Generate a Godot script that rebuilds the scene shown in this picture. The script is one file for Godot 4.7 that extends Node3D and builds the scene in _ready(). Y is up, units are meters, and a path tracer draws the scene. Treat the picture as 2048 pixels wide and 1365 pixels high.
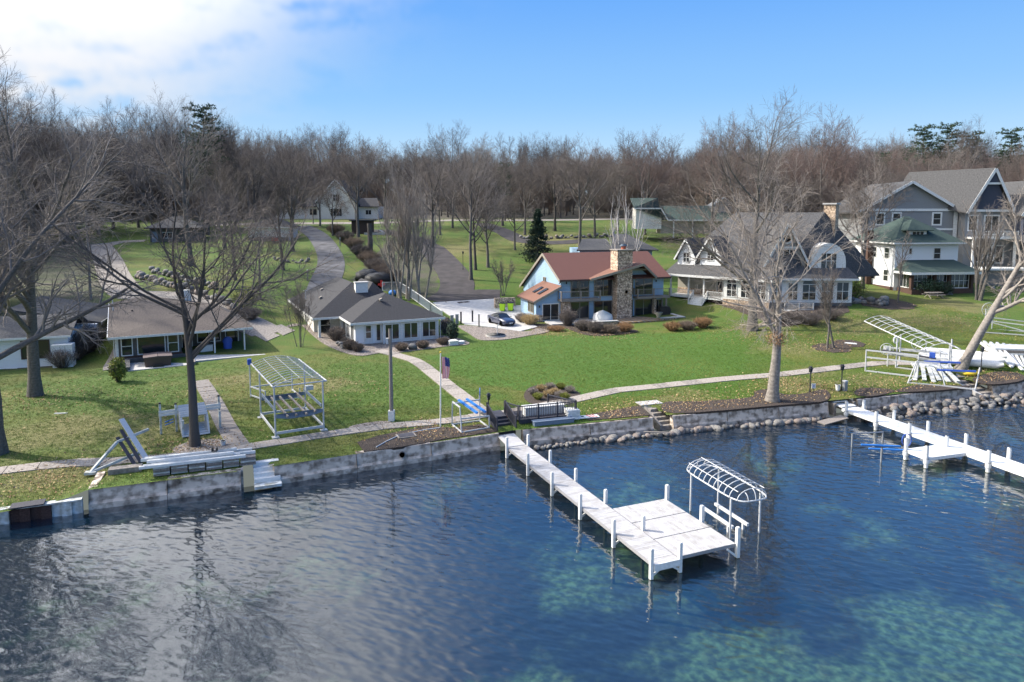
extends Node3D
# A lakeside row of houses seen from a drone over the water. x right, y up, -z away from the viewer; y = 0 is the lake surface.

var M := {}
var used := {}
var keep_off := []      # outlines on the ground where no grass grows
var rng := RandomNumberGenerator.new()

# ---------- flat-shaded mesh builder ----------
class MB:
	var v := PackedVector3Array()
	var xf := Transform3D()
	func tri(a: Vector3, b: Vector3, c: Vector3) -> void:
		v.append(a); v.append(b); v.append(c)
	func quad(a: Vector3, b: Vector3, c: Vector3, d: Vector3) -> void:
		tri(a, b, c); tri(a, c, d)
	func box(c: Vector3, s: Vector3, b := Basis()) -> void:
		var x := b.x * s.x * 0.5
		var y := b.y * s.y * 0.5
		var z := b.z * s.z * 0.5
		var p := [c - x - y - z, c + x - y - z, c + x + y - z, c - x + y - z, c - x - y + z, c + x - y + z, c + x + y + z, c - x + y + z]
		quad(p[4], p[7], p[6], p[5]); quad(p[1], p[2], p[3], p[0]); quad(p[0], p[3], p[7], p[4]); quad(p[5], p[6], p[2], p[1]); quad(p[7], p[3], p[2], p[6]); quad(p[0], p[4], p[5], p[1])
	func bx(x0: float, x1: float, y0: float, y1: float, z0: float, z1: float) -> void:
		box(Vector3(x0 + x1, y0 + y1, z0 + z1) * 0.5, Vector3(absf(x1 - x0), absf(y1 - y0), absf(z1 - z0)))
	func beam(a: Vector3, b: Vector3, w: float, h: float) -> void:
		var d := (b - a)
		var z := d.normalized()
		var up := Vector3.UP if absf(z.y) < 0.98 else Vector3.RIGHT
		var x := up.cross(z).normalized()
		var y := z.cross(x)
		box((a + b) * 0.5, Vector3(w, h, d.length()), Basis(x, y, z))
	func slab(p: Array, th: float) -> void:
		var dn := Vector3(0, -th, 0)
		for i in range(1, p.size() - 1):
			tri(p[0], p[i], p[i + 1]); tri(p[0] + dn, p[i + 1] + dn, p[i] + dn)
		for i in p.size():
			var a: Vector3 = p[i]
			var b: Vector3 = p[(i + 1) % p.size()]
			quad(a, a + dn, b + dn, b)
	func prism(p: Array, e: Vector3) -> void:   # a flat outline swept along e
		for i in range(1, p.size() - 1):
			tri(p[0], p[i], p[i + 1]); tri(p[0] + e, p[i + 1] + e, p[i] + e)
		for i in p.size():
			var a: Vector3 = p[i]
			var b: Vector3 = p[(i + 1) % p.size()]
			quad(a, a + e, b + e, b)
	func mesh() -> ArrayMesh:
		var m := ArrayMesh.new()
		if v.is_empty(): return m
		var arr := []
		arr.resize(Mesh.ARRAY_MAX)
		arr[Mesh.ARRAY_VERTEX] = xf * v
		m.add_surface_from_arrays(Mesh.PRIMITIVE_TRIANGLES, arr)
		return m

# ---------- smooth-shaded tubes, lathes and lumps ----------
class TB:
	var v := PackedVector3Array()
	var n := PackedVector3Array()
	var ix := PackedInt32Array()
	func tube(p: PackedVector3Array, r: PackedFloat32Array, sides: int, cap := true) -> void:
		var k := p.size()
		var base := v.size()
		var t := (p[1] - p[0]).normalized()
		var u := t.cross(Vector3.UP if absf(t.y) < 0.9 else Vector3.RIGHT).normalized()
		for i in k:
			var t2: Vector3 = (p[mini(i + 1, k - 1)] - p[maxi(i - 1, 0)])
			if t2.length_squared() > 1e-12: t = t2.normalized()
			u = (u - t * u.dot(t)).normalized()
			var w := t.cross(u)
			for s in sides:
				var a := TAU * s / sides
				var d := u * cos(a) + w * sin(a)
				v.append(p[i] + d * r[i]); n.append(d)
		for i in k - 1:
			for s in sides:
				var a := base + i * sides + s
				var b := base + i * sides + (s + 1) % sides
				ix.append(a); ix.append(a + sides); ix.append(b)
				ix.append(b); ix.append(a + sides); ix.append(b + sides)
		if cap and sides > 4:
			for e in [0, k - 1]:
				var c0 := v.size()
				var tn: Vector3 = (p[1] - p[0]).normalized() * -1.0 if e == 0 else (p[k - 1] - p[k - 2]).normalized()
				v.append(p[e]); n.append(tn)
				for s in sides:
					v.append(v[base + e * sides + s]); n.append(tn)
				for s in sides:
					ix.append(c0); ix.append(c0 + 1 + s); ix.append(c0 + 1 + (s + 1) % sides)
	func pipe(a: Vector3, b: Vector3, r: float, sides := 8) -> void:
		tube(PackedVector3Array([a, b]), PackedFloat32Array([r, r]), sides)
	func path(p: Array, r: float, sides := 6) -> void:
		var q := PackedVector3Array(p)
		var rr := PackedFloat32Array()
		rr.resize(q.size()); rr.fill(r)
		tube(q, rr, sides)
	func lathe(c: Vector3, prof: Array, sides := 16) -> void:  # prof: Vector2(radius, height)
		var p := PackedVector3Array()
		var r := PackedFloat32Array()
		for q in prof:
			p.append(c + Vector3(0, q.y, 0)); r.append(maxf(q.x, 0.001))
		tube(p, r, sides)
	func lump(c: Vector3, s: Vector3, sd: int, rough := 0.25, rings := 6, sides := 8, b := Basis()) -> void:
		var g := RandomNumberGenerator.new()
		g.seed = sd
		var base := v.size()
		var off := []
		for i in (rings + 1) * sides: off.append(1.0 + g.randf_range(-rough, rough))
		for i in rings + 1:
			var th := PI * i / rings
			for k in sides:
				var ph := TAU * k / sides
				var f: float = off[i * sides + k] if i > 0 and i < rings else 1.0
				var d := Vector3(sin(th) * cos(ph), cos(th), sin(th) * sin(ph))
				v.append(c + b * (d * s * f * 0.5)); n.append((b * (d / s)).normalized())
		for i in rings:
			for k in sides:
				var a := base + i * sides + k
				var e := base + i * sides + (k + 1) % sides
				ix.append(a); ix.append(a + sides); ix.append(e)
				ix.append(e); ix.append(a + sides); ix.append(e + sides)
	func mesh() -> ArrayMesh:
		var m := ArrayMesh.new()
		if v.is_empty(): return m
		var arr := []
		arr.resize(Mesh.ARRAY_MAX)
		arr[Mesh.ARRAY_VERTEX] = v
		arr[Mesh.ARRAY_NORMAL] = n
		arr[Mesh.ARRAY_INDEX] = ix
		m.add_surface_from_arrays(Mesh.PRIMITIVE_TRIANGLES, arr)
		return m

# ---------- nodes ----------
func numbered(called: String) -> String:
	var k: int = used.get(called, 0)
	used[called] = k + 1
	return called if k == 0 else "%s_%03d" % [called, k]

func thing(called: String, label: String, category: String, at := Vector3.ZERO, turn := 0.0, group := "") -> Node3D:
	var o := Node3D.new()
	o.name = numbered(called)
	o.set_meta("called", called)
	add_child(o)
	o.position = at
	o.rotation.y = turn
	tag(o, label, category, group)
	return o

func tag(o: Node3D, label: String, category: String, group := "") -> void:
	o.set_meta("label", label)
	o.set_meta("category", category)
	if group != "": o.set_meta("group", group)

func part(called: String, b, m: Material, parent: Node3D) -> MeshInstance3D:
	var o := MeshInstance3D.new()
	o.name = called
	o.mesh = b if b is Mesh else b.mesh()
	o.material_override = m
	parent.add_child(o, true)
	return o

func single(called: String, b, m: Material, label: String, category: String, group := "") -> MeshInstance3D:
	var o := part(numbered(called), b, m, self)
	tag(o, label, category, group)
	return o

func setting(called: String, b, m: Material, parent: Node3D = self) -> MeshInstance3D:
	var o := part(numbered(called) if parent == self else called, b, m, parent)
	if parent == self: o.set_meta("kind", "structure")
	return o

func dup(root: Node3D, at: Vector3, turn: float, label: String, sc := 1.0) -> Node3D:
	var r: Node3D = root.duplicate()
	r.name = numbered(root.get_meta("called"))
	add_child(r)
	r.position = at
	r.rotation = Vector3(0, turn, 0)
	r.scale = Vector3.ONE * sc
	if label != "": r.set_meta("label", label)
	return r

# ---------- materials ----------
func lc(r: float, g: float, b: float) -> Color: return Color(r, g, b)

func noise_tex(freq: float, c0: Color, c1: Color, octaves := 4, size := 512, kind := FastNoiseLite.TYPE_SIMPLEX_SMOOTH, lo := 0.0, hi := 1.0, sd := 1) -> NoiseTexture2D:
	var nz := FastNoiseLite.new()
	nz.noise_type = kind
	nz.frequency = freq
	nz.fractal_octaves = octaves
	nz.seed = sd
	if kind == FastNoiseLite.TYPE_CELLULAR:
		nz.cellular_return_type = FastNoiseLite.RETURN_CELL_VALUE
		nz.fractal_type = FastNoiseLite.FRACTAL_NONE
	var t := NoiseTexture2D.new()
	t.width = size; t.height = size
	t.seamless = true
	t.noise = nz
	t.generate_mipmaps = false
	var gr := Gradient.new()
	gr.set_color(0, c0); gr.set_color(1, c1)
	gr.set_offset(0, lo); gr.set_offset(1, hi)
	t.color_ramp = gr
	return t

func mat(called: String, c: Color, rough := 0.8, tex: Texture2D = null, scale := 0.5, metal := 0.0, bump: Texture2D = null, bump_cm := 1.0, world := true) -> StandardMaterial3D:
	var m := StandardMaterial3D.new()
	m.resource_name = called
	m.albedo_color = c.linear_to_srgb()
	m.roughness = rough
	m.metallic = metal
	if tex or bump:
		m.uv1_triplanar = true
		m.uv1_world_triplanar = world
		m.uv1_scale = Vector3.ONE * scale
	if tex: m.albedo_texture = tex
	if bump:
		m.heightmap_enabled = true
		m.heightmap_texture = bump
		m.heightmap_scale = bump_cm
	M[called] = m
	return m

func stripes(period: int, count: int, groove: float, vertical := false) -> ImageTexture:   # height of lapped boards
	var s := period * count
	var im := Image.create(s, s, false, Image.FORMAT_RF)
	for j in s:
		var f := float(j % period) / period
		var h := f if not vertical else (0.0 if f < groove else 1.0)
		for i in s:
			if vertical: im.set_pixel(j, i, Color(h, h, h))
			else: im.set_pixel(i, j, Color(h, h, h))
	return ImageTexture.create_from_image(im)

# ---------- terrain ----------
const DS := [36, 48, 60, 70, 80, 88, 92, 98, 103, 112, 138, 175, 188, 205, 260, 400]
const GL := [1.1, 1.1, 1.12, 1.3, 3.2, 4.8, 5.3, 5.9, 6.3, 6.9, 9.2, 13.0, 14, 14.7, 17.0, 26.0]
const GM := [1.1, 1.1, 1.25, 1.45, 1.6, 1.7, 1.72, 2.1, 3.5, 5.2, 8.6, 12.9, 14, 14.7, 17.0, 26.0]
const GR := [1.1, 1.1, 1.2, 1.7, 2.5, 3.2, 3.5, 4.1, 4.5, 5.2, 8.4, 12.5, 13.8, 14.6, 17.0, 26.0]

func lin(t: Array, d: float) -> float:
	if d <= DS[0]: return t[0]
	for i in range(1, DS.size()):
		if d < DS[i]: return lerpf(t[i - 1], t[i], (d - DS[i - 1]) / (DS[i] - DS[i - 1]))
	return t[-1]

func ground(x: float, z: float) -> float:
	var d := -z
	var a := smoothstep(-45.0, -14.0, x)
	var b := smoothstep(14.0, 45.0, x)
	var r := 0.0
	for k in [-3.0, 0.0, 3.0]:
		var m := lin(GM, d + k)
		r += (m if a >= 1.0 else lerpf(lin(GL, d + k), m, a)) + (0.0 if b <= 0.0 else (lin(GR, d + k) - m) * b)
	return r / 3.0 - 0.3 * (1.0 - smoothstep(-24.0, -22.9, x)) * (1.0 - smoothstep(36.0, 50.0, d))

func gp(p: Vector2, up := 0.0) -> Vector3: return Vector3(p.x, ground(p.x, p.y) + up, p.y)

const SHORE := [Vector2(-160.0, -20.0), Vector2(-60.0, -26.0), Vector2(-25.98, -34.18), Vector2(-22.92, -36.3), Vector2(-15.67, -39.1), Vector2(-0.88, -46.18), Vector2(0.21, -46.72), Vector2(10.3, -49.9), Vector2(11.86, -50.33), Vector2(24.96, -54.0), Vector2(27.67, -54.84), Vector2(39.4, -58.71), Vector2(41.47, -59.23), Vector2(45.1, -60.48), Vector2(70.0, -68.0), Vector2(160.0, -82.0)]

func shore(x: float) -> float:
	for i in range(1, SHORE.size()):
		if x < SHORE[i].x: return lerpf(SHORE[i - 1].y, SHORE[i].y, (x - SHORE[i - 1].x) / (SHORE[i].x - SHORE[i - 1].x))
	return SHORE[-1].y

func ribbon(pts: Array, width: float, up: float, th := 0.06, step := 1.0) -> MB:   # a path of constant width laid on the ground
	var cv := Curve2D.new()
	for i in pts.size():
		var a: Vector2 = pts[maxi(i - 1, 0)]
		var b: Vector2 = pts[mini(i + 1, pts.size() - 1)]
		var tg := (b - a) * 0.17
		cv.add_point(pts[i], -tg, tg)
	var n := maxi(2, int(cv.get_baked_length() / step))
	var mb := MB.new()
	var prev := []
	for i in n + 1:
		var o := cv.get_baked_length() * i / n
		var p := cv.sample_baked(o)
		var q := cv.sample_baked(minf(o + 0.3, cv.get_baked_length())) - cv.sample_baked(maxf(o - 0.3, 0.0))
		var s := q.normalized().orthogonal() * width * 0.5
		var row := []
		for k in 5: row.append(gp(p + s * (k / 2.0 - 1.0), up))
		if i > 0:
			for k in 4: mb.quad(prev[k], prev[k + 1], row[k + 1], row[k])
			var dn := Vector3(0, -th - 0.1, 0)
			mb.quad(prev[0], row[0], row[0] + dn, prev[0] + dn); mb.quad(prev[4], prev[4] + dn, row[4] + dn, row[4])
		prev = row
	return mb

func sheet(poly: Array, up: float, cell := 1.5) -> MB:    # an outline laid on the ground
	var pp := PackedVector2Array(poly)
	bare(pp)
	var r := Rect2(pp[0], Vector2.ZERO)
	for p in pp: r = r.expand(p)
	var mb := MB.new()
	for i in int(r.size.x / cell) + 1:
		for j in int(r.size.y / cell) + 1:
			var o := r.position + Vector2(i, j) * cell
			for piece in Geometry2D.intersect_polygons(pp, PackedVector2Array([o, o + Vector2(cell, 0), o + Vector2(cell, cell), o + Vector2(0, cell)])):
				var ids := Geometry2D.triangulate_polygon(piece)
				for k in range(0, ids.size(), 3): mb.tri(gp(piece[ids[k]], up), gp(piece[ids[k + 1]], up), gp(piece[ids[k + 2]], up))
	for i in pp.size():
		var a := pp[i]
		var b := pp[(i + 1) % pp.size()]
		var n := maxi(1, int(a.distance_to(b) / cell))
		for k in n:
			var c := a.lerp(b, float(k) / n)
			var d := a.lerp(b, float(k + 1) / n)
			mb.quad(gp(c, up), gp(d, up), gp(d, -0.1), gp(c, -0.1))
	return mb

func bare(p: PackedVector2Array) -> void:
	var r := Rect2(p[0], Vector2.ZERO)
	for q in p: r = r.expand(q)
	keep_off.append([r, p])

func smooth_poly(p: Array, per := 5) -> Array:   # round an outline off
	var out := []
	var n := p.size()
	for i in n:
		for k in per:
			var t := float(k) / per
			out.append((p[i] as Vector2).cubic_interpolate(p[(i + 1) % n], p[(i - 1 + n) % n], p[(i + 2) % n], t))
	return out


# ---------- sky ----------
func make_sky() -> Texture2D:
	var w := 1280
	var h := 640
	var im := Image.create(w, h, false, Image.FORMAT_RGBF)
	var nz := FastNoiseLite.new()
	nz.seed = 12
	nz.frequency = 1.0
	nz.fractal_octaves = 6
	nz.fractal_gain = 0.55
	nz.domain_warp_enabled = true
	nz.domain_warp_amplitude = 0.35
	nz.domain_warp_frequency = 1.2
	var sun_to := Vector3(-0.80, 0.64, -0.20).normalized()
	for j in h:
		var el := PI * 0.5 - PI * (j + 0.5) / h
		if el < -0.02:
			for i in w: im.set_pixel(i, j, Color(0.10, 0.11, 0.10))
			continue
		var e := maxf(el, 0.001)
		var eld := rad_to_deg(e)
		var base := Vector3(0.34, 0.45, 0.54).lerp(Vector3(0.175, 0.335, 0.53), smoothstep(0.0, 10.0, eld)).lerp(Vector3(0.072, 0.215, 0.52), smoothstep(5.0, 20.0, eld)).lerp(Vector3(0.032, 0.135, 0.45), smoothstep(17.0, 70.0, eld))
		for i in w:
			var az := wrapf(TAU * (i + 0.5) / w, -PI, PI)            # 0 is straight ahead, left is negative
			var azd := rad_to_deg(az)
			# one sheet of thin cloud lies to the left, its right rim slanting up to the right; the rest of the sky is clear
			var dir := Vector3(sin(az) * cos(e), sin(e), -cos(az) * cos(e))
			var d := dir / (sin(e) + 0.22)
			var f := nz.get_noise_3d(d.x * 0.8, d.z * 0.8, 3.0) * 0.9 + nz.get_noise_3d(d.x * 2.6, d.z * 4.5, 9.0) * 0.5
			var rim := -24.0 + eld * 1.05
			if eld > 16.0: rim = -7.2 + (eld - 16.0) * 0.1
			var side := smoothstep(rim + 9.0, rim - 22.0, azd + f * 16.0) * smoothstep(-185.0, -130.0, azd + f * 16.0)
			var low := smoothstep(2.0, 9.5, eld + f * 4.5)
			var c := clampf(side * low * (0.80 + f * 1.5 + 0.55 * smoothstep(15.0, 24.0, eld)), 0.0, 1.0)
			c = smoothstep(0.0, 1.0, c)
			# thin cloud scatters the sun forwards; boosted above the view for the lake reflection
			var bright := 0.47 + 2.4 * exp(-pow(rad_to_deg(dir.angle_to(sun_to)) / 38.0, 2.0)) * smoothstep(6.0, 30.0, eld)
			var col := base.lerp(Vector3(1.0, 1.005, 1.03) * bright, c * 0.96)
			im.set_pixel(i, j, Color(col.x, col.y, col.z))
	return ImageTexture.create_from_image(im)

func _ready() -> void:
	rng.seed = 7
	var cam := Camera3D.new()
	cam.name = "camera"
	cam.projection = Camera3D.PROJECTION_FRUSTUM
	cam.near = 0.5
	cam.far = 1200.0
	cam.size = 0.5 * 1365.0 / 1400.0
	cam.frustum_offset = Vector2(0.0, -0.5 * 117.5 / 1400.0)
	cam.position = Vector3(0, 16.0, 0)
	cam.rotation = Vector3(-atan(0.1), 0, 0)
	add_child(cam)
	cam.current = true

	var env := Environment.new()
	env.background_mode = Environment.BG_SKY
	var sky := Sky.new()
	var pan := PanoramaSkyMaterial.new()
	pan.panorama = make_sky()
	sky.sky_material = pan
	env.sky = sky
	env.tonemap_mode = Environment.TONE_MAPPER_LINEAR
	env.tonemap_exposure = 1.9
	env.sdfgi_enabled = true
	env.ssao_enabled = true
	env.ssil_enabled = true
	var we := WorldEnvironment.new()
	we.name = "world_environment"
	we.environment = env
	add_child(we)

	var sun := DirectionalLight3D.new()
	sun.name = "sun"
	sun.light_energy = 1.3
	sun.light_color = Color(1.0, 0.965, 0.91)
	sun.light_angular_distance = 1.2
	sun.shadow_enabled = true
	add_child(sun)
	sun.look_at_from_position(Vector3.ZERO, Vector3(0.80, -0.64, 0.20), Vector3.UP)

	materials()
	land()
	grass()
	water()
	walls_and_docks()
	lawn_things()
	houses()
	back_houses()
	trees()
	shrubs()
	small_things()
	leaf_litter()
	print("built in ", Time.get_ticks_msec())

func materials() -> void:
	var W := Color.WHITE
	var fine := noise_tex(0.05, Color(0.72, 0.72, 0.72), W, 4)
	var blotch := noise_tex(0.012, Color(0.62, 0.62, 0.62), W, 5)
	var speck := noise_tex(0.12, Color(0.55, 0.55, 0.55), W, 3, 512, FastNoiseLite.TYPE_SIMPLEX, 0.25, 0.75)
	var grassy := noise_tex(0.09, Color(0.36, 0.42, 0.30), Color(1, 1, 1), 5, 1024, FastNoiseLite.TYPE_SIMPLEX, 0.2, 0.8)
	var bumpy := noise_tex(0.06, Color.BLACK, W, 5)
	M.tex_fine = fine; M.tex_blotch = blotch; M.tex_speck = speck
	var g := mat("grass_ground", Color(1, 1, 1), 0.95, grassy, 0.11, 0.0, bumpy, 5.0)
	g.vertex_color_use_as_albedo = true
	mat("white_paint", Color(0.74, 0.74, 0.73), 0.5, noise_tex(0.02, Color(0.86, 0.86, 0.85), W, 5), 0.4)
	mat("white_metal", Color(0.68, 0.69, 0.70), 0.42, fine, 0.7)
	mat("grey_metal", Color(0.36, 0.38, 0.40), 0.4, fine, 0.7, 0.3)
	mat("dark_metal", Color(0.035, 0.035, 0.04), 0.45)
	mat("dock_deck_worn", Color(0.445, 0.44, 0.44), 0.7, noise_tex(0.01, Color(0.82, 0.80, 0.78), W, 5, 512, FastNoiseLite.TYPE_SIMPLEX_SMOOTH, 0.0, 1.0, 9), 0.3)
	mat("dock_deck", Color(0.47, 0.465, 0.465), 0.65, noise_tex(0.008, Color(0.86, 0.85, 0.84), W, 5), 0.25)
	mat("algae_white", Color(0.085, 0.10, 0.05), 0.8, fine, 0.6)
	mat("dock_side", Color(0.42, 0.41, 0.42), 0.5, fine, 0.5, 0.2)
	mat("concrete", Color(0.36, 0.33, 0.30), 0.9, noise_tex(0.02, Color(0.6, 0.58, 0.56), W, 6), 0.3, 0.0, bumpy, 1.0)
	mat("concrete_new", Color(0.47, 0.46, 0.45), 0.85, noise_tex(0.015, Color(0.86, 0.86, 0.86), W, 5), 0.2, 0.0, bumpy, 0.5)
	var stain := noise_tex(0.02, Color(0.40, 0.38, 0.36), W, 6, 512, FastNoiseLite.TYPE_SIMPLEX_SMOOTH, 0.15, 0.62, 5)
	mat("seawall", Color(0.60, 0.505, 0.42), 0.92, stain, 0.14, 0.0, bumpy, 0.6)
	mat("path", Color(0.42, 0.38, 0.34), 0.9, noise_tex(0.03, Color(0.7, 0.68, 0.66), W, 6), 0.3, 0.0, bumpy, 0.8)
	mat("paver", Color(0.33, 0.295, 0.27), 0.9, speck, 0.5, 0.0, bumpy, 0.8)
	mat("asphalt_old", Color(0.15, 0.15, 0.16), 0.85, noise_tex(0.01, Color(0.5, 0.5, 0.51), W, 6), 0.06)
	mat("asphalt", Color(0.062, 0.053, 0.054), 0.85, blotch, 0.07)
	mat("gravel", Color(0.42, 0.37, 0.33), 0.95, noise_tex(0.06, Color(0.45, 0.42, 0.4), W, 2, 512, FastNoiseLite.TYPE_CELLULAR), 0.5, 0.0, bumpy, 4.0)
	mat("mulch", Color(0.115, 0.085, 0.066), 0.98, noise_tex(0.09, Color(0.3, 0.28, 0.27), W, 4, 512, FastNoiseLite.TYPE_SIMPLEX, 0.25, 0.8), 0.25, 0.0, bumpy, 5.0)
	mat("stone_rock", Color(0.31, 0.295, 0.275), 0.85, blotch, 0.9, 0.0, bumpy, 3.0)
	mat("stone_rock_pink", Color(0.33, 0.27, 0.235), 0.85, blotch, 0.9, 0.0, bumpy, 3.0)
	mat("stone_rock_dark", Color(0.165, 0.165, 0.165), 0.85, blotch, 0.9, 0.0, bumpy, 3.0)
	var cells := noise_tex(0.055, Color(0.42, 0.36, 0.31), Color(1.0, 0.92, 0.84), 1, 512, FastNoiseLite.TYPE_CELLULAR)
	mat("fieldstone", Color(0.85, 0.80, 0.75), 0.9, cells, 0.28, 0.0, cells, 6.0)
	mat("fieldstone_tan", Color(0.80, 0.74, 0.66), 0.9, cells, 0.3, 0.0, cells, 5.0)
	mat("shingle_dark", Color(0.062, 0.062, 0.070), 0.9, noise_tex(0.16, Color(0.3, 0.3, 0.32), W, 3, 512, FastNoiseLite.TYPE_SIMPLEX, 0.25, 0.75), 0.09)
	mat("shingle_red", Color(0.20, 0.085, 0.066), 0.9, noise_tex(0.2, Color(0.55, 0.5, 0.5), W, 2, 512, FastNoiseLite.TYPE_SIMPLEX, 0.25, 0.8), 0.1)
	mat("shingle_terracotta", Color(0.235, 0.115, 0.08), 0.9, noise_tex(0.2, Color(0.7, 0.68, 0.66), W, 2), 0.1)
	mat("shingle_brown", Color(0.135, 0.108, 0.093), 0.9, speck, 0.09)
	mat("shingle_grey", Color(0.125, 0.125, 0.13), 0.9, noise_tex(0.1, Color(0.42, 0.42, 0.42), W, 4), 0.09, 0.0, bumpy, 2.0)
	mat("shingle_green", Color(0.05, 0.085, 0.072), 0.9, fine, 0.5, 0.0, bumpy, 2.0)
	var lap := stripes(16, 8, 0.1)
	mat("siding_white", Color(0.72, 0.72, 0.72), 0.6, null, 0.8, 0.0, lap, 2.2, false)
	mat("siding_blue", Color(0.38, 0.56, 0.75), 0.6, fine, 0.6, 0.0, lap, 2.2, false)
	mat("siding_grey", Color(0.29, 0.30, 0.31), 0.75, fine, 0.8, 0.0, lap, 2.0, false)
	mat("siding_greydark", Color(0.055, 0.065, 0.10), 0.75, fine, 0.8, 0.0, lap, 2.0, false)
	mat("siding_taupe", Color(0.13, 0.12, 0.11), 0.75, fine, 0.8, 0.0, lap, 2.0, false)
	mat("siding_beige", Color(0.45, 0.42, 0.34), 0.7, fine, 0.8, 0.0, lap, 2.0, false)
	mat("stucco_white", Color(0.74, 0.73, 0.70), 0.8, noise_tex(0.02, Color(0.88, 0.87, 0.85), W, 5), 0.3)
	mat("trim_tan", Color(0.36, 0.32, 0.26), 0.7, fine, 0.5)
	mat("glass_dark", Color(0.02, 0.024, 0.028), 0.03)
	M.glass_dark.metallic_specular = 0.6
	M.glass_sky = M.glass_dark
	mat("brown_trim", Color(0.075, 0.045, 0.04), 0.7, fine, 0.6)
	mat("brick_brown", Color(0.13, 0.07, 0.05), 0.9, speck, 0.6)
	mat("stain_dark", Color(0.045, 0.045, 0.062), 0.65, fine, 0.6)
	mat("weathered_wood", Color(0.36, 0.33, 0.30), 0.85, noise_tex(0.04, Color(0.55, 0.52, 0.5), W, 5), 0.6)
	mat("deck_wood", Color(0.33, 0.22, 0.12), 0.8, blotch, 0.4)
	mat("blue_paint", Color(0.03, 0.09, 0.42), 0.5)
	mat("blue_pad", Color(0.02, 0.16, 0.5), 0.6)
	mat("terracotta", Color(0.38, 0.10, 0.05), 0.8)
	mat("rust", Color(0.10, 0.055, 0.045), 0.9, noise_tex(0.03, Color(0.45, 0.4, 0.4), W, 5), 0.6)
	mat("peeling_white", Color(0.54, 0.57, 0.58), 0.7, noise_tex(0.012, Color(0.74, 0.72, 0.67), W, 5, 512, FastNoiseLite.TYPE_SIMPLEX_SMOOTH, 0.2, 0.7), 0.35)
	mat("lime", Color(0.42, 0.70, 0.02), 0.5)
	mat("black_plastic", Color(0.012, 0.012, 0.013), 0.5)
	mat("tarp_black", Color(0.012, 0.012, 0.013), 0.32, null, 1.0, 0.0, bumpy, 4.0)
	mat("tarp_white", Color(0.76, 0.76, 0.77), 0.6)
	mat("car_paint", Color(0.035, 0.04, 0.07), 0.25)
	M.car_paint.clearcoat_enabled = true
	M.car_paint.clearcoat = 1.0
	M.car_paint.clearcoat_roughness = 0.05
	mat("red_paint", Color(0.45, 0.02, 0.02), 0.5)
	mat("spa_brown", Color(0.12, 0.075, 0.055), 0.6, fine, 0.6)
	mat("spa_cover", Color(0.15, 0.11, 0.105), 0.7, fine, 0.6)
	mat("blue_grey", Color(0.20, 0.26, 0.35), 0.6, fine, 0.5)
	mat("yellow", Color(0.60, 0.42, 0.02), 0.6)
	# bark and foliage
	var bark_b := noise_tex(0.05, Color.BLACK, W, 4)
	mat("bark_dark", Color(0.13, 0.113, 0.102), 0.95, fine, 1.2, 0.0, bark_b, 4.0)
	mat("bark_grey", Color(0.20, 0.18, 0.165), 0.95, blotch, 0.8, 0.0, bark_b, 4.0)
	mat("bark_pale", Color(0.36, 0.32, 0.28), 0.9, blotch, 0.6, 0.0, bark_b, 3.0)
	mat("bark_white", Color(0.66, 0.63, 0.60), 0.8, speck, 1.0)
	mat("twig_brown", Color(0.135, 0.113, 0.10), 0.95)
	mat("twig_dark", Color(0.085, 0.072, 0.066), 0.95)
	mat("twig_grey", Color(0.20, 0.175, 0.158), 0.95)
	mat("twig_pale", Color(0.26, 0.225, 0.195), 0.95)
	mat("twig_red", Color(0.155, 0.112, 0.098), 0.95)
	mat("twig_russet", Color(0.15, 0.115, 0.09), 0.95)
	mat("needle_dark", Color(0.022, 0.045, 0.026), 0.9)
	mat("needle_pine", Color(0.04, 0.075, 0.04), 0.9)
	mat("leaf_yellowgreen", Color(0.17, 0.19, 0.03), 0.85)
	mat("leaf_green", Color(0.05, 0.10, 0.03), 0.85)
	mat("leaf_dry", Color(0.27, 0.16, 0.08), 0.95)
	mat("leaf_straw", Color(0.38, 0.28, 0.14), 0.95)


func in_poly(p: Vector2, poly: PackedVector2Array) -> bool: return Geometry2D.is_point_in_polygon(p, poly)

# places where steps are cut into the bank: [foot centre, half width, depth from the shore]
const NOTCH := [[10.9, 0.75, 2.6], [-14.9, 0.85, 1.7], [39.9, 0.95, 4.6]]
func in_notch(p: Vector3) -> bool:
	for q in NOTCH:
		var d := shore(p.x) - p.z
		if d < q[2] and absf(p.x + d * 0.36 - q[0]) < q[1]: return true
	return false

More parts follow.
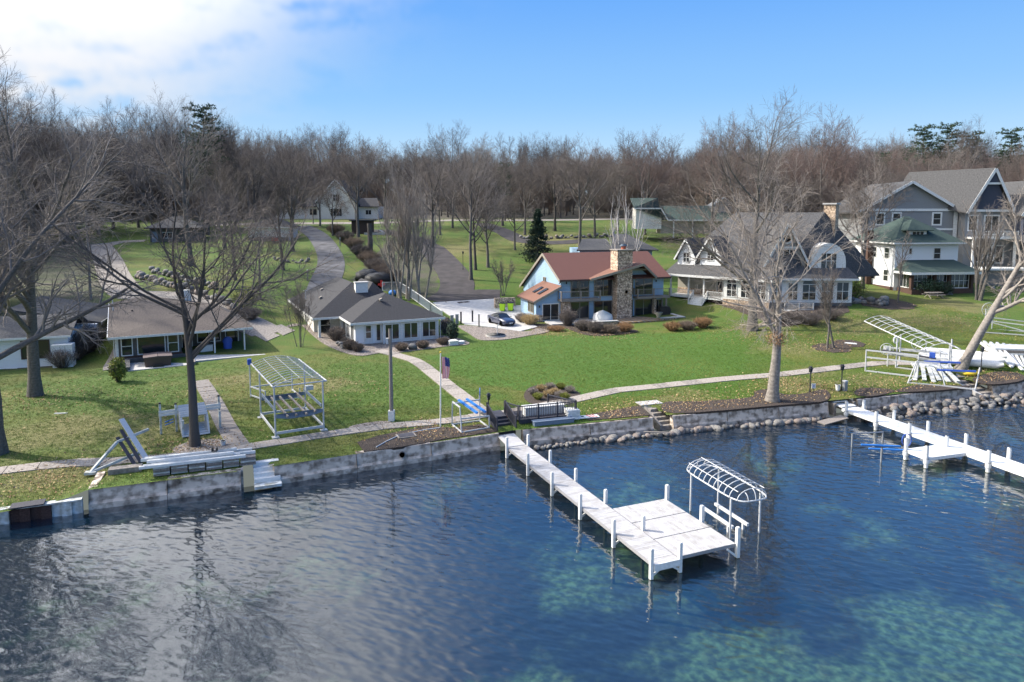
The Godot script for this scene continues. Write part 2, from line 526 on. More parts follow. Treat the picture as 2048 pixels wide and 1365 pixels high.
func land() -> void:
	var nz := FastNoiseLite.new()
	nz.seed = 3
	nz.frequency = 0.06
	nz.fractal_octaves = 5
	var n2 := FastNoiseLite.new()
	n2.seed = 8
	n2.frequency = 0.35
	n2.fractal_octaves = 3
	# outlines of the bright mown lawns, of bare earth and of the wood's floor
	var lush := PackedVector2Array([Vector2(-4.98,-73.12),Vector2(2.11,-80.94),Vector2(15.80,-82.14),Vector2(27.19,-82.51),Vector2(25.03,-72.55),Vector2(19.08,-57.41),Vector2(6.99,-54.40),Vector2(-2.75,-59.01),Vector2(-8.78,-69.55)])
	var litter := [PackedVector2Array([Vector2(-25.55,-109.90),Vector2(-26.11,-150.00),Vector2(-18.49,-158.09),Vector2(-10.80,-104.28),Vector2(-14.26,-102.16)]), PackedVector2Array([Vector2(-48.32,-64.92),Vector2(-43.29,-65.90),Vector2(-43.87,-73.50),Vector2(-52.40,-88.90),Vector2(-78.93,-134.06),Vector2(-99.30,-155.78),Vector2(-113.74,-155.78)])]
	var dry := [[Vector3(-23.93,1.07,-47.03), 5.0], [Vector3(-30.84,1.07,-47.04), 5.0], [Vector3(-17.37,1.24,-59.02), 4.0], [Vector3(13.74,1.18,-54.40), 3.5], [Vector3(25.63,1.24,-59.04), 4.0], [Vector3(28.36,1.34,-63.32), 2.5], [Vector3(32.09,1.27,-60.71), 3.0], [Vector3(29.11,1.68,-72.22), 4.0], [Vector3(50.52,2.92,-84.75), 7.0], [Vector3(58.82,3.64,-93.24), 6.0], [Vector3(23.59,1.22,-58.22), 2.0], [Vector3(-24.53,1.24,-60.83), 3.5], [Vector3(8.19,10.11,-150.95), 14.0], [Vector3(-10.28,8.62,-138.32), 10.0], [Vector3(-9.77,1.11,-46.92), 1.8], [Vector3(-27.10,0.84,-39.31), 4.0], [Vector3(40.29,2.65,-82.53), 6.0]]
	var verts := PackedVector3Array()
	var cols := PackedColorArray()
	var ix := PackedInt32Array()
	var xs := []
	var x := -330.0
	while x < 330.0:
		xs.append(x)
		x += 0.35 if (x > 8.5 and x < 13.0) or (x > -17.0 and x < -12.5) or (x > 37.0 and x < 43.5) else 0.7 if x > -62.0 and x < 80.0 else 6.0
	xs.append(330.0)
	for s in SHORE:
		if absf(s.x) < 60: xs.append(s.x)
	xs.sort()
	var rows := 210
	for r in rows + 1:
		for xx in xs:
			var s: float = shore(clampf(xx, -160.0, 160.0)) + 0.0
			var d0 := -s
			var t := float(r) / rows
			var d := d0 + 75.0 * minf(t / 0.62, 1.0) + (430.0 - d0 - 75.0) * pow(maxf(t - 0.62, 0.0) / 0.38, 2.0)
			if r == 0: d = d0 + 0.12
			var y := ground(xx, -d)
			verts.append(Vector3(xx, y, -d))
			var p := Vector2(xx, -d)
			var f := nz.get_noise_2d(xx, d)
			var q := n2.get_noise_2d(xx, d)
			var mown := Vector3(0.102, 0.185, 0.005)
			var c := mown.lerp(Vector3(0.22, 0.21, 0.04), clampf(0.24 + f * 1.1 + q * 0.85, 0.0, 0.85))
			if in_poly(p, lush): c = c.lerp(Vector3(0.078, 0.205, 0.002), clampf(0.75 + f * 0.5, 0.3, 1.0))
			for o in dry:
				var w: float = 1.0 - smoothstep(0.3, 1.0, p.distance_to(Vector2(o[0].x, o[0].z)) / o[1] + q * 0.7 + f * 0.5)
				if w > 0.0: c = c.lerp(Vector3(0.32, 0.26, 0.11), w * 0.8)
			var wood := smoothstep(0.35, 0.65, clampf((d - 182.0 + absf(xx) * 0.08) / 24.0, 0.0, 1.0) + q * 0.3)
			for o in litter:
				if in_poly(p, o): wood = maxf(wood, 0.8 + q * 0.4)
			c = c.lerp(Vector3(0.13, 0.108, 0.092) * (1.0 + f * 0.6), clampf(wood, 0.0, 1.0))
			cols.append(Color(c.x, c.y, c.z))
	var nx := xs.size()
	for r in rows:
		for i in nx - 1:
			var a := r * nx + i
			var mid := (verts[a] + verts[a + 1] + verts[a + nx] + verts[a + nx + 1]) * 0.25
			if in_notch(mid): continue
			ix.append(a); ix.append(a + nx); ix.append(a + 1)
			ix.append(a + 1); ix.append(a + nx); ix.append(a + nx + 1)
	var norms := PackedVector3Array()
	for p in verts:
		var e := 0.6
		norms.append(Vector3(ground(p.x - e, p.z) - ground(p.x + e, p.z), 2.0 * e, ground(p.x, p.z - e) - ground(p.x, p.z + e)).normalized())
	var arr := []
	arr.resize(Mesh.ARRAY_MAX)
	arr[Mesh.ARRAY_VERTEX] = verts
	arr[Mesh.ARRAY_NORMAL] = norms
	arr[Mesh.ARRAY_COLOR] = cols
	arr[Mesh.ARRAY_INDEX] = ix
	var am := ArrayMesh.new()
	am.add_surface_from_arrays(Mesh.PRIMITIVE_TRIANGLES, arr)
	setting("ground", am, M.grass_ground)

	# drives, road, paths
	setting("road", ribbon([Vector2(-82.63,-172.15),Vector2(-67.97,-175.49),Vector2(-48.64,-177.96),Vector2(-33.74,-179.54),Vector2(-16.49,-186.94),Vector2(-1.86,-186.94),Vector2(16.92,-188.79),Vector2(37.07,-195.91),Vector2(68.20,-201.43)], 5.0, 0.05), M.concrete)
	setting("driveway", ribbon([Vector2(-51.98,-172.15),Vector2(-43.55,-155.80),Vector2(-35.64,-135.17),Vector2(-31.09,-119.95),Vector2(-28.70,-106.91),Vector2(-27.11,-98.10)], 4.6, 0.06), M.asphalt_old)
	setting("driveway", ribbon([Vector2(-16.54,-141.16),Vector2(-13.45,-130.61),Vector2(-10.03,-117.61),Vector2(-8.55,-109.27),Vector2(-8.89,-103.83),Vector2(-10.47,-100.98)], 5.4, 0.06), M.asphalt)
	setting("driveway", ribbon([Vector2(-35.34,-163.13),Vector2(-26.78,-160.56),Vector2(-17.91,-144.18),Vector2(-14.93,-135.60)], 5.0, 0.05), M.asphalt)
	setting("driveway", ribbon([Vector2(-8.78,-102.55),Vector2(-5.53,-103.83),Vector2(-1.79,-103.83)], 5.5, 0.065), M.asphalt)
	setting("driveway", ribbon([Vector2(-8.14,-178.72),Vector2(-4.74,-170.48),Vector2(-1.62,-162.10),Vector2(2.24,-149.58),Vector2(9.02,-146.91),Vector2(18.97,-151.07)], 4.5, 0.06), M.asphalt)
	setting("driveway", ribbon([Vector2(-84.18,-142.23),Vector2(-70.49,-121.77),Vector2(-57.83,-101.75),Vector2(-50.09,-91.42),Vector2(-45.36,-90.87),Vector2(-39.70,-88.37),Vector2(-35.44,-85.64),Vector2(-30.75,-82.03),Vector2(-27.67,-79.05)], 4.4, 0.06), M.concrete)
	setting("driveway", ribbon([Vector2(-80.89,-137.44),Vector2(-81.16,-145.04),Vector2(-76.73,-146.48)], 3.0, 0.055), M.concrete)
	setting("parking_apron", sheet([Vector2(-11.56,-100.98),Vector2(-1.77,-102.55),Vector2(-1.00,-99.61),Vector2(1.51,-99.61),Vector2(1.60,-92.09),Vector2(3.19,-86.61),Vector2(0.97,-83.50),Vector2(-2.43,-86.25),Vector2(-6.01,-88.46),Vector2(-7.24,-92.09)], 0.08), M.concrete_new)
	setting("gravel_bed", sheet(smooth_poly([Vector2(-6.72,-87.71),Vector2(-2.42,-85.90),Vector2(1.57,-83.50),Vector2(3.15,-85.54),Vector2(4.47,-83.50),Vector2(2.11,-80.94),Vector2(-0.80,-78.54),Vector2(-3.51,-78.25),Vector2(-5.11,-82.20)]), 0.06), M.gravel)
	setting("gravel_bed", sheet(smooth_poly([Vector2(-26.72,-82.37),Vector2(-25.74,-84.05),Vector2(-20.40,-75.31),Vector2(-15.90,-70.23),Vector2(-13.67,-71.41),Vector2(-11.64,-71.65),Vector2(-7.25,-74.67),Vector2(-4.88,-75.73),Vector2(-5.30,-77.96),Vector2(-8.43,-80.94),Vector2(-15.45,-80.88),Vector2(-23.05,-85.34)]), 0.05), M.gravel)
	for pads in [[Vector2(-29.60,-78.57),Vector2(-28.74,-80.50),Vector2(-26.35,-78.49),Vector2(-26.99,-75.77)], [Vector2(-28.49,-81.48),Vector2(-27.75,-83.17),Vector2(-25.45,-81.11),Vector2(-26.03,-78.57)]]:
		setting("path_slab", sheet(pads, 0.06), M.concrete)
	# the walk along the sea wall, slab by slab
	walk("lakeside_walk", [Vector2(-31.34,-39.16),Vector2(-30.09,-39.83),Vector2(-28.00,-40.66),Vector2(-25.78,-41.21),Vector2(-21.90,-41.07),Vector2(-18.29,-42.59),Vector2(-15.91,-43.82),Vector2(-12.86,-45.64),Vector2(-9.19,-47.47),Vector2(-5.13,-48.62),Vector2(-2.17,-50.17)], 1.25, 1.7)
	walk("garden_walk", [Vector2(-14.00,-72.62),Vector2(-12.00,-70.70),Vector2(-9.58,-68.01),Vector2(-7.47,-63.41),Vector2(-5.26,-58.19),Vector2(-3.29,-53.56),Vector2(-2.08,-50.67)], 1.35, 1.6)
	walk("garden_walk", [Vector2(-0.52,-50.67),Vector2(1.37,-51.95),Vector2(5.00,-54.40),Vector2(8.57,-57.09),Vector2(13.08,-58.68),Vector2(18.38,-60.70),Vector2(24.35,-62.45),Vector2(30.94,-64.91),Vector2(35.53,-66.48),Vector2(38.77,-66.23)], 1.35, 1.6)
	walk("paved_walk", [Vector2(-27.51,-60.55),Vector2(-23.82,-54.46),Vector2(-20.21,-48.05),Vector2(-17.47,-43.53)], 1.3, 0.9, M.paver)
	setting("patio", sheet([Vector2(-39.15,-65.85),Vector2(-41.68,-71.97),Vector2(-41.16,-71.98),Vector2(-37.16,-65.22),Vector2(-38.38,-64.46)], 0.05), M.concrete)
	# planting beds
	setting("mulch_bed", sheet(smooth_poly([Vector2(0.97,-55.56),Vector2(1.52,-58.03),Vector2(3.05,-59.01),Vector2(4.88,-57.71),Vector2(5.54,-55.86),Vector2(4.38,-53.98),Vector2(2.35,-52.74),Vector2(1.33,-53.56)]), 0.04), M.mulch)
	setting("mulch_bed", sheet([Vector2(-10.07,-44.21),Vector2(-8.84,-45.64),Vector2(-5.73,-47.70),Vector2(-4.11,-47.14),Vector2(-2.25,-48.04),Vector2(-1.18,-47.14),Vector2(-0.95,-46.48),Vector2(-4.10,-45.02),Vector2(-7.12,-43.24),Vector2(-9.23,-42.40)], 0.05), M.mulch)
	setting("mulch_bed", sheet([Vector2(4.97,-49.93),Vector2(9.87,-52.74),Vector2(10.13,-50.17),Vector2(5.59,-48.97)], 0.05), M.mulch)
	setting("mulch_bed", sheet(smooth_poly([Vector2(11.97,-53.56),Vector2(14.78,-53.84),Vector2(19.10,-54.98),Vector2(20.13,-56.79),Vector2(21.60,-57.42),Vector2(22.26,-55.88),Vector2(24.02,-56.19),Vector2(26.22,-57.44),Vector2(24.95,-54.14),Vector2(20.66,-52.75),Vector2(12.08,-50.67)], 4), 0.05), M.mulch)
	setting("mulch_bed", sheet(smooth_poly([Vector2(27.98,-55.91),Vector2(29.31,-57.77),Vector2(31.21,-57.78),Vector2(31.76,-56.86),Vector2(29.11,-55.32)], 4), 0.05), M.mulch)
	setting("mulch_bed", sheet(smooth_poly([Vector2(31.68,-56.70),Vector2(34.50,-58.75),Vector2(37.50,-58.76),Vector2(39.01,-58.44),Vector2(35.70,-57.19)], 4), 0.05), M.mulch)
	setting("mulch_bed", sheet(smooth_poly([Vector2(40.71,-60.71),Vector2(44.41,-63.22),Vector2(46.34,-62.71),Vector2(44.94,-60.39),Vector2(41.37,-59.09)], 4), 0.05), M.mulch)
	for o in [[Vector3(33.63,1.78,-72.51), 1.9], [Vector3(36.22,1.93,-74.21), 1.6], [Vector3(50.55,3.69,-93.85), 3.6]]:
		var poly := []
		for k in 20: poly.append(Vector2(o[0].x, o[0].z) + Vector2(cos(TAU * k / 20), sin(TAU * k / 20)) * o[1] * (1.0 + 0.08 * sin(k * 2.3)))
		setting("mulch_bed", sheet(poly, 0.05), M.mulch)
	setting("mulch_bed", sheet([Vector2(25.91,-107.34),Vector2(27.52,-101.73),Vector2(30.22,-94.02),Vector2(32.04,-82.73),Vector2(34.72,-83.46),Vector2(43.33,-88.90),Vector2(46.18,-96.35),Vector2(37.62,-97.52),Vector2(31.88,-106.70)], 0.05), M.mulch)
	setting("mulch_bed", sheet(smooth_poly([Vector2(3.63,-82.20),Vector2(6.01,-86.61),Vector2(9.13,-80.94),Vector2(14.03,-82.20),Vector2(14.78,-84.83),Vector2(7.41,-88.46),Vector2(2.30,-88.46)]), 0.055), M.mulch)
	setting("gravel_bed", sheet(smooth_poly([Vector2(-21.41,-42.86),Vector2(-20.96,-44.31),Vector2(-19.22,-44.81),Vector2(-17.53,-42.86),Vector2(-18.18,-42.31),Vector2(-20.19,-41.95)], 4), 0.05), M.gravel)
	setting("sand_patch", sheet(smooth_poly([Vector2(-11.35,-47.36),Vector2(-10.57,-48.27),Vector2(-9.09,-48.85),Vector2(-8.41,-48.04),Vector2(-9.12,-47.14),Vector2(-10.66,-46.27)], 4), 0.03), M.gravel)

func grass() -> void:   # blades on the nearer lawns
	var g := RandomNumberGenerator.new()
	g.seed = 17
	var tuft := MB.new()
	for k in 9:
		var a := g.randf() * TAU
		var o := Vector3(g.randfn(), 0, g.randfn()) * 0.07
		var d := Vector3(cos(a), 0, sin(a))
		var s := d.cross(Vector3.UP) * 0.007
		tuft.tri(o - s, o + s, o + d * g.randf_range(0.01, 0.05) + Vector3(0, g.randf_range(0.04, 0.085), 0))
	var nz := FastNoiseLite.new()
	nz.seed = 3
	nz.frequency = 0.06
	nz.fractal_octaves = 5
	var wh := []
	var cols := []
	for i in 150000:
		var x := g.randf_range(-46.0, 58.0)
		var d := g.randf_range(0.3, 34.0)
		var z := shore(x) - d
		if g.randf() > 1.15 - d / 40.0 or in_notch(Vector3(x, 0, z)): continue
		var off := false
		for k in keep_off:
			if k[0].has_point(Vector2(x, z)) and in_poly(Vector2(x, z), k[1]):
				off = true
				break
		if off: continue
		wh.append(Transform3D(Basis(Vector3.UP, g.randf() * TAU).scaled(Vector3.ONE * g.randf_range(0.7, 1.3)), Vector3(x, ground(x, z), z)))
		var f := nz.get_noise_2d(x, -z) + g.randfn() * 0.25
		var c := Vector3(0.09, 0.165, 0.010).lerp(Vector3(0.26, 0.24, 0.06), clampf(0.2 + f * 1.2, 0.0, 1.0))
		cols.append(Color(c.x, c.y, c.z))
	var mm := MultiMesh.new()
	mm.transform_format = MultiMesh.TRANSFORM_3D
	mm.use_colors = true
	mm.mesh = tuft.mesh()
	mm.instance_count = wh.size()
	for i in wh.size():
		mm.set_instance_transform(i, wh[i])
		mm.set_instance_color(i, cols[i])
	var o := MultiMeshInstance3D.new()
	o.name = "lawn_grass"
	o.multimesh = mm
	var gm := mat("grass_blade", Color(1, 1, 1), 0.8)
	gm.vertex_color_use_as_albedo = true
	o.material_override = gm
	o.set_meta("kind", "stuff")
	tag(o, "short green grass of the lawns along the shore", "grass")
	add_child(o)

func walk(called: String, pts: Array, width: float, slab_len: float, m: Material = null) -> void:
	var root := Node3D.new()
	root.name = numbered(called)
	root.set_meta("kind", "structure")
	add_child(root)
	var cv := Curve2D.new()
	for i in pts.size():
		var a: Vector2 = pts[maxi(i - 1, 0)]
		var b: Vector2 = pts[mini(i + 1, pts.size() - 1)]
		cv.add_point(pts[i], -(b - a) * 0.17, (b - a) * 0.17)
	var o := 0.0
	while o < cv.get_baked_length() - 0.3:
		var e := minf(o + slab_len * rng.randf_range(0.8, 1.2), cv.get_baked_length())
		var a := cv.sample_baked(o + 0.018)
		var b := cv.sample_baked(e - 0.018)
		var sa := (cv.sample_baked(minf(o + 0.2, cv.get_baked_length())) - cv.sample_baked(maxf(o - 0.2, 0.0))).normalized().orthogonal() * width * 0.5
		var sb := (cv.sample_baked(minf(e + 0.2, cv.get_baked_length())) - cv.sample_baked(maxf(e - 0.2, 0.0))).normalized().orthogonal() * width * 0.5
		var up := 0.06 + rng.randf_range(-0.012, 0.012)
		bare(PackedVector2Array([a - sa * 1.06, a + sa * 1.06, b + sb * 1.06, b - sb * 1.06]))
		var mb := MB.new()
		mb.slab([gp(a - sa, up), gp(a + sa, up), gp(b + sb, up), gp(b - sb, up)], 0.14)
		part("slab", mb, m if m else [M.path, M.path, M.concrete, M.concrete_new][rng.randi() % (4 if called == "garden_walk" and pts[0].x > 0 else 3)], root)
		o = e

# ---------- the lake ----------
func water() -> void:
	var wm := StandardMaterial3D.new()
	wm.resource_name = "lake_water"
	wm.transparency = BaseMaterial3D.TRANSPARENCY_ALPHA
	wm.albedo_color = Color(Color(0.004, 0.020, 0.045).linear_to_srgb(), 0.5)
	wm.roughness = 0.02
	wm.metallic_specular = 0.7
	wm.clearcoat_enabled = true
	wm.clearcoat = 1.0
	wm.clearcoat_roughness = 0.02
	var nz := FastNoiseLite.new()
	nz.seed = 21
	nz.frequency = 0.02
	nz.fractal_octaves = 2
	nz.fractal_gain = 0.4
	var t := NoiseTexture2D.new()
	t.width = 1024; t.height = 1024
	t.seamless = true
	t.noise = nz
	wm.heightmap_enabled = true
	wm.heightmap_texture = t
	wm.heightmap_scale = 4.0
	var n2 := FastNoiseLite.new()
	n2.seed = 5
	n2.frequency = 0.012
	n2.fractal_octaves = 3
	var t2 := NoiseTexture2D.new()
	t2.width = 1024; t2.height = 1024
	t2.seamless = true
	t2.as_normal_map = true
	t2.bump_strength = 1.2
	t2.noise = n2
	n2.frequency = 0.005
	wm.normal_enabled = true
	wm.normal_texture = t2
	wm.normal_scale = 0.10
	wm.uv1_scale = Vector3(1, 1, 1)
	M.water = wm
	var mb := SurfaceTool.new()
	mb.begin(Mesh.PRIMITIVE_TRIANGLES)
	# the sheet runs from behind the viewer to just under the sea walls
	var pts := []
	for k in 81:
		var x := -160.0 + 4.0 * k
		pts.append([Vector3(x, 0, 70.0), Vector3(x, 0, shore(x) - 0.4)])
	for k in 80:
		var q := [pts[k][0], pts[k][1], pts[k + 1][1], pts[k][0], pts[k + 1][1], pts[k + 1][0]]
		for p in q:
			mb.set_normal(Vector3.UP)
			# ripples run across the wind: long in x, short in z
			mb.set_uv(Vector2((p.x * 0.92 + p.z * 0.38) / 26.0, (p.z * 0.92 - p.x * 0.38) / 13.0))
			mb.add_vertex(p)
	setting("lake", mb.commit(), wm)
	# the lake floor: sand, stones and weed
	var bn := FastNoiseLite.new()
	bn.seed = 4
	bn.frequency = 0.09
	bn.fractal_octaves = 5
	var b2 := FastNoiseLite.new()
	b2.seed = 14
	b2.frequency = 0.45
	b2.fractal_octaves = 5
	var v := PackedVector3Array()
	var c := PackedColorArray()
	var ix := PackedInt32Array()
	var nx := 300
	var nzz := 190
	for j in nzz + 1:
		for i in nx + 1:
			var x := -60.0 + 140.0 * i / nx
			var tt := float(j) / nzz
			var z := lerpf(shore(x) - 0.5, 30.0, tt)
			var off := z - shore(x)
			var dep := 0.35 + 1.3 * smoothstep(0.0, 9.0, off) + 0.9 * smoothstep(9.0, 40.0, off)
			v.append(Vector3(x, -dep + b2.get_noise_2d(x, z) * 0.08, z))
			var f := bn.get_noise_2d(x, z) + b2.get_noise_2d(x, z) * 0.5
			# a pale weed grown shelf lies under the near water, dark weed beds elsewhere
			var shelf := smoothstep(-5.0, 5.0, (z + 33.5) + 0.55 * minf(x - 8.0, 0.0) - 0.10 * maxf(x - 14.0, 0.0) + bn.get_noise_2d(x * 0.6 + 90.0, z * 0.6) * 9.0)
			f += lerpf(-0.40, 0.16, shelf)
			var col := Vector3(0.05, 0.09, 0.045).lerp(Vector3(0.16, 0.33, 0.13), smoothstep(-0.18, 0.30, f))
			col = col.lerp(Vector3(0.012, 0.02, 0.012), smoothstep(-0.10, -0.34, f))
			if f > 0.1: col = col.lerp(Vector3(0.21, 0.30, 0.08), 0.5 * smoothstep(0.15, 0.4, b2.get_noise_2d(x + 40.0, z)))
			if off < 6.0: col = col.lerp(Vector3(0.05, 0.045, 0.025), 0.7 * (1.0 - smoothstep(2.0, 6.0, off + f * 3.0)))
			c.append(Color(col.x, col.y, col.z))
	for j in nzz:
		for i in nx:
			var a := j * (nx + 1) + i
			ix.append(a); ix.append(a + 1); ix.append(a + nx + 1)
			ix.append(a + 1); ix.append(a + nx + 2); ix.append(a + nx + 1)
	var nn := PackedVector3Array()
	nn.resize(v.size()); nn.fill(Vector3.UP)
	var arr := []
	arr.resize(Mesh.ARRAY_MAX)
	arr[Mesh.ARRAY_VERTEX] = v
	arr[Mesh.ARRAY_NORMAL] = nn
	arr[Mesh.ARRAY_COLOR] = c
	arr[Mesh.ARRAY_INDEX] = ix
	var am := ArrayMesh.new()
	am.add_surface_from_arrays(Mesh.PRIMITIVE_TRIANGLES, arr)
	var fm := mat("lake_floor_matter", Color(1, 1, 1), 0.95, noise_tex(0.03, Color(0.5, 0.52, 0.48), Color.WHITE, 6, 512, FastNoiseLite.TYPE_SIMPLEX_SMOOTH, 0.2, 0.8), 0.11)
	fm.vertex_color_use_as_albedo = true
	setting("lake_floor", am, fm)


func frame_of(a: Vector3, b: Vector3) -> Basis:   # x along a to b on the level, z to its right-hand side
	var x := (b - a)
	x.y = 0
	x = x.normalized()
	return Basis(x, Vector3.UP, x.cross(Vector3.UP))

func wall_run(parent: Node3D, a: Vector2, b: Vector2, top: float, flare := 0.22, panel := 4.2) -> void:
	var l := a.distance_to(b)
	var n := maxi(1, int(round(l / panel)))
	var d := (b - a) / l
	var o := Vector3(-d.y, 0, d.x)      # towards the lake
	if o.z < 0: o = -o
	for i in n:
		var p := a + d * (l * i / n + (0.012 if i > 0 else 0.0))
		var q := a + d * (l * (i + 1) / n - (0.012 if i < n - 1 else 0.0))
		var s := Vector3(p.x, 0, p.y)
		var e := Vector3(q.x - p.x, 0, q.y - p.y)
		var t := top + rng.randf_range(-0.015, 0.015)
		var mb := MB.new()
		var front := rng.randf_range(-0.01, 0.01)
		mb.prism([s + o * front + Vector3(0, t - 0.03, 0), s + o * (front - 0.03) + Vector3(0, t, 0), s - o * 0.42 + Vector3(0, t, 0), s - o * 0.42 + Vector3(0, -0.9, 0), s + o * flare + Vector3(0, -0.9, 0), s + o * flare + Vector3(0, 0.30, 0), s + o * (front + flare * 0.35) + Vector3(0, 0.42, 0)], e)
		part("wall_panel", mb, M.seawall, parent)

func riprap(label: String, a: Vector2, b: Vector2, count: int, size: float, rows: float, sd: int) -> void:
	var root := thing("riprap", label, "rocks", Vector3.ZERO, 0.0, "stones along the sea wall")
	var g := RandomNumberGenerator.new()
	g.seed = sd
	var d := (b - a).normalized()
	var o := Vector2(-d.y, d.x)
	if o.y < 0: o = -o
	for k in count:
		var f := (k + g.randf()) / count
		var r := g.randf()
		var s := size * g.randf_range(0.55, 1.35)
		var p := a.lerp(b, f) + o * (0.25 + r * rows)
		var y := lerpf(0.16 + 0.32 * minf(rows, 1.2), -0.04, r) if rows > 0.8 else 0.08
		var tb := TB.new()
		tb.lump(Vector3.ZERO, Vector3(s, s * g.randf_range(0.45, 0.75), s * g.randf_range(0.6, 0.95)), sd * 100 + k, 0.17, 6, 8)
		var st := part("stone", tb, [M.stone_rock, M.stone_rock, M.stone_rock_pink, M.stone_rock_dark][g.randi() % 4], root)
		st.position = Vector3(p.x, y, p.y)
		st.rotation = Vector3(g.randf_range(-0.3, 0.3), g.randf() * TAU, g.randf_range(-0.3, 0.3))

func steps(label: String, at: Vector3, turn: float, n: int, w: float, going: float, rise: float, m: Material, cheek: Material) -> Node3D:
	var t := thing("stone_steps", label, "steps", at, turn)
	for i in n:
		var mb := MB.new()
		mb.bx(-w * 0.5, w * 0.5, -rise * (i + 1) - 0.15, -rise * i, going * i, going * (i + 1) + 0.04)
		part("tread", mb, m, t)
	if cheek:
		for s in [-1.0, 1.0]:
			var mb := MB.new()
			var x0: float = s * w * 0.5 + (0.003 if s > 0 else -0.183)
			var z1 := going * n + 0.05
			mb.prism([Vector3(x0, 0.06, -0.2), Vector3(x0, -1.2, -0.2), Vector3(x0, -1.2, z1), Vector3(x0, -rise * (n - 1) + 0.06, z1)], Vector3(0.18, 0, 0))
			part("cheek_wall", mb, cheek, t)
	return t

func dock_section(parent: Node3D, x0: float, x1: float, w: float, y: float, across: bool, called := "deck_section", z_off := 0.0) -> void:
	# boards with open joints on two long stringers; x runs along the dock, z across it
	var mb := MB.new()
	var m2 := MB.new()
	if across:
		var n := int((x1 - x0) / 0.15)
		var p := (x1 - x0) / n
		for i in n: (mb if rng.randf() < 0.6 else m2).bx(x0 + p * i + 0.005, x0 + p * (i + 1) - 0.005, y - 0.035, y + rng.randf_range(-0.003, 0.003), z_off + 0.02, z_off + w - 0.02)
	else:
		var n := int(w / 0.15)
		var p := (w - 0.04) / n
		for i in n: (mb if rng.randf() < 0.6 else m2).bx(x0 + 0.01, x1 - 0.01, y - 0.035, y + rng.randf_range(-0.003, 0.003), z_off + 0.02 + p * i + 0.005, z_off + 0.02 + p * (i + 1) - 0.005)
	var dk := part(called, mb, M.dock_deck, parent)
	part("worn_boards", m2, M.dock_deck_worn, dk)
	var rl := MB.new()
	for z in [z_off + 0.01, z_off + w - 0.01]: rl.bx(x0 + 0.005, x1 - 0.005, y - 0.17, y - 0.008, z - 0.018, z + 0.018)
	for x in [x0 + 0.03, x1 - 0.03]: rl.bx(x - 0.018, x + 0.018, y - 0.165, y - 0.04, z_off + 0.03, z_off + w - 0.03)
	part("rail", rl, M.dock_side, dk)

func dock_post(parent: Node3D, x: float, z: float, y0: float, y1: float, w: float, m: Material, round_post := false) -> void:
	var q: MeshInstance3D
	var sub := MB.new()
	sub.bx(x - w * 0.46, x + w * 0.46, -1.75, 0.03, z - w * 0.46, z + w * 0.46)
	if round_post:
		var tb := TB.new()
		tb.lathe(Vector3(x, 0, z), [Vector2(w * 0.5, 0.031), Vector2(w * 0.5, y1 - 0.05), Vector2(w * 0.42, y1 - 0.015), Vector2(w * 0.12, y1)], 12)
		q = part("post", tb, m, parent)
		var br := TB.new()
		br.lathe(Vector3(x, 0, z), [Vector2(w * 0.72, 0.32), Vector2(w * 0.72, 0.62)], 12)
		part("sleeve", br, m, q)
	else:
		var mb := MB.new()
		mb.bx(x - w * 0.5, x + w * 0.5, 0.031, y1 - 0.03, z - w * 0.5, z + w * 0.5)
		mb.bx(x - w * 0.36, x + w * 0.36, y1 - 0.03, y1, z - w * 0.36, z + w * 0.36)
		q = part("post", mb, m, parent)
	part("sunken_foot", sub, M.algae_white, q)

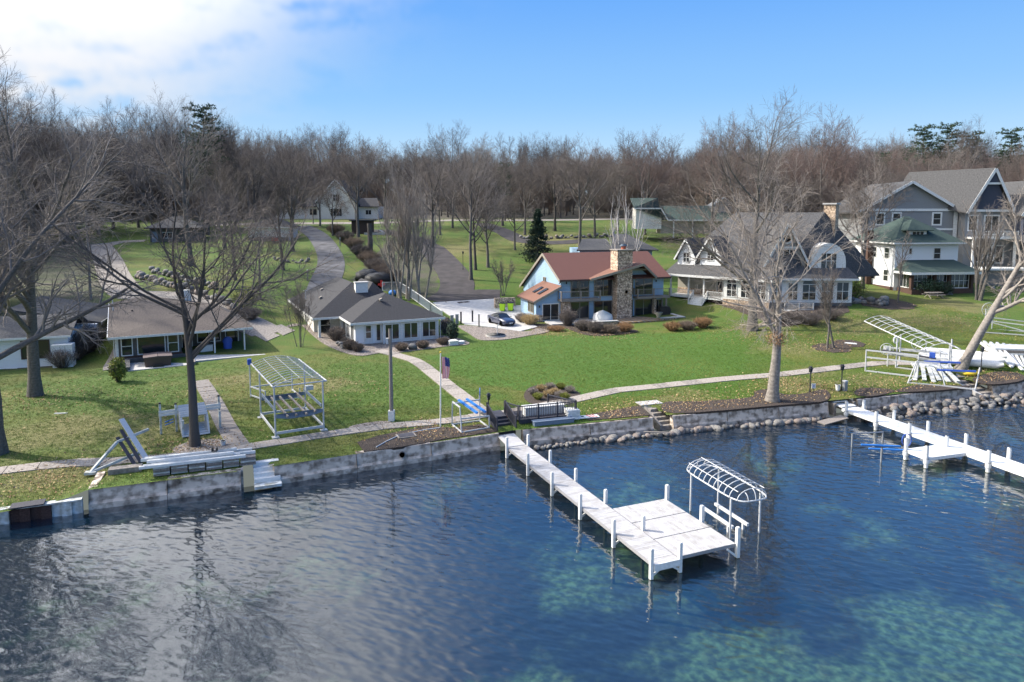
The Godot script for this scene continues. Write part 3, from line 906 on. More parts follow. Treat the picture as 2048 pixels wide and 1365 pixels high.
func walls_and_docks() -> void:
	# --- the long concrete sea wall on the left
	var lw := thing("sea_wall", "long grey concrete sea wall left of the dark wooden stairs", "wall")
	wall_run(lw, Vector2(-22.92, -36.54), Vector2(-15.75, -39.30), 1.1)
	wall_run(lw, Vector2(-14.05, -40.05), Vector2(-0.88, -46.18), 1.1)
	var rw := MB.new()
	rw.box(Vector3(-23.25, 0.0, -37.9), Vector3(0.4, 2.2, 2.6), Basis(Vector3.UP, 0.36))
	part("return_wall", rw, M.seawall, lw)
	for q in [[-15.75, -39.30], [-14.05, -40.05]]:
		var ck := MB.new()
		ck.box(Vector3(q[0] - 0.4, 0.14, q[1] - 1.05), Vector3(0.2, 1.9, 1.9), Basis(Vector3.UP, 0.40))
		part("cheek_wall", ck, M.seawall, lw)
	var ou := TB.new()
	ou.pipe(Vector3(-7.05, 0.72, -43.75), Vector3(-6.98, 0.72, -43.1), 0.17, 14)
	var op := part("outlet_pipe", ou, M.dark_metal, lw)
	op.position.y = -0.05
	var ls := steps("white painted steps set into the long sea wall beside the lumber stack", Vector3(-14.9, 1.12, -41.0), 0.40, 4, 1.45, 0.36, 0.2, M.white_paint, null)
	var ld := MB.new()
	ld.bx(-0.75, 0.75, -0.98, -0.82, 1.35, 2.1)
	part("landing", ld, M.peeling_white, ls)
	# --- the sea wall right of the dock
	var rw2 := thing("sea_wall", "low weathered sea wall between the dark stairs and the small concrete steps", "wall")
	wall_run(rw2, Vector2(0.75, -46.95), Vector2(10.3, -49.9), 1.08)
	var rw3 := thing("sea_wall", "weathered sea wall below the big pale trunked tree", "wall")
	wall_run(rw3, Vector2(11.86, -50.33), Vector2(24.96, -54.0), 1.08, 0.15, 5.0)
	var rw4 := thing("sea_wall", "sea wall behind riprap below the stored boat lifts", "wall")
	wall_run(rw4, Vector2(27.67, -54.84), Vector2(39.4, -58.71), 1.08, 0.12)
	var rw5 := thing("sea_wall", "sea wall at the right edge beyond the stone steps", "wall")
	wall_run(rw5, Vector2(41.47, -59.23), Vector2(45.1, -60.48), 1.08, 0.12)
	wall_run(rw5, Vector2(45.1, -60.48), Vector2(70.0, -68.0), 1.08, 0.12)
	# --- sheet piling at the far left
	var sp := thing("sheet_pile_wall", "corrugated steel sheet pile wall with peeling white paint and a rusty stretch", "wall")
	var a2 := Vector2(-36.0, -30.9)
	var b2 := Vector2(-22.95, -36.0)
	var dd := (b2 - a2).normalized()
	var oo := Vector3(-dd.y, 0, dd.x)
	var nn := 30
	for i in nn:
		var p := a2.lerp(b2, float(i) / nn)
		var e := (b2 - a2) / nn
		var bulge := 0.13 if i % 2 == 0 else 0.0
		var s := Vector3(p.x, 0, p.y) + oo * bulge
		var ev := Vector3(e.x, 0, e.y)
		var mb := MB.new()
		mb.prism([s + Vector3(0, 0.74, 0), s - oo * (0.25 + bulge) + Vector3(0, 0.74, 0), s - oo * (0.25 + bulge) + Vector3(0, -1.3, 0), s + Vector3(0, -1.3, 0)], ev * 0.985)
		part("sheet_pile", mb, M.rust if i >= 23 and i <= 26 else M.peeling_white, sp)
	var cp := MB.new()
	cp.prism([Vector3(a2.x, 0.74, a2.y) + oo * 0.18, Vector3(a2.x, 0.82, a2.y) + oo * 0.18, Vector3(a2.x, 0.82, a2.y) - oo * 0.22, Vector3(a2.x, 0.74, a2.y) - oo * 0.22], Vector3(b2.x - a2.x, 0, b2.y - a2.y))
	part("coping", cp, M.peeling_white, sp)
	var pm := MB.new()
	pm.box(Vector3(0, 0.03, 0), Vector3(1.5, 0.06, 0.75))
	var mt := single("rubber_mat", pm, M.stain_dark, "dark grey mat lying on the grass at the sheet pile wall", "mat")
	mt.position = Vector3(-25.20,0.86,-35.08)
	mt.rotation.y = 0.42

	riprap("small pale cobbles at the foot of the wall beside the dock", Vector2(1.4, -46.6), Vector2(5.2, -47.9), 46, 0.30, 0.45, 11)
	riprap("rounded boulders below the small concrete steps", Vector2(5.2, -47.9), Vector2(14.0, -50.6), 34, 0.62, 0.55, 12)
	riprap("scattered boulders at the wall below the big pale trunked tree", Vector2(14.0, -50.6), Vector2(25.0, -53.7), 34, 0.66, 0.5, 13)
	riprap("grey boulder bank below the stored boat lifts", Vector2(27.2, -54.2), Vector2(40.0, -58.4), 95, 0.62, 1.5, 14)
	riprap("grey boulder bank at the right edge of the shore", Vector2(40.0, -58.3), Vector2(54.0, -62.6), 90, 0.6, 1.7, 15)

	steps("small concrete steps with cheek walls and a pale top slab", Vector3(10.89,1.12,-52.46), 0.33, 5, 1.1, 0.42, 0.2, M.concrete, M.concrete)
	var ts := MB.new()
	ts.box(Vector3(0, 0.02, -0.6), Vector3(1.9, 0.16, 1.0))
	var tsl := single("stone_slab", ts, M.concrete_new, "pale flat slab at the head of the small concrete steps", "slab")
	tsl.position = Vector3(10.90,1.12,-52.88)
	tsl.rotation.y = 0.33
	steps("long flight of grey stone steps beside the leaning tree", Vector3(39.67,1.35,-61.88), 0.40, 7, 1.5, 0.62, 0.2, M.concrete, M.concrete_new)

	# --- the long white dock
	var da := Vector3(-0.29, 0, -44.46)
	var db := Vector3(6.20, 0, -29.14)
	var d1 := thing("white_dock", "long white dock with square platform reaching into the lake", "dock", da)
	d1.basis = frame_of(db, da)
	d1.basis = Basis((db - da).normalized(), Vector3.UP, (db - da).normalized().cross(Vector3.UP))
	var L := da.distance_to(db)
	var wd := 1.34
	var y := 0.7
	# z runs to the left of the walking direction here; put the deck on the far side
	var sgn := 1.0 if d1.basis.z.x > 0 else -1.0
	if sgn < 0: d1.basis = Basis(d1.basis.x, Vector3.UP, -d1.basis.z)
	for i in 5: dock_section(d1, L * i / 5.0, L * (i + 1) / 5.0, wd, y, true)
	var gw := MB.new()
	gw.prism([Vector3(-1.95, 0.92, 0.06), Vector3(-1.95, 0.84, 0.06), Vector3(0.02, y - 0.05, 0.06), Vector3(0.02, y + 0.03, 0.06)], Vector3(0, 0, wd - 0.12))
	part("gangway", gw, M.dock_deck, d1)
	for i in 6:
		var x := L * i / 5.0 - (0.08 if i == 5 else -0.1)
		for z in [-0.09, wd + 0.09]:
			if i == 4 and z > 0: dock_post(d1, x + 0.2, wd + 0.1, -2.2, y + 0.72, 0.15, M.white_paint)
			else: dock_post(d1, x, z, -2.2, y + 0.72, 0.15, M.white_paint)
			var bm := MB.new()
			bm.beam(Vector3(x, 0.12, z), Vector3(x, y - 0.2, 0.5 if z < 0 else wd - 0.5), 0.06, 0.09)
			part("brace", bm, M.white_paint, d1)
	var fb := MB.new()
	fb.bx(L + 0.001, L + 0.05, y - 0.30, y + 0.005, 0.0, wd)
	part("end_board", fb, M.white_paint, d1)
	var px0 := L - 5.75
	var pw := 3.25
	for i in 3: dock_section(d1, px0 + 5.6 * i / 3.0 + 0.012, px0 + 5.6 * (i + 1) / 3.0 - 0.03, pw, y + 0.004, false, "platform_section", wd + 0.035)
	for q in [[px0 + 0.1, wd + pw + 0.1], [px0 + 3.0, wd + pw + 0.12], [px0 + 5.6, wd + pw + 0.12]]:
		dock_post(d1, q[0], q[1], -2.2, y + 0.8, 0.17, M.white_paint)
		var bm := MB.new()
		bm.beam(Vector3(q[0], 0.08, q[1] - 0.05), Vector3(q[0], y - 0.17, q[1] - 0.6), 0.06, 0.09)
		part("brace", bm, M.white_paint, d1)

	# --- canopy lift moored beside the platform
	canopy_lift("white tubular canopy boat lift standing in the water beside the dock platform", Vector3(9.62, 0, -36.3), Vector3(10.75, 0, -33.1), 1.75)

	# --- the second white dock, off to the right
	var ea := Vector3(25.85, 0, -53.6)
	var eb := Vector3(31.9, 0, -34.0)
	var d2 := thing("white_dock", "white T shaped dock with round posts at the right edge", "dock", ea)
	var ex := (eb - ea).normalized()
	d2.basis = Basis(ex, Vector3.UP, ex.cross(Vector3.UP) if ex.cross(Vector3.UP).x > 0 else -ex.cross(Vector3.UP))
	var L2 := ea.distance_to(eb)
	var w2 := 1.55
	for i in 7:
		var x0 := L2 * i / 7.0
		var mb := MB.new()
		mb.bx(x0 + 0.006, L2 * (i + 1) / 7.0 - 0.006, y - 0.2, y, 0, w2)
		part("deck_section", mb, M.white_paint, d2)
		for z in [-0.06, w2 + 0.06]: dock_post(d2, x0 + 0.55, z, -2.2, y + 0.72, 0.24, M.white_paint, true)
		var br := MB.new()
		br.bx(x0 + 0.5, x0 + 0.6, y - 0.32, y - 0.202, 0.05, w2 - 0.05)
		part("cross_beam", br, M.white_paint, d2)
	var sb := MB.new()
	sb.bx(L2 * 0.435, L2 * 0.435 + 1.75, y - 0.2, y + 0.004, -3.1, -0.003)
	part("finger_platform", sb, M.white_paint, d2)
	for q in [[L2 * 0.435 + 0.1, -3.1], [L2 * 0.435 + 1.65, -3.1]]: dock_post(d2, q[0], q[1], -2.2, y + 0.75, 0.24, M.white_paint, true)
	for q in [[0.0, 1.0], [-0.95, 1.1], [-1.9, 1.15]]:
		var mb := MB.new()
		mb.bx(q[0] - 1.0, q[0] - 0.06, y + 0.02 + (-q[0]) * 0.17, y + 0.11 + (-q[0]) * 0.17, 0.08, w2 - 0.08)
		part("gangway_panel", mb, M.white_paint, d2)
	for z in [-0.05, w2 + 0.05]:
		var ck := MB.new()
		ck.prism([Vector3(-2.6, 1.12, z), Vector3(-2.6, 0.0, z), Vector3(-0.5, 0.0, z), Vector3(-0.5, 0.95, z)], Vector3(0, 0, 0.22 if z > 0 else -0.22))
		part("abutment", ck, M.concrete, d2)
	# lift frame with blue bunks in the water by the second dock
	var lf := thing("boat_lift", "grey metal lift frame with blue bunks half sunk beside the right hand dock", "boat lift", Vector3(23.3, 0, -46.6), 0.15)
	var tb := TB.new()
	for q in [[0.0, 0.0], [2.3, 0.0], [0.0, 3.0]]: tb.pipe(Vector3(q[0], -1.5, q[1]), Vector3(q[0], 0.95, q[1]), 0.06)
	tb.pipe(Vector3(0, 0.93, 0), Vector3(2.3, 0.93, 0), 0.05)
	tb.pipe(Vector3(0, 0.1, 0), Vector3(2.3, 0.1, 0), 0.04)
	part("frame", tb, M.grey_metal, lf)
	for z in [0.9, 1.7]:
		var b := MB.new()
		b.box(Vector3(1.5, 0.32, z), Vector3(2.5, 0.09, 0.14), Basis(Vector3.UP, -0.3))
		part("bunk", b, M.blue_pad, lf)
	var wh := TB.new()
	ring(wh, Vector3(3.1, 0.75, 1.3), Vector3(0.2, 0.1, 1), 0.42, 0.03)
	part("winch_wheel", wh, M.blue_paint, lf)
	var wb := MB.new()
	wb.box(Vector3(3.1, 0.72, 1.36), Vector3(0.25, 0.35, 0.2))
	part("winch_box", wb, M.white_metal, lf)
	# a loose board at the shore beside the second dock
	var lb := MB.new()
	lb.box(Vector3(0, 0, 0), Vector3(2.3, 0.07, 0.8), Basis(Vector3(0.2, 0, 1).normalized(), 0.12))
	var lo := single("plank", lb, M.weathered_wood, "weathered grey board lying on the rocks beside the right hand dock", "board")
	lo.position = Vector3(24.6, 0.16, -52.3)
	lo.rotation.y = 0.35
	var l3 := MB.new()
	l3.box(Vector3.ZERO, Vector3(1.9, 0.06, 0.14))
	var lq := single("plank", l3, M.weathered_wood, "thin pale plank across the boulders below the small concrete steps", "board")
	lq.position = Vector3(10.4, 0.34, -48.75)
	lq.rotation.y = -0.12

func ring(tb: TB, c: Vector3, axis: Vector3, r: float, t: float, n := 20) -> void:
	var z := axis.normalized()
	var x := z.cross(Vector3.UP).normalized()
	var yy := z.cross(x)
	var p := []
	for k in n + 1: p.append(c + (x * cos(TAU * k / n) + yy * sin(TAU * k / n)) * r)
	tb.path(p, t, 6)

func canopy_lift(label: String, a: Vector3, b: Vector3, w: float) -> void:
	var t := thing("boat_lift", label, "boat lift", a)
	var x := (b - a).normalized()
	var z := x.cross(Vector3.UP)
	if z.x < 0: z = -z
	t.basis = Basis(x, Vector3.UP, z)
	var L := a.distance_to(b)
	var top := 2.1
	for q in [[0.0, 0.0], [L, 0.0], [L, w], [0.0, w]]:
		var tb := TB.new()
		tb.pipe(Vector3(q[0], 0.0, q[1]), Vector3(q[0], top, q[1]), 0.055)
		var lg0 := part("leg", tb, M.white_metal, t)
		tb = TB.new()
		tb.pipe(Vector3(q[0], -1.6, q[1]), Vector3(q[0], 0.0, q[1]), 0.05)
		part("sunken_foot", tb, M.algae_white, lg0)
	var rim := TB.new()
	var e := 0.75
	var p := []
	for k in 33:
		var f := TAU * k / 32.0
		p.append(Vector3(L * 0.5 + (L * 0.5 + e) * sgnpow(cos(f), 0.45), top, w * 0.5 + (w * 0.5 + 0.12) * sgnpow(sin(f), 0.45)))
	rim.path(p, 0.04)
	part("rim", rim, M.white_metal, t)
	for k in 11:
		var f := (k - 5) / 5.0
		var xx := L * 0.5 + f * (L * 0.5 + 0.45)
		var half := (w * 0.5 + 0.12) * (1.0 if absf(f) < 0.85 else 0.86)
		var hh := 0.62 * (1.0 if absf(f) < 0.85 else 0.8)
		var q := []
		for i in 13:
			var g := PI * i / 12.0
			q.append(Vector3(xx, top + sin(g) * hh, w * 0.5 - cos(g) * half))
		var tb := TB.new()
		tb.path(q, 0.026)
		part("canopy_rib", tb, M.white_metal, t)
	for s in [-1.0, 1.0]:
		for zz in [0.25, 0.5, 0.75]:
			var q := []
			for i in 7:
				var g := PI * 0.5 * i / 6.0
				q.append(Vector3(L * 0.5 + s * (L * 0.5 + 0.45 + 0.3 * cos(g)), top + sin(g) * 0.5 * sin(PI * zz), w * zz))
			var tb := TB.new()
			tb.path(q, 0.024)
			part("end_rib", tb, M.white_metal, t)
	var rg := TB.new()
	for zz in [0.5, 0.22, 0.78]: rg.pipe(Vector3(-0.4, top + 0.62 * sin(PI * zz), w * 0.5 - cos(PI * zz) * (w * 0.5 + 0.12)), Vector3(L + 0.4, top + 0.62 * sin(PI * zz), w * 0.5 - cos(PI * zz) * (w * 0.5 + 0.12)), 0.022)
	part("purlins", rg, M.white_metal, t)
	for zz in [0.35, 1.25]:
		var mb := MB.new()
		mb.box(Vector3(L * 0.5 + 0.1, 0.38, zz), Vector3(L * 0.8, 0.14, 0.13))
		var bk := part("bunk", mb, M.white_metal, t)
		var lg := MB.new()
		for xx in [L * 0.22, L * 0.82]: lg.bx(xx - 0.06, xx + 0.06, -0.05, 0.31, zz - 0.05, zz + 0.05)
		part("bunk_leg", lg, M.white_metal, bk)

func sgnpow(v: float, p: float) -> float: return signf(v) * pow(absf(v), p)


# ---------- house parts ----------
func V(x: float, y: float, z: float) -> Vector3: return Vector3(x, y, z)
func at(x: float, y: float, z: float, turn := 0.0) -> Transform3D: return Transform3D(Basis(Vector3.UP, turn), Vector3(x, y, z))

func win(parent: Node3D, xf: Transform3D, x: float, y: float, w: float, h: float, cols := 2, rows := 1, fm: Material = null, gm: Material = null, called := "window", fw := 0.09) -> MeshInstance3D:
	# x, y: lower left corner on the wall plane of xf (x along the wall, z outwards)
	var f := MB.new()
	f.xf = xf
	f.bx(x - fw, x + w + fw, y - fw, y, 0.0, 0.075)
	f.bx(x - fw, x + w + fw, y + h, y + h + fw, 0.0, 0.07)
	f.bx(x - fw, x, y, y + h, 0.0, 0.07)
	f.bx(x + w, x + w + fw, y, y + h, 0.0, 0.07)
	for i in range(1, cols): f.bx(x + w * i / cols - 0.035, x + w * i / cols + 0.035, y, y + h, 0.0, 0.06)
	for i in range(1, rows): f.bx(x, x + w, y + h * i / rows - 0.03, y + h * i / rows + 0.03, 0.0, 0.057)
	var o := part(called, f, fm if fm else M.white_paint, parent)
	for i in cols:
		for j in rows:
			var p := MB.new()
			p.xf = xf
			p.bx(x + w * i / cols + 0.002, x + w * (i + 1) / cols - 0.002, y + h * j / rows + 0.002, y + h * (j + 1) / rows - 0.002, 0.003, 0.022)
			part("pane", p, gm if gm else M.glass_dark, o)
	return o

func body(parent: Node3D, called: String, xf: Transform3D, x0: float, x1: float, y0: float, y1: float, z0: float, z1: float, m: Material) -> MeshInstance3D:
	var b := MB.new()
	b.xf = xf
	b.bx(x0, x1, y0, y1, z0, z1)
	return part(called, b, m, parent)

func faces(parent: Node3D, called: String, xf: Transform3D, list: Array, th: float, m: Material) -> MeshInstance3D:
	var b := MB.new()
	b.xf = xf
	for p in list: b.slab(p, th)
	return part(called, b, m, parent)

func sweep(parent: Node3D, called: String, xf: Transform3D, outline: Array, e: Vector3, m: Material) -> MeshInstance3D:
	var b := MB.new()
	b.xf = xf
	b.prism(outline, e)
	return part(called, b, m, parent)

func hip(x0: float, x1: float, z0: float, z1: float, ye: float, yr: float, inset := -1.0) -> Array:   # z0 front (larger), z1 back
	var cx := (x0 + x1) * 0.5
	var hw := (x1 - x0) * 0.5
	var k := hw if inset < 0 else inset
	if z0 - z1 >= x1 - x0:
		var a := V(cx, yr, z0 - k)
		var b := V(cx, yr, z1 + k)
		return [[V(x0, ye, z0), V(x1, ye, z0), a], [V(x1, ye, z0), V(x1, ye, z1), b, a], [V(x1, ye, z1), V(x0, ye, z1), b], [V(x0, ye, z1), V(x0, ye, z0), a, b]]
	var cz := (z0 + z1) * 0.5
	var k2 := (z0 - z1) * 0.5 if inset < 0 else inset
	var a := V(x0 + k2, yr, cz)
	var b := V(x1 - k2, yr, cz)
	return [[V(x0, ye, z0), V(x1, ye, z0), b, a], [V(x1, ye, z0), V(x1, ye, z1), b], [V(x1, ye, z1), V(x0, ye, z1), a, b], [V(x0, ye, z1), V(x0, ye, z0), a]]

func fascia(parent: Node3D, xf: Transform3D, pts: Array, h: float, m: Material, called := "fascia") -> void:
	var b := MB.new()
	b.xf = xf
	for i in pts.size() - 1: b.beam(pts[i] - V(0, h * 0.5, 0), pts[i + 1] - V(0, h * 0.5, 0), 0.06, h)
	part(called, b, m, parent)

func railing(parent: Node3D, xf: Transform3D, a: Vector3, b: Vector3, h: float, m: Material, posts := 2, balusters := 0.14, pw := 0.1, rails := 2) -> void:
	var n := maxi(2, posts)
	for i in n:
		var p := a.lerp(b, float(i) / (n - 1))
		var mb := MB.new()
		mb.xf = xf
		mb.box(p + V(0, h * 0.5 + 0.04, 0), V(pw, h + 0.08, pw))
		part("railing_post", mb, m, parent)
	var rb := MB.new()
	rb.xf = xf
	rb.beam(a + V(0, h, 0), b + V(0, h, 0), pw * 0.8, 0.06)
	if rails > 1: rb.beam(a + V(0, 0.12, 0), b + V(0, 0.12, 0), pw * 0.5, 0.05)
	if rails > 2: rb.beam(a + V(0, h * 0.55, 0), b + V(0, h * 0.55, 0), pw * 0.4, 0.035)
	part("handrail", rb, m, parent)
	if balusters > 0.0:
		var k := int(a.distance_to(b) / balusters)
		for i in range(1, k):
			var p := a.lerp(b, float(i) / k)
			var mb := MB.new()
			mb.xf = xf
			mb.box(p + V(0, (h + 0.1) * 0.5, 0), V(0.035, h - 0.12, 0.035))
			part("baluster", mb, m, parent)

func houses() -> void:
	white_ranch()
	blue_house()
	brown_cottage()
	porch_house()
	green_house()
	grey_house()
	left_house()

func white_ranch() -> void:
	var I := Transform3D()
	var t := thing("white_ranch_house", "white single storey house with charcoal hip roofs at the head of the curved path", "house", Vector3(-17.03, 1.55, -75.09), 0.45)
	body(t, "wall", I, 0, 9.5, -1.0, 2.45, -10, 0, M.siding_white)
	body(t, "bay_wall", I, 3.0, 9.45, -0.9, 2.44, 0.004, 0.35, M.white_paint)
	body(t, "wing_wall", I, -3.0, 7.0, -1.0, 2.45, -23, -8.0, M.stucco_white)
	body(t, "plinth", I, -0.05, 9.6, -1.0, 0.12, -9.9, 0.40, M.concrete)
	faces(t, "roof", I, hip(-0.6, 10.1, 0.6, -10.8, 2.62, 5.05), 0.12, M.shingle_dark)
	faces(t, "wing_roof", I, [[V(-3.6, 2.6, -5), V(8, 2.6, -5), V(2.2, 5.9, -10.8)], [V(-3.6, 2.6, -24), V(-3.6, 2.6, -5), V(2.2, 5.9, -10.8), V(2.2, 5.9, -19)], [V(8, 2.6, -5), V(8, 2.6, -24), V(2.2, 5.9, -19), V(2.2, 5.9, -10.8)], [V(8, 2.6, -24), V(-3.6, 2.6, -24), V(2.2, 5.9, -19)]], 0.12, M.shingle_dark)
	faces(t, "rear_roof", I, hip(3.2, 8.4, -12.0, -23.5, 2.61, 5.4), 0.12, M.shingle_dark)
	fascia(t, I, [V(-0.63, 2.6, -5.0), V(-0.63, 2.6, 0.63), V(10.13, 2.6, 0.63), V(10.13, 2.6, -10.8)], 0.24, M.white_paint)
	fascia(t, I, [V(-3.63, 2.58, -24.0), V(-3.63, 2.58, -4.97), V(-0.66, 2.58, -4.97)], 0.24, M.white_paint)
	var sf := MB.new()
	sf.bx(-0.6, 10.1, 2.46, 2.49, 0.36, 0.59)
	sf.bx(-3.58, -0.02, 2.46, 2.49, -7.98, -5.02)
	part("soffit", sf, M.white_paint, t)
	# front: door, side light, three wide windows
	var dr := win(t, I, 1.15, 0.75, 0.55, 1.35, 1, 2, M.white_paint, M.glass_dark, "door_window")
	var dp := MB.new()
	dp.bx(0.95, 1.92, 0.02, 2.2, 0.004, 0.05)
	var door := part("door", dp, M.white_paint, t)
	dr.position.z = 0.05
	var kn := TB.new()
	kn.lump(V(1.82, 1.0, 0.1), V(0.07, 0.07, 0.07), 1, 0.0)
	part("handle", kn, M.grey_metal, door)
	win(t, I, 2.35, 0.4, 0.4, 1.75, 1, 1)
	for x in [3.25, 5.4, 7.55]: win(t, at(0, 0, 0.355), x, 0.5, 1.5, 1.62, 2, 1)
	for x in [3.05, 5.1, 7.25, 9.3]:
		var b := MB.new()
		b.bx(x - 0.09, x + 0.09, 0.0, 2.44, 0.36, 0.42)
		part("pilaster", b, M.white_paint, t)
	# left side of the front block
	var lf := at(0, 0, 0, -PI / 2)       # x runs towards the viewer, z to the left
	for x in [-1.9, -4.0, -5.9]: win(t, lf, x, 0.45, 1.1, 1.6, 2, 1)
	var wf := at(-3.0, 0, 0, -PI / 2)
	for x in [-13.5, -18.5]: win(t, wf, x, 0.8, 1.0, 1.1, 2, 1)
	win(t, at(0, 0, -7.997), -2.2, 0.35, 1.1, 1.75, 1, 2)
	for q in [[-2.85, -5.3], [-0.3, -5.3]]:
		var b := MB.new()
		b.bx(q[0] - 0.14, q[0] + 0.14, -0.3, 2.46, q[1] - 0.14, q[1] + 0.14)
		part("porch_post", b, M.white_paint, t)
	# chimney, vents, pipes, down pipe
	body(t, "chimney", I, 2.2, 3.7, 3.0, 5.95, -9.6, -8.8, M.stucco_white)
	body(t, "chimney_cap", I, 2.12, 3.78, 5.953, 6.05, -9.68, -8.72, M.concrete_new)
	for q in [[-1.4, 4.05, -12.0, 0.0], [-0.4, 4.55, -16.5, 0.0], [3.7, 4.55, -3.0, 0.0]]:
		var b := MB.new()
		b.box(V(q[0], q[1], q[2]), V(0.35, 0.2, 0.5), Basis(Vector3.BACK, 0.45))
		part("roof_vent", b, M.weathered_wood, t)
	var vp := TB.new()
	vp.pipe(V(-2.3, 3.2, -17.5), V(-2.3, 4.5, -17.5), 0.06)
	vp.pipe(V(-2.55, 4.4, -17.5), V(-2.05, 4.4, -17.5), 0.04)
	part("vent_pipe", vp, M.white_metal, t)
	var dn := TB.new()
	dn.path([V(9.95, 2.4, 0.55), V(9.62, 2.1, 0.45), V(9.62, 0.0, 0.45)], 0.045)
	part("downpipe", dn, M.white_metal, t)

func blue_house() -> void:
	var I := Transform3D()
	var t := thing("blue_house", "light blue two storey house with red shingle roof and tall fieldstone chimney", "house", Vector3(3.14, 1.88, -90.58), 0.30)
	# walls
	body(t, "wall", I, 3.4, 18.6, -1.0, 5.4, -11.5, 0, M.siding_blue)
	sweep(t, "gable_wall", I, [V(3.38, 5.3, 0.0), V(3.38, 8.35, -6.0), V(3.38, 3.1, -15.6), V(3.38, -0.8, -15.6), V(3.38, -0.8, -0.002)], V(0.3, 0, 0), M.siding_blue)
	sweep(t, "gable_wall", I, [V(18.3, 5.3, 0.0), V(18.3, 8.35, -6.0), V(18.3, 3.1, -15.6), V(18.3, -0.8, -15.6), V(18.3, -0.8, -0.002)], V(0.3, 0, 0), M.siding_blue)
	sweep(t, "sunroom_wall", I, [V(0, -0.9, 0), V(0, 2.55, 0), V(3.37, 4.3, 0), V(3.37, -0.9, 0)], V(0, 0, -6.5), M.siding_blue)
	sweep(t, "gable_front", I, [V(7.6, 5.3, 0.02), V(14.3, 7.05, 0.02), V(16.5, 5.3, 0.02)], V(0, 0, -0.3), M.siding_blue)
	# roofs
	faces(t, "roof", I, [[V(3.0, 5.35, 0.75), V(19.3, 5.35, 0.75), V(19.3, 8.5, -6), V(3.0, 8.5, -6)], [V(3.0, 8.5, -6), V(19.3, 8.5, -6), V(19.3, 2.95, -16.3), V(3.0, 2.95, -16.3)]], 0.16, M.shingle_red)
	faces(t, "cross_gable_roof", I, [[V(7.2, 5.45, 1.3), V(14.4, 7.35, 2.1), V(14.4, 7.35, -3.7), V(7.2, 5.45, 0.4)]], 0.16, M.shingle_terracotta)
	faces(t, "cross_gable_roof", I, [[V(14.403, 7.35, 2.1), V(16.9, 5.45, 1.1), V(16.9, 5.45, 0.4), V(14.403, 7.35, -3.7)]], 0.16, M.shingle_red)
	fascia(t, I, [V(7.15, 5.43, 1.33), V(14.4, 7.34, 2.14), V(16.95, 5.43, 1.13)], 0.3, M.trim_tan, "bargeboard")
	fascia(t, I, [V(2.96, 5.33, 0.75), V(2.96, 8.5, -6.0), V(2.96, 2.93, -16.3)], 0.34, M.trim_tan, "bargeboard")
	fascia(t, I, [V(3.0, 5.32, 0.79), V(7.1, 5.32, 0.79)], 0.2, M.brown_trim, "gutter")
	fascia(t, I, [V(17.0, 5.32, 0.79), V(19.3, 5.32, 0.79)], 0.2, M.brown_trim, "gutter")
	var sr := faces(t, "sunroom_roof", I, [[V(-0.45, 2.6, 0.45), V(3.38, 4.55, 0.45), V(3.38, 4.55, -6.8), V(-0.45, 2.6, -6.8)]], 0.16, M.shingle_terracotta)
	fascia(t, I, [V(-0.48, 2.58, 0.48), V(3.38, 4.53, 0.48)], 0.3, M.trim_tan, "bargeboard")
	fascia(t, I, [V(-0.48, 2.58, -6.8), V(-0.48, 2.58, 0.48)], 0.18, M.brown_trim, "gutter")
	for z in [-1.6, -3.6]:
		var b := MB.new()
		b.box(V(1.5, 3.68, z), V(1.5, 0.1, 0.85), Basis(Vector3.BACK, atan(1.95 / 3.83)))
		part("skylight", b, M.glass_sky, sr)
	# chimney of fieldstone
	var ch := body(t, "chimney", I, 10.9, 13.1, -0.8, 9.05, -0.7, 1.45, M.fieldstone)
	body(ch, "cap", I, 10.78, 13.22, 9.053, 9.2, -0.82, 1.57, M.concrete)
	var fl := TB.new()
	fl.lathe(V(12.3, 9.2, 0.3), [Vector2(0.32, 0.0), Vector2(0.30, 0.35), Vector2(0.34, 0.36), Vector2(0.34, 0.42)], 12)
	part("flue_pot", fl, M.terracotta, ch)
	var fc := TB.new()
	fc.lathe(V(12.3, 9.62, 0.3), [Vector2(0.5, 0.0), Vector2(0.36, 0.22), Vector2(0.1, 0.28)], 12)
	part("flue_cowl", fc, M.blue_grey, ch)
	var md := TB.new()
	md.pipe(V(12.25, 3.55, 1.43), V(12.25, 3.55, 1.49), 0.22, 14)
	part("round_stone", md, M.trim_tan, ch)
	# openings
	for y in [0.08, 2.98]:
		var h := 2.15 if y < 1 else 2.2
		win(t, I, 4.9, y, 2.5, h, 2, 1, M.trim_tan, M.glass_sky, "sliding_door")
		win(t, I, 8.25, y, 2.55, h, 2, 1, M.trim_tan, M.glass_dark, "sliding_door")
		win(t, I, 14.3, y, 2.55, h, 2, 1, M.trim_tan, M.glass_dark, "sliding_door")
		win(t, I, 13.25, y + 0.1, 0.65, h - 0.1, 1, 1, M.trim_tan, M.glass_dark)
	win(t, I, 17.35, 0.08, 1.1, 2.0, 2, 1, M.trim_tan, M.glass_dark)
	win(t, I, 0.95, 0.05, 2.15, 2.05, 2, 1, M.white_paint, M.glass_dark, "french_door", 0.12)
	var lf := at(0, 0, 0, -PI / 2)
	for k in 4: win(t, lf, -1.25 - k * 0.62, 0.95, 0.36, 1.25, 1, 1, M.trim_tan, M.glass_sky)
	var gf := at(3.38, 0, 0, -PI / 2)
	for k in 2: win(t, gf, -5.9 - k * 0.62, 3.9, 0.36, 1.15, 1, 1, M.trim_tan, M.glass_dark)
	# fieldstone piers and low plinth
	body(t, "stone_pier", I, 3.42, 4.55, -0.8, 2.55, 0.004, 0.62, M.fieldstone)
	body(t, "stone_pier", I, 16.95, 17.3, -0.8, 2.55, 0.004, 0.5, M.fieldstone)
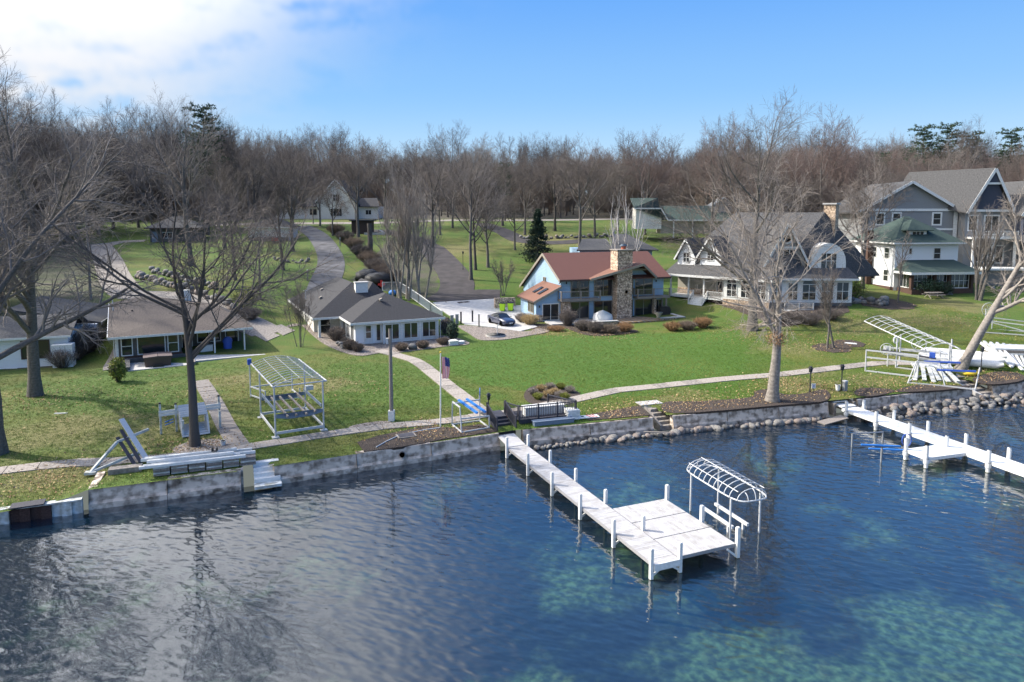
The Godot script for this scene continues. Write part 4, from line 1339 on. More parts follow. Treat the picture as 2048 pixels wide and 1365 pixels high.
	body(t, "stone_plinth", I, -0.12, 0.9, -0.8, 0.75, 0.004, 0.18, M.fieldstone)
	body(t, "garden_wall", I, -3.0, 0.0, -0.6, 2.0, -9.6, -9.0, M.fieldstone)
	# balconies
	for q in [[3.0, 8.6], [14.0, 18.9]]:
		var fl2 := body(t, "balcony_floor", I, q[0], q[1], 2.52, 2.80, 0.006, 1.35, M.weathered_wood)
		railing(fl2, I, V(q[0] + 0.06, 2.8, 1.27), V(q[1] - 0.06, 2.8, 1.27), 1.0, M.weathered_wood, 3, 0.0, 0.16, 1)
		var cb := MB.new()
		for k in 6: cb.beam(V(q[0] + 0.06, 2.95 + k * 0.14, 1.27), V(q[1] - 0.06, 2.95 + k * 0.14, 1.27), 0.012, 0.012)
		part("cable", cb, M.grey_metal, fl2)
		railing(fl2, I, V(q[0] + 0.06, 2.8, 0.1), V(q[0] + 0.06, 2.8, 1.15), 1.0, M.weathered_wood, 2, 0.0, 0.1, 1)
	for q in [[18.4, 1.2], [18.4, 0.1]]: body(t, "support_post", I, q[0] - 0.1, q[0] + 0.1, -0.5, 2.518, q[1] - 0.08, q[1] + 0.08, M.weathered_wood)
	for z in [0.2, 0.9]: body(t, "rafter_end", I, 13.2, 15.8, 6.35, 6.55, z, z + 0.14, M.trim_tan)
	for q in [[4.2, 4.9], [0.45, 1.9], [17.4, 4.8]]:
		var tb := TB.new()
		tb.lathe(V(q[0], q[1] - 0.2, 0.14), [Vector2(0.02, 0.0), Vector2(0.09, 0.05), Vector2(0.1, 0.25), Vector2(0.03, 0.34)], 8)
		part("wall_lantern", tb, M.dark_metal, t)
	var dp := TB.new()
	dp.path([V(3.3, 5.2, 0.7), V(3.2, 5.0, 0.4), V(3.1, 4.75, 0.2)], 0.06)
	part("downpipe", dp, M.brown_trim, t)
	# patio deck before the house
	var dk := thing("patio_deck", "brown wooden patio deck with low steps before the blue house", "deck", Vector3(3.14, 1.88, -90.58), 0.30)
	var k := 0
	for i in 34:
		var bb := MB.new()
		bb.bx(9.6 + i * 0.27, 9.6 + i * 0.27 + 0.258, -0.16, 0.06 + rng.randf_range(-0.004, 0.004), 1.6 if i > 3 and i < 13 else 0.65, 4.9)
		part("board", bb, [M.deck_wood, M.weathered_wood, M.deck_wood][i % 3], dk)
	for s in 2:
		var bb := MB.new()
		bb.bx(9.6, 15.6, -0.34 - s * 0.15, -0.19 - s * 0.15, 4.92 + s * 0.34, 5.28 + s * 0.34)
		part("step", bb, M.deck_wood, dk)
	var wl := thing("patio_wall", "low pale capped wall round the right end of the patio deck", "wall", Vector3(3.14, 1.88, -90.58), 0.30)
	body(wl, "wall", I, 15.7, 19.2, -0.6, 0.28, 4.3, 4.75, M.fieldstone)
	body(wl, "coping", I, 15.62, 19.28, 0.283, 0.38, 4.22, 4.83, M.concrete_new)
	body(wl, "wall", I, 18.85, 19.2, -0.6, 0.28, 1.6, 4.28, M.fieldstone)
	body(wl, "coping", I, 18.77, 19.28, 0.283, 0.38, 1.5, 4.2, M.concrete_new)
	var ur := TB.new()
	ur.lathe(V(0, 0, 0), [Vector2(0.28, 0.0), Vector2(0.2, 0.1), Vector2(0.26, 0.25), Vector2(0.55, 0.6), Vector2(0.6, 0.72), Vector2(0.5, 0.7), Vector2(0.1, 0.62)], 18)
	var urn := single("stone_urn", ur, M.trim_tan, "wide stone bowl planter at the front of the patio deck", "planter")
	urn.position = t.transform * V(15.4, 0.38, 4.5)
	var w2 := thing("patio_wall", "low pale capped wall beside the white covered table", "wall", Vector3(3.14, 1.88, -90.58), 0.30)
	body(w2, "wall", I, 6.2, 9.5, -0.6, 0.2, 4.3, 4.7, M.fieldstone)
	body(w2, "coping", I, 6.1, 9.58, 0.203, 0.3, 4.2, 4.8, M.concrete_new)
	var tr := thing("front_terrace", "concrete terrace slab along the doors of the blue house", "terrace", Vector3(3.14, 1.88, -90.58), 0.30)
	body(tr, "slab", I, 0.95, 9.58, -0.5, 0.0, 0.7, 3.3, M.concrete_new)
	# covered furniture and grill
	var cv := TB.new()
	cv.lathe(V(0, 0, 0), [Vector2(1.35, 0.0), Vector2(1.3, 0.55), Vector2(1.22, 0.85), Vector2(0.75, 1.12), Vector2(0.12, 1.38), Vector2(0.01, 1.4)], 11)
	var wc := single("covered_table", cv, M.tarp_white, "white fabric cover over a patio table before the stone chimney", "table cover")
	wc.position = t.transform * V(8.3, 0.02, 2.6)
	var gr := MB.new()
	gr.prism([V(-0.75, 0, 0), V(-0.78, 1.1, 0), V(-0.6, 1.4, 0), V(0.55, 1.4, 0), V(0.8, 1.05, 0), V(0.78, 0, 0)], V(0, 0, 0.75))
	var go := single("covered_grill", gr, M.tarp_black, "black covered barbecue at the right end of the blue house", "grill")
	go.position = t.transform * V(18.0, 0.0, 1.0)
	go.rotation.y = 0.3

func brown_cottage() -> void:
	var I := Transform3D()
	var t := thing("brown_cottage", "low cottage with brown roof and white framed picture window behind the hot tub", "house", Vector3(-38.68, 1.42, -67.26), 0.50)
	body(t, "wall", I, 0, 5.8, 0.5, 2.5, -9, 0, M.siding_taupe)
	body(t, "base_wall", I, -0.1, 5.9, -0.6, 0.497, -9, 0.12, M.brick_brown)
	body(t, "recessed_wall", I, 5.803, 12.0, -0.6, 2.5, -9, -3.2, M.siding_taupe)
	faces(t, "roof", I, [[V(-0.6, 2.6, 0.7), V(12.6, 2.6, 0.7), V(9.6, 4.5, -6.0), V(3.0, 5.2, -11.5), V(-0.6, 4.6, -11.0)], [V(12.6, 2.6, 0.7), V(12.6, 2.6, -11.0), V(9.6, 4.5, -6.0)], [V(12.6, 2.6, -11), V(3, 2.6, -16), V(3.0, 5.2, -11.5), V(9.6, 4.5, -6.0)], [V(-0.6, 4.6, -11), V(3, 5.2, -11.5), V(3, 2.6, -16), V(-0.6, 2.6, -16)]], 0.14, M.shingle_brown)
	fascia(t, I, [V(-0.6, 2.58, 0.73), V(12.6, 2.58, 0.73)], 0.22, M.white_paint)
	fascia(t, I, [V(-0.63, 2.62, 0.7), V(-0.63, 4.62, -11.0)], 0.2, M.white_paint, "bargeboard")
	sweep(t, "gable_wall", I, [V(0.02, 2.5, 0), V(0.02, 4.4, -10.6), V(0.02, 0, -10.6), V(0.02, 0.0, 0)], V(0.2, 0, 0), M.siding_taupe)
	win(t, I, 0.55, 0.62, 0.85, 1.75, 1, 2)
	win(t, I, 1.95, 0.62, 2.35, 1.75, 1, 1)
	win(t, I, 4.65, 0.62, 0.85, 1.75, 1, 2)
	body(t, "corner_board", I, -0.03, 0.25, 0.5, 2.5, 0.004, 0.05, M.white_paint)
	win(t, at(0, 0, -3.197), 7.6, 0.8, 2.2, 1.3, 2, 1, M.white_paint, M.glass_sky)
	win(t, at(0, 0, -3.197), 10.4, 0.5, 1.2, 1.6, 1, 1, M.white_paint, M.glass_sky)
	win(t, at(0, 0, -3.197), 6.1, 0.02, 0.9, 2.0, 1, 1, M.white_paint, M.glass_dark, "door_window")
	for x in [11.8, 8.9]: body(t, "porch_post", I, x - 0.07, x + 0.07, -0.5, 2.46, 0.35, 0.49, M.white_paint)
	body(t, "chimney", I, 6.6, 7.5, 3.8, 5.9, -9.0, -8.2, M.white_paint)
	for q in [[1.6, 3.9, -6.5], [4.6, 4.6, -9.6]]:
		var tb := TB.new()
		tb.pipe(V(q[0], q[1] - 0.6, q[2]), V(q[0], q[1] + 0.35, q[2]), 0.09)
		part("vent_pipe", tb, M.dark_metal, t)
	var vp := TB.new()
	vp.pipe(V(-0.2, 3.4, -8.0), V(-0.2, 5.5, -8.0), 0.05)
	part("mast", vp, M.white_metal, t)
	var dn := TB.new()
	dn.path([V(-0.3, 2.45, 0.6), V(-0.12, 2.2, 0.25), V(-0.12, 0.0, 0.25)], 0.05)
	part("downpipe", dn, M.white_metal, t)
	# hot tub court below the picture window, terrace at the right
	var ct := thing("hot_tub_court", "sunken concrete court with dark block walls around the hot tub", "court", t.position, 0.50)
	body(ct, "floor", I, 1.0, 6.3, -0.55, -0.1, 0.5, 4.2, M.concrete_new)
	body(ct, "back_wall", I, 0.9, 6.3, -0.5, 0.32, 0.13, 0.45, M.stone_rock_dark)
	for k in 6:
		var b := MB.new()
		b.bx(0.75, 1.18, -0.35 + (k % 2) * 0.01, 0.35 - k * 0.03, 0.5 + k * 0.6, 1.08 + k * 0.6)
		part("block", b, M.stone_rock_dark, ct)
	var tt := thing("terrace", "pale concrete terrace with paved steps before the cottage porch", "terrace", t.position, 0.50)
	body(tt, "slab", I, 6.35, 13.4, -0.5, 0.08, -3.1, 3.4, M.concrete_new)
	body(tt, "side_wall", I, 6.33, 6.75, -0.6, 0.2, 0.5, 4.4, M.concrete)
	for k in 3: body(tt, "step", I, 7.3, 8.7, -0.5, 0.05 - 0.13 * (k + 1), 3.402 + k * 0.36, 3.76 + k * 0.36, M.paver)
	# hot tub
	var ht := thing("hot_tub", "brown hot tub with closed folding cover beside the cottage", "hot tub", t.transform * V(3.55, -0.1, 2.35), 0.50)
	var tb2 := MB.new()
	tb2.prism([V(-1.1, 0, 1.05), V(-1.2, 0.85, 1.1), V(1.2, 0.85, 1.1), V(1.1, 0, 1.05)], V(0, 0, -2.1))
	part("cabinet", tb2, M.spa_brown, ht)
	for s in [-1, 1]:
		var c := MB.new()
		c.prism([V(s * 0.02, 0.855, 1.15), V(s * 1.25, 0.855, 1.15), V(s * 1.25, 0.93, 1.15), V(s * 0.02, 1.0, 1.15)], V(0, 0, -2.3))
		part("cover_half", c, M.spa_cover, ht)
	var c5 := MB.new()
	for i in 12: c5.bx(-1.05 + i * 0.178, -0.89 + i * 0.178, 0.1, 0.78, 1.095, 1.115)
	part("slat_front", c5, M.spa_brown, ht)
	var st := MB.new()
	st.bx(-0.45, 0.45, 0.0, 0.2, 1.2, 1.55)
	part("step", st, M.black_plastic, ht)
	# porch furniture
	var ch := thing("cooler_box", "white box standing on the cottage terrace", "box", t.transform * V(8.2, 0.08, -0.8), 0.5)
	body(ch, "case", I, -0.6, 0.6, 0, 0.7, -0.3, 0.3, M.white_paint)
	body(ch, "lid", I, -0.62, 0.62, 0.703, 0.76, -0.32, 0.32, M.white_paint)
	var kg := thing("kettle_grill", "dark blue covered grill on the cottage terrace", "grill", t.transform * V(10.3, 0.08, -1.0), 0.5)
	var kt := TB.new()
	kt.lathe(V(0, 0, 0), [Vector2(0.42, 0.0), Vector2(0.42, 0.7), Vector2(0.5, 0.95), Vector2(0.45, 1.2), Vector2(0.2, 1.4), Vector2(0.02, 1.42)], 12)
	part("cover", kt, M.blue_paint, kg)

func left_house() -> void:
	var I := Transform3D()
	var t := thing("white_clapboard_house", "white clapboard house with grey roof behind the trees at the left edge", "house", Vector3(-47.85,1.22,-65.31), 0.35)
	body(t, "wall", I, -6.0, 5.0, -0.6, 3.0, -7, 0, M.siding_white)
	body(t, "wing_wall", I, 3.2, 6.2, -0.4, 2.9, -20, -7.003, M.siding_white)
	faces(t, "roof", I, [[V(-6.5, 3.0, 0.5), V(5.4, 3.0, 0.5), V(5.4, 4.6, -3.6), V(-6.5, 4.6, -3.6)], [V(-6.5, 4.6, -3.6), V(5.4, 4.6, -3.6), V(5.4, 3.2, -7.4), V(-6.5, 3.2, -7.4)]], 0.14, M.shingle_grey)
	faces(t, "wing_roof", I, [[V(-2.0, 4.8, -7.6), V(6.5, 3.0, -7.6), V(6.5, 3.0, -20.5), V(-2.0, 4.8, -20.5)]], 0.14, M.shingle_grey)
	fascia(t, I, [V(-6.5, 2.98, 0.53), V(5.4, 2.98, 0.53)], 0.2, M.white_paint)
	fascia(t, I, [V(6.53, 3.0, -7.6), V(6.53, 3.0, -20.5)], 0.3, M.white_paint)
	win(t, I, 1.2, 0.9, 2.2, 1.6, 2, 1, M.brown_trim)
	win(t, I, -2.6, 0.9, 1.8, 1.5, 2, 1, M.brown_trim)
	body(t, "lean_to", I, 3.9, 5.6, -0.4, 2.2, 0.003, 1.2, M.white_paint)

func porch_house() -> void:
	var t := thing("shingled_house", "large house with grey shake roof and white arched windows behind the tall trees", "house", Vector3(29.5, 3.1, -97.0), -0.75)
	var I := Transform3D()
	body(t, "wall", I, 0, 6.5, 0.9, 4.0, -9, 0, M.white_paint)
	body(t, "stone_base", I, -0.03, 6.53, -1.2, 0.897, -9, 0.06, M.fieldstone_tan)
	body(t, "porch_wall", I, -8.5, -0.003, 0.9, 4.0, -9, -2.4, M.siding_beige)
	body(t, "porch_stone_band", I, -8.5, -0.003, 0.9, 1.75, -2.397, -2.33, M.fieldstone_tan)
	body(t, "porch_floor", I, -8.6, -0.05, 0.6, 0.88, -2.32, 0.05, M.white_paint)
	for x in [-8.3, -5.4, -3.0]: body(t, "porch_post", I, x - 0.1, x + 0.1, 0.6, 3.9, -0.15, 0.05, M.white_paint)
	var fl := body(t, "porch_skirt", I, -8.6, -0.05, -0.8, 0.597, -1.2, -0.6, M.brown_trim)
	railing(t, I, V(-8.2, 0.88, -0.05), V(-4.6, 0.88, -0.05), 0.85, M.white_paint, 2, 0.16)
	railing(t, I, V(-2.4, 0.88, -0.05), V(-0.15, 0.88, -0.05), 0.85, M.white_paint, 2, 0.16)
	for k in 5: body(t, "stair_tread", I, -4.5, -2.5, 0.72 - 0.2 * (k + 1), 0.74 - 0.2 * k, 0.06 + k * 0.3, 0.36 + k * 0.3, M.white_paint)
	for x in [-4.55, -2.45]:
		railing(t, I, V(x, 0.75, 0.1), V(x, -0.3, 1.55), 0.9, M.white_paint, 2, 0.2)
	win(t, at(0, 0, -2.397), -2.1, 1.4, 0.8, 1.6, 1, 1)
	# the great roof: eave, porch slope and steep main slope
	faces(t, "roof", I, [[V(-9.2, 4.0, 0.6), V(7.1, 4.0, 0.6), V(9.6, 12.9, -10.5), V(-3.6, 12.9, -10.5)], [V(-9.2, 4.0, 0.6), V(-3.6, 12.9, -10.5), V(-9.2, 4.0, -19)], [V(7.1, 4.0, 0.6), V(15, 4.0, -18), V(9.6, 12.9, -10.5)], [V(-9.2, 4, -19), V(-3.6, 12.9, -10.5), V(9.6, 12.9, -10.5), V(15, 4, -18)]], 0.18, M.shingle_grey)
	fascia(t, I, [V(-9.22, 3.98, 0.64), V(7.1, 3.98, 0.64)], 0.32, M.white_paint)
	# arched windows of the sun room
	for x in [0.55, 2.6, 4.7]: arched(t, I, x, 1.35, 1.35, 1.75)
	# dormers
	for q in [[-2.6, 6.0, 1.6], [-6.4, 5.6, 1.4]]:
		var hw: float = q[2]
		var yb: float = q[1]
		sweep(t, "dormer_wall", I, [V(q[0] - hw, yb - 0.6, -1.0), V(q[0] + hw, yb - 0.6, -1.0), V(q[0] + hw, yb + 0.9, -1.0), V(q[0], yb + 3.3, -1.0), V(q[0] - hw, yb + 0.9, -1.0)], V(0, 0, -5), M.siding_white)
		faces(t, "dormer_roof", I, [[V(q[0] - hw - 0.35, yb + 0.5, -0.6), V(q[0], yb + 3.5, -0.6), V(q[0], yb + 3.5, -7), V(q[0] - hw - 0.35, yb + 0.5, -7)], [V(q[0] + 0.002, yb + 3.5, -0.6), V(q[0] + hw + 0.35, yb + 0.5, -0.6), V(q[0] + hw + 0.35, yb + 0.5, -7), V(q[0] + 0.002, yb + 3.5, -7)]], 0.15, M.shingle_grey)
		fascia(t, I, [V(q[0] - hw - 0.38, yb + 0.5, -0.56), V(q[0], yb + 3.52, -0.56), V(q[0] + hw + 0.38, yb + 0.5, -0.56)], 0.22, M.white_paint, "bargeboard")
		win(t, at(0, 0, -0.998), q[0] - 0.45, yb + 0.1, 0.9, 1.3, 2, 2)
	# the lake front, in shade
	var S := at(6.5, 0, 0, 0.72)
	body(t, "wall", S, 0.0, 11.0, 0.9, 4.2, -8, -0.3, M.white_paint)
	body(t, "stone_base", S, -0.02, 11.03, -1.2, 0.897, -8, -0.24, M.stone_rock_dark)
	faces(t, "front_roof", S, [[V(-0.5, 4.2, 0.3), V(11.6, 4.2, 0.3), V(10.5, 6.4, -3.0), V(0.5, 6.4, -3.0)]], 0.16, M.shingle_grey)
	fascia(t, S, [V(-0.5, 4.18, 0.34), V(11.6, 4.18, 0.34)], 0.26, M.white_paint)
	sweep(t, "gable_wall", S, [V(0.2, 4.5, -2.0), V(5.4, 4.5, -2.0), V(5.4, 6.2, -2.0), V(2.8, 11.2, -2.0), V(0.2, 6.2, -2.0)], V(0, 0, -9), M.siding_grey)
	faces(t, "gable_roof", S, [[V(-0.3, 5.6, -1.5), V(2.8, 11.5, -1.5), V(2.8, 11.5, -12), V(-0.3, 5.6, -12)], [V(2.803, 11.5, -1.5), V(5.9, 5.6, -1.5), V(5.9, 5.6, -12), V(2.803, 11.5, -12)]], 0.16, M.shingle_grey)
	fascia(t, S, [V(-0.32, 5.6, -1.46), V(2.8, 11.52, -1.46), V(5.92, 5.6, -1.46)], 0.28, M.white_paint, "bargeboard")
	body(t, "band", S, 0.9, 4.7, 8.05, 8.3, -1.99, -1.9, M.white_paint)
	var rw := TB.new()
	ring(rw, V(2.8, 9.35, -1.93), V(0, 0, 1), 0.62, 0.13)
	rw.v = S * rw.v
	rw.n = Transform3D(S.basis, Vector3.ZERO) * rw.n
	var rwo := part("round_window", rw, M.white_paint, t)
	var rp := TB.new()
	rp.pipe(S * V(2.8, 9.35, -1.99), S * V(2.8, 9.35, -1.95), 0.56, 18)
	part("pane", rp, M.glass_dark, rwo)
	win(t, S * at(0, 0, -1.998), 1.6, 5.6, 2.4, 2.3, 3, 2, M.white_paint, M.glass_sky)
	# barrel dormer
	var dm := []
	for k in 11: dm.append(V(8.3 + 2.3 * cos(PI - PI * k / 10.0), 6.2 + 2.6 * sin(PI * k / 10.0), -1.6))
	dm.append(V(10.6, 4.6, -1.6)); dm.append(V(6.0, 4.6, -1.6))
	sweep(t, "barrel_dormer", S, dm, V(0, 0, -6), M.white_paint)
	win(t, S * at(0, 0, -1.597), 7.3, 5.4, 2.0, 2.0, 3, 2, M.white_paint, M.glass_sky)
	for x in [0.5, 2.6]: win(t, S * at(0, 0, -0.297), x, 1.3, 1.2, 2.2, 2, 2, M.white_paint, M.glass_sky)
	arched(t, S * at(0, 0, -0.3), 4.5, 1.3, 1.7, 2.0)
	for x in [7.0, 9.0]: win(t, S * at(0, 0, -0.297), x, 1.3, 1.5, 2.3, 2, 2, M.white_paint, M.glass_sky)
	body(t, "balcony_floor", S, 1.5, 5.2, -0.1, 0.1, -0.2, 1.8, M.white_paint)
	railing(t, S, V(1.5, 0.1, 1.75), V(5.2, 0.1, 1.75), 0.9, M.white_paint, 3, 0.16)
	var cm := body(t, "chimney", I, 9.2, 10.8, 8.0, 14.0, -12.5, -11.2, M.fieldstone_tan)
	body(cm, "cap", I, 9.05, 10.95, 14.003, 14.2, -12.65, -11.05, M.concrete_new)

func arched(parent: Node3D, xf: Transform3D, x: float, y: float, w: float, h: float) -> void:
	var o := win(parent, xf, x, y, w, h, 2, 2, M.white_paint, M.glass_sky, "arched_window")
	var gl := MB.new()
	gl.xf = xf
	var fan := []
	for k in 11: fan.append(V(x + w * 0.5 + w * 0.5 * cos(PI * k / 10.0), y + h + 0.09 + w * 0.5 * sin(PI * k / 10.0), 0.004))
	gl.prism(fan, V(0, 0, 0.02))
	part("pane", gl, M.glass_dark, o)
	var fr := MB.new()
	fr.xf = xf
	for k in 10:
		var a := PI * k / 10.0
		var b := PI * (k + 1) / 10.0
		var r := w * 0.5 + 0.05
		fr.beam(V(x + w * 0.5 + r * cos(a), y + h + 0.09 + r * sin(a), 0.035), V(x + w * 0.5 + r * cos(b), y + h + 0.09 + r * sin(b), 0.035), 0.07, 0.1)
	part("arch_trim", fr, M.white_paint, o)

func green_house() -> void:
	var I := Transform3D()
	var t := thing("green_roofed_house", "white house with green hip roof and brick porch behind the picnic table", "house", Vector3(57.4, 4.0, -99.7), 0.12)
	body(t, "brick_base", I, -0.1, 9.6, -1.0, 1.0, -3.2, 0.0, M.brick_brown)
	body(t, "wall", I, -0.6, 9.5, -1.0, 7.6, -13, -3.3, M.siding_white)
	body(t, "side_base", I, -0.66, -0.603, -1.0, 1.0, -13, -3.3, M.brick_brown)
	for x in [0.0, 3.55, 5.85, 9.4]: body(t, "brick_pier", I, x - 0.2, x + 0.2, 1.003, 3.4, -0.5, -0.05, M.brick_brown)
	body(t, "porch_back", I, 0.2, 9.2, 1.003, 3.4, -3.2, -0.55, M.brick_brown)
	win(t, at(0, 0, -0.54), 0.35, 1.15, 2.9, 1.95, 4, 2, M.white_paint, M.glass_sky, "porch_window", 0.14)
	win(t, at(0, 0, -0.54), 6.2, 1.15, 2.9, 1.95, 4, 2, M.white_paint, M.glass_sky, "porch_window", 0.14)
	win(t, at(0, 0, -0.54), 3.9, 0.7, 1.7, 2.6, 3, 2, M.white_paint, M.glass_dark, "front_door", 0.12)
	var lf := at(0.196, 0, 0, -PI / 2)
	win(t, lf, -2.9, 1.2, 2.0, 1.9, 3, 1, M.white_paint, M.glass_sky, "porch_window", 0.12)
	faces(t, "porch_roof", I, [[V(-0.8, 3.5, 0.7), V(10.2, 3.5, 0.7), V(8.8, 5.0, -3.25), V(0.8, 5.0, -3.25)], [V(-0.8, 3.5, -3.25), V(-0.8, 3.5, 0.7), V(0.8, 5.0, -3.25)], [V(10.2, 3.5, 0.7), V(10.2, 3.5, -3.25), V(8.8, 5.0, -3.25)]], 0.16, M.shingle_green)
	fascia(t, I, [V(-0.82, 3.48, -3.2), V(-0.82, 3.48, 0.73), V(10.2, 3.48, 0.73)], 0.34, M.white_paint)
	for k in 4: body(t, "stair_tread", I, 3.6, 5.9, 0.55 - 0.2 * (k + 1) - 0.5, 0.57 - 0.2 * k, 0.02 + k * 0.32, 0.34 + k * 0.32, M.concrete)
	var rf := faces(t, "roof", I, hip(-1.3, 10.2, -2.6, -13.8, 7.6, 11.4, 5.4), 0.18, M.shingle_green)
	fascia(t, I, [V(-1.32, 7.58, -13.8), V(-1.32, 7.58, -2.57), V(10.2, 7.58, -2.57)], 0.22, M.white_paint)
	body(t, "dormer_wall", I, 2.2, 5.0, 7.9, 9.4, -7.0, -4.3, M.white_paint)
	win(t, at(0, 0, -4.297), 2.7, 8.3, 1.8, 0.85, 3, 1)
	faces(t, "dormer_roof", I, hip(1.5, 5.7, -3.7, -8.5, 9.4, 10.9), 0.12, M.shingle_green)
	win(t, at(0, 0, -3.297), 1.6, 5.9, 0.4, 0.8, 1, 1)
	win(t, at(0, 0, -3.297), 5.6, 5.2, 1.0, 1.5, 1, 2)
	var sl := at(-0.6, 0, 0, -PI / 2)
	for x in [-5.6, -8.6, -11.4]:
		win(t, sl, x, 5.2, 1.0, 1.5, 1, 2)
		win(t, sl, x, 1.8, 1.0, 1.6, 1, 2)
	body(t, "chimney", I, -1.5, -0.67, -1.0, 9.2, -9.4, -8.4, M.brick_brown)

func grey_house() -> void:
	var I := Transform3D()
	var t := thing("grey_gabled_house", "tall grey three storey house with white trim and steep dark gables at the right", "house", Vector3(57.5, 4.6, -115.5), -0.06)
	body(t, "wall", I, 0, 15.0, -1.0, 11.9, -14, 0, M.siding_grey)
	sweep(t, "gable_wall", I, [V(-0.2, 11.9, 0.0), V(15.2, 11.9, 0.0), V(7.5, 16.2, 0.0)], V(0, 0, -0.4), M.siding_grey)
	faces(t, "roof", I, [[V(-1.2, 11.4, 0.7), V(7.5, 16.5, 0.7), V(7.5, 16.5, -14.5), V(-1.2, 11.4, -14.5)], [V(7.503, 16.5, 0.7), V(16.2, 11.4, 0.7), V(16.2, 11.4, -14.5), V(7.503, 16.5, -14.5)]], 0.2, M.shingle_grey)
	fascia(t, I, [V(-1.22, 11.4, 0.74), V(7.5, 16.52, 0.74), V(16.22, 11.4, 0.74)], 0.42, M.white_paint, "bargeboard")
	body(t, "band", I, -0.1, 15.1, 11.6, 12.0, 0.003, 0.15, M.white_paint)
	body(t, "band", I, -0.1, 15.1, 8.5, 8.8, 0.003, 0.12, M.white_paint)
	body(t, "corner_board", I, 14.5, 15.12, -1.0, 11.59, 0.16, 0.2, M.white_paint)
	for x in [2.4, 5.0, 11.4]: win(t, I, x, 9.5, 1.1, 1.7, 1, 2, M.white_paint, M.glass_sky, "window", 0.24)
	for x in [2.4, 8.0, 12.3]: win(t, I, x, 4.3, 1.2, 2.1, 1, 2, M.white_paint, M.glass_sky, "window", 0.24)
	# the lake front to the right: dark gables, balcony, porch columns
	body(t, "front_wall", I, 15.3, 30.0, -1.0, 11.9, -13, 2.0, M.siding_grey)
	sweep(t, "dark_gable", I, [V(15.6, 11.9, 2.6), V(21.6, 11.9, 2.6), V(18.9, 17.6, 2.6)], V(0, 0, -1.2), M.siding_greydark)
	faces(t, "gable_roof", I, [[V(15.0, 11.4, 3.1), V(18.9, 18.4, 3.1), V(11.5, 18.4, -9.0), V(9.0, 14.0, -9.0)], [V(18.903, 18.4, 3.1), V(22.2, 11.6, 3.1), V(22.2, 11.6, -9), V(18.903, 18.4, -9.0)], [V(18.9, 18.38, 3.1), V(18.9, 18.38, -9.0), V(11.5, 18.38, -9.0)]], 0.2, M.shingle_grey)
	fascia(t, I, [V(14.98, 11.4, 3.14), V(18.9, 18.42, 3.14), V(22.22, 11.6, 3.14)], 0.4, M.white_paint, "bargeboard")
	sweep(t, "gable_peak", I, [V(17.8, 16.1, 2.62), V(20.0, 16.1, 2.62), V(18.9, 18.1, 2.62)], V(0, 0, 0.35), M.siding_greydark)
	body(t, "gable_beam", I, 17.5, 20.3, 15.8, 16.1, 2.62, 3.0, M.white_paint)
	sweep(t, "dark_gable", I, [V(22.4, 7.9, 5.0), V(29.0, 7.9, 5.0), V(29.0, 11.6, 5.0), V(25.7, 16.0, 5.0), V(22.4, 11.6, 5.0)], V(0, 0, -4.0), M.siding_greydark)
	faces(t, "gable_roof", I, [[V(21.8, 11.0, 5.5), V(25.7, 16.5, 5.5), V(25.7, 16.5, -9), V(21.8, 11.0, -9)], [V(25.703, 16.5, 5.5), V(29.6, 11.0, 5.5), V(29.6, 11.0, -9), V(25.703, 16.5, -9)]], 0.2, M.shingle_grey)
	fascia(t, I, [V(21.78, 11.0, 5.54), V(25.7, 16.52, 5.54), V(29.62, 11.0, 5.54)], 0.36, M.white_paint, "bargeboard")
	arched(t, at(0, 0, 5.0), 23.6, 8.6, 3.6, 2.6)
	body(t, "band", I, 15.3, 22.4, 11.5, 11.85, 2.004, 2.6, M.white_paint)
	win(t, at(0, 0, 2.0), 18.4, 8.0, 2.0, 2.8, 2, 1, M.white_paint, M.glass_sky, "balcony_door", 0.2)
	win(t, at(0, 0, 2.0), 15.9, 8.6, 1.2, 2.2, 1, 2, M.white_paint, M.glass_sky, "window", 0.2)
	win(t, at(0, 0, 2.0), 17.0, 3.6, 1.2, 2.3, 1, 2, M.white_paint, M.glass_sky, "window", 0.2)
	win(t, at(0, 0, 2.0), 19.2, 3.4, 2.2, 2.6, 2, 1, M.white_paint, M.glass_sky, "window", 0.2)
	body(t, "balcony_floor", I, 15.4, 22.3, 7.2, 7.5, 2.01, 4.4, M.white_paint)
	railing(t, I, V(15.5, 7.5, 4.3), V(22.2, 7.5, 4.3), 0.95, M.white_paint, 4, 0.2)
	faces(t, "porch_roof", I, [[V(21.9, 6.3, 8.4), V(30.5, 6.3, 8.4), V(30.5, 7.9, 5.0), V(20.5, 7.9, 5.0)]], 0.16, M.shingle_grey)
	fascia(t, I, [V(21.9, 6.28, 8.44), V(30.5, 6.28, 8.44)], 0.3, M.white_paint)
	for x in [22.2, 24.6, 27.0, 29.4]: body(t, "porch_column", I, x - 0.16, x + 0.16, 0.8, 6.1, 7.9, 8.2, M.white_paint)
	for x in [15.6, 18.6, 21.9]: body(t, "porch_column", I, x - 0.16, x + 0.16, 0.0, 7.19, 4.0, 4.3, M.white_paint)
	body(t, "porch_floor", I, 15.3, 30.2, 2.6, 2.9, 5.0, 8.3, M.white_paint)
	railing(t, I, V(22.2, 2.9, 8.1), V(29.4, 2.9, 8.1), 0.9, M.white_paint, 3, 0.2)
	body(t, "stone_base", I, 15.3, 30.2, -1.0, 2.59, 5.2, 7.8, M.stone_rock)
	win(t, at(0, 0, 5.0), 23.2, 3.3, 4.6, 2.4, 4, 1, M.white_paint, M.glass_dark, "window", 0.2)


